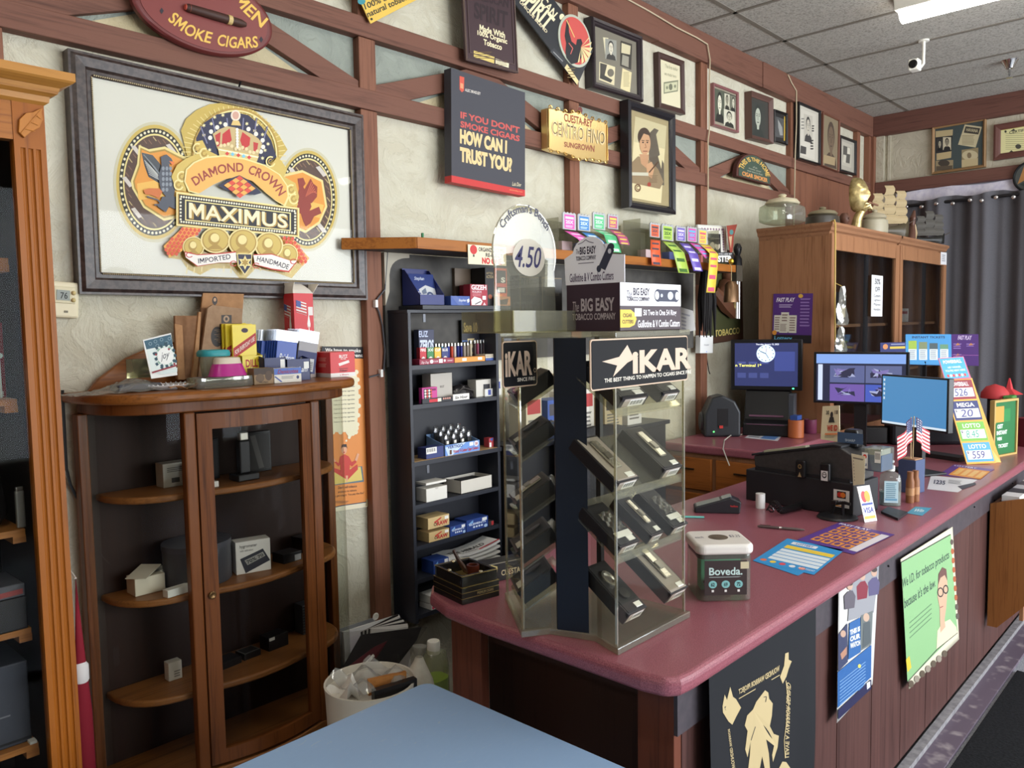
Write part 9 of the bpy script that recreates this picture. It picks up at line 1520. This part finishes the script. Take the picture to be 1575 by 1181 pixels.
fr_ = [o for o in t.children][0]; fr_.location = (0, 0, h3/2); MB().box(-w3*.45, .004, .01, w3*.45, .014, h3*.97).build('green_panel', ink((40, 110, 62), .45), t); a = canvas(w3*.9, h3*.94); a.rect(20, 14, 74, 96, (46, 130, 70)); a.rect(2, 8, 44, 40, (200, 150, 70)); a.rect(8, 38, 74, 96, (38, 112, 62)); a.text('GET', 14, 42, 40, 50, (226, 236, 226), .04); a.text('INSTANT', 12, 54, 60, 62, (226, 236, 226), .04); a.text('WIN', 14, 66, 36, 73, (226, 236, 226), .04); a.text('TICKET', 20, 80, 66, 87, (226, 236, 226), .04); a.build('lettering', t, (0, .0036, h3/2))
tz_ = CT+.0005+.345; q_ = PD(1536, 596, 1).copy(); Pm = t.location;
cc = PD(1530, 612, (c-CAM).dot(CF)+.20); t = T('red_cap', 'red cap with a green visor on the dark stand behind the green sign', 'cap', (cc.x, cc.y, cc.z)); MB().lathe([(.07, 0), (.068, .03), (.045, .062), (.008, .075), (0, .077)], 20).build('crown', ink((176, 50, 54), .7), t, smooth=True); MB().box(-.07, -.10, .0, .03, -.05, .02).build('green_visor', ink((70, 130, 60), .6), t, bevel=.008); MB().box(-.03, -.03, -(cc.z-CT)+.0005, .03, .03, -.0005).build('stand', ink((34, 34, 38), .5), t)
cc = PD(1552, 606, (c-CAM).dot(CF)+.34); t = T('star_ornament', 'red felt star ornament beside the red cap at the right edge', 'ornament', cc); MB().lathe([(.07, 0), (.06, .006), (.02, .03), (.004, .09), (0, .092)], 5).build('star', ink((186, 50, 56), .7), t); MB().box(-.03, -.03, -(cc.z-CT)+.0005, .03, .03, -.0005).build('stand', ink((34, 34, 38), .5), t)
q_ = PZ(1572, 690, CT); carton('maroon_box', 'maroon printed box at the right edge of the photo on the counter', 'box', (q_.x+.14, q_.y-.0, CT), -.5, (.12, .08, .16), ink((122, 36, 46), .5), {'front': lambda a: (a.rect(10, 10, 60, 60, (206, 196, 190)), a.lines(14, 70, 80, 90, 3, (206, 180, 170)))})
# hung on the counter front
t = T('hanging_flag', 'black flag with a cream soldier emblem hung from the counter edge', 'flag', (0, 0, 0)); FX0, FX1 = 1.555, 2.11; NV = ink((19, 21, 27), .85)
fy = lambda p: V((p.x, .878-.004*(1+math.sin((p.x-FX0)*22+p.z*2.5))*min(1, (.87-p.z)*3)-.010, p.z))
MB().grid([[fy(V((FX0+(FX1-FX0)*i/40+.03*(i/40)*(1-j/20), 0, .870-.78*j/20-.005*math.sin(i*.6)*(j > 0)))) for i in range(41)] for j in range(21)]).build('cloth', NV, t, smooth=True); CRF = (196, 176, 132)
base_ = Art(lambda x, y: (lambda p: (p.x, p.z))(PY(1060+x/4.204, 900+y/4.204, .868))); a = base_
a.poly([(480, 675), (500, 690), (505, 730), (528, 760), (520, 840), (505, 905), (530, 955), (566, 968), (555, 1040), (520, 1135), (515, 1090), (530, 1030), (480, 990), (495, 1080), (500, 1180), (470, 1185), (455, 1100), (440, 1185), (400, 1240), (370, 1240), (385, 1100), (390, 1010), (372, 1110), (358, 1060), (372, 940), (355, 905), (370, 840), (405, 800), (425, 750)], CRF)
a.line([(470, 720), (488, 715), (482, 750)], 4, (30, 33, 42)); a.line([(418, 910), (392, 1000)], 4, (30, 33, 42))
a.poly([(210, 780), (225, 705), (240, 740), (262, 655), (280, 720), (300, 735), (332, 790), (300, 850), (275, 900), (250, 880), (212, 820)], CRF); a.poly([(222, 785), (240, 775), (246, 805), (228, 806)], (30, 33, 42)); a.poly([(600, 635), (582, 590), (610, 520), (618, 440), (640, 432), (640, 480), (660, 490), (640, 540), (625, 590)], CRF); a.poly([(560, 1180), (590, 1135), (620, 1140), (650, 1180), (640, 1250), (570, 1250)], CRF)
a.text('WOUNDED WARRIOR PROJECT', 0, 0, 0, 0, CRF, .03, quad=[(316, 672), (578, 515), (580, 562), (318, 714)], mir=True); a.line([(318, 732), (580, 578)], 5, CRF); a.text('LEAVE A WARRIOR BEHIND', 0, 0, 0, 0, CRF, .02, quad=[(655, 640), (640, 1110), (612, 1112), (628, 620)], mir=True); a.line([(622, 615), (640, 780), (606, 1000), (612, 1115)], 5, CRF); a.text('WOUNDED WARRIOR', 0, 0, 0, 0, CRF, .02, quad=[(256, 920), (294, 1180), (270, 1185), (244, 930)], mir=True)
a.build('emblem', t, (0, 0, 0), (1, 0, 0), (0, 0, 1), (0, -1, 0), .0001, bend=lambda p: fy(V((p.x, 0, p.z)))+V((0, -.0012+p.y, 0)))
ZF = (1270, 780, 3.373)
def hung(name, label, px, c, col, artf, wave):
 t, w, h = wallthing(name, label, 'poster', px, 'Y', c); f = lambda p: V((p.x, p.y-wave*0*(1+math.sin(p.z*9+p.x*5)), p.z)); Mi = t.matrix_basis.inverted(); Q = [Mi @ PY(x, y, c) for x, y in px]
 MB().grid([[f((Q[0]*(1-u)+Q[1]*u)*(1-v)+(Q[3]*(1-u)+Q[2]*u)*v) for u in [k/12 for k in range(13)]] for v in [k/20 for k in range(21)]]).build('paper', ink(col, .5), t, smooth=True, solid=.0008); a = subart(pxart(t, 'Y', c), *ZF); artf(a); a.build('print', t, bend=lambda p: f(p)+V((0, -.0024, 0))); return t
def watch(a):
 a.poly([(130, 340), (275, 285), (245, 545), (110, 590)], (150, 150, 156));
 for x, y, c in ((120, 400, (96, 90, 100)), (185, 350, (130, 44, 60)), (245, 330, (90, 84, 120))): a.poly([(x-26, y+130), (x-30, y+60), (x-10, y+36), (x+14, y+30), (x+30, y+60), (x+24, y+120)], c); a.ell(x, y+6, 15, 22, (196, 160, 140)); a.ell(x, y-8, 16, 14, (70, 58, 56))
 a.poly([(60, 660), (108, 600), (110, 800), (60, 850)], (60, 66, 96)); a.poly([(178, 560), (240, 535), (232, 710), (175, 745)], (110, 116, 116)); a.ell(205, 570, 16, 22, (196, 166, 146)); a.ell(85, 655, 14, 18, (190, 156, 136)); a.poly([(70, 760), (104, 720), (104, 760), (78, 790)], (176, 130, 108)); a.poly([(190, 600), (225, 590), (228, 700), (185, 730)], (84, 92, 96))
 a.poly([(118, 600), (174, 570), (176, 750), (112, 790)], (50, 100, 160)); [a.text(s, 0, 0, 0, 0, (236, 238, 240), .05, quad=[(120, 636+i*34, ), (172-(i == 1)*0, 614+i*36), (172, 640+i*36), (120, 664+i*34)]) for i, s in enumerate(('THIS IS', 'OUR', 'WATCH'))]
 a.poly([(56, 855), (232, 712), (230, 880), (56, 1040)], (48, 98, 160)); a.lines(66, 900, 200, 1000, 1, (48, 98, 160)); [a.line([(66, 905+i*17), (200, 800+i*16)], 4, (120, 160, 206)) for i in range(8)]; a.poly([(58, 1050), (230, 890), (230, 940), (58, 1100)], (40, 40, 76)); a.ell(168, 822, 8, 10, (226, 216, 110)); a.poly([(206, 910), (224, 900), (224, 930), (208, 944)], (220, 224, 230))
hung('wall_poster', 'tall blue poster with small photos of people, hung on the counter front', [(1290, 895), (1352, 864), (1342, 1052), (1287, 1112)], .877, (214, 212, 208), watch, .006)
def idlaw(a):
 GR = (140, 184, 130); a.poly([(388, 285), (645, 140), (672, 560), (680, 640), (420, 905)], GR); a.line([(388, 285), (645, 140)], 4, (60, 70, 60)); a.line([(420, 905), (575, 735), (680, 650)], 4, (50, 50, 48))
 a.text("We I.D. for tobacco products", 0, 0, 0, 0, (50, 70, 66), .01, quad=[(392, 372), (636, 222), (636, 275), (394, 436)]); a.text("because it's the law.", 0, 0, 0, 0, (50, 70, 66), .01, quad=[(402, 470), (566, 362), (566, 410), (404, 525)]); [a.line([(430, 600+i*26), (545, 500+i*24)], 4, (96, 130, 96)) for i in range(4)]
 a.poly([(570, 735), (575, 640), (600, 600), (640, 580), (672, 620), (678, 650)], (226, 216, 180)); a.poly([(590, 650), (586, 520), (575, 460), (580, 360), (600, 320), (622, 330), (628, 420), (620, 520), (612, 580), (616, 620)], (206, 168, 140)); a.poly([(578, 400), (580, 345), (600, 310), (620, 320), (626, 380), (612, 350), (590, 365)], (110, 76, 70)); a.ring(590, 440, 16, 26, 4, (50, 48, 50), 14); a.ring(617, 425, 14, 24, 4, (50, 48, 50), 14); a.line([(588, 520), (604, 512)], 4, (150, 80, 76)); a.poly([(412, 790), (430, 770), (440, 830), (420, 855)], (226, 190, 60))
 [a.ell(650+i*3.6, 180+i*48, 8, 15, (176, 96, 60) if i not in (0, 7, 8) else (96, 84, 76)) for i in range(9)]; [a.ell(440+i*29, 915-i*26, 13, 18, ((96, 84, 70), (150, 140, 126))[i % 2]) for i in range(7)]
hung('wall_poster', 'green poster with a bespectacled person and a row of brown emblems on the counter front', [(1385, 860), (1465, 810), (1475, 983), (1398, 1060)], .880, (222, 214, 190), idlaw, .004)
t = T('leaflet_rack', 'oak leaflet rack full of papers fixed to the far end of the counter front', 'rack', (4.2, .853, .205)); [MB().prism([(0, 0), (.04, 0), (.04, .58), (-.02, .60), (-.17, .64), (-.13, .42), (-.17, .20)], x_, x_+.016, YZ2).build('side_panel', wood((150, 96, 52), (118, 72, 36), 'z', .9), t) for x_ in (0, .6)]; MB().box(.016, -.10, .05, .6, -.085, .5).build('front_board', HW, t); MB().box(.016, .02, .02, .6, .035, .58).build('backing', HW, t)
for i in range(5): MB().box(.03+.11*i, -.07, .2, .13+.11*i, .0, .62).build('leaflet_stack', ink(((206, 206, 206), (60, 60, 66), (176, 176, 180), (84, 80, 84), (214, 210, 206))[i], .6), t)
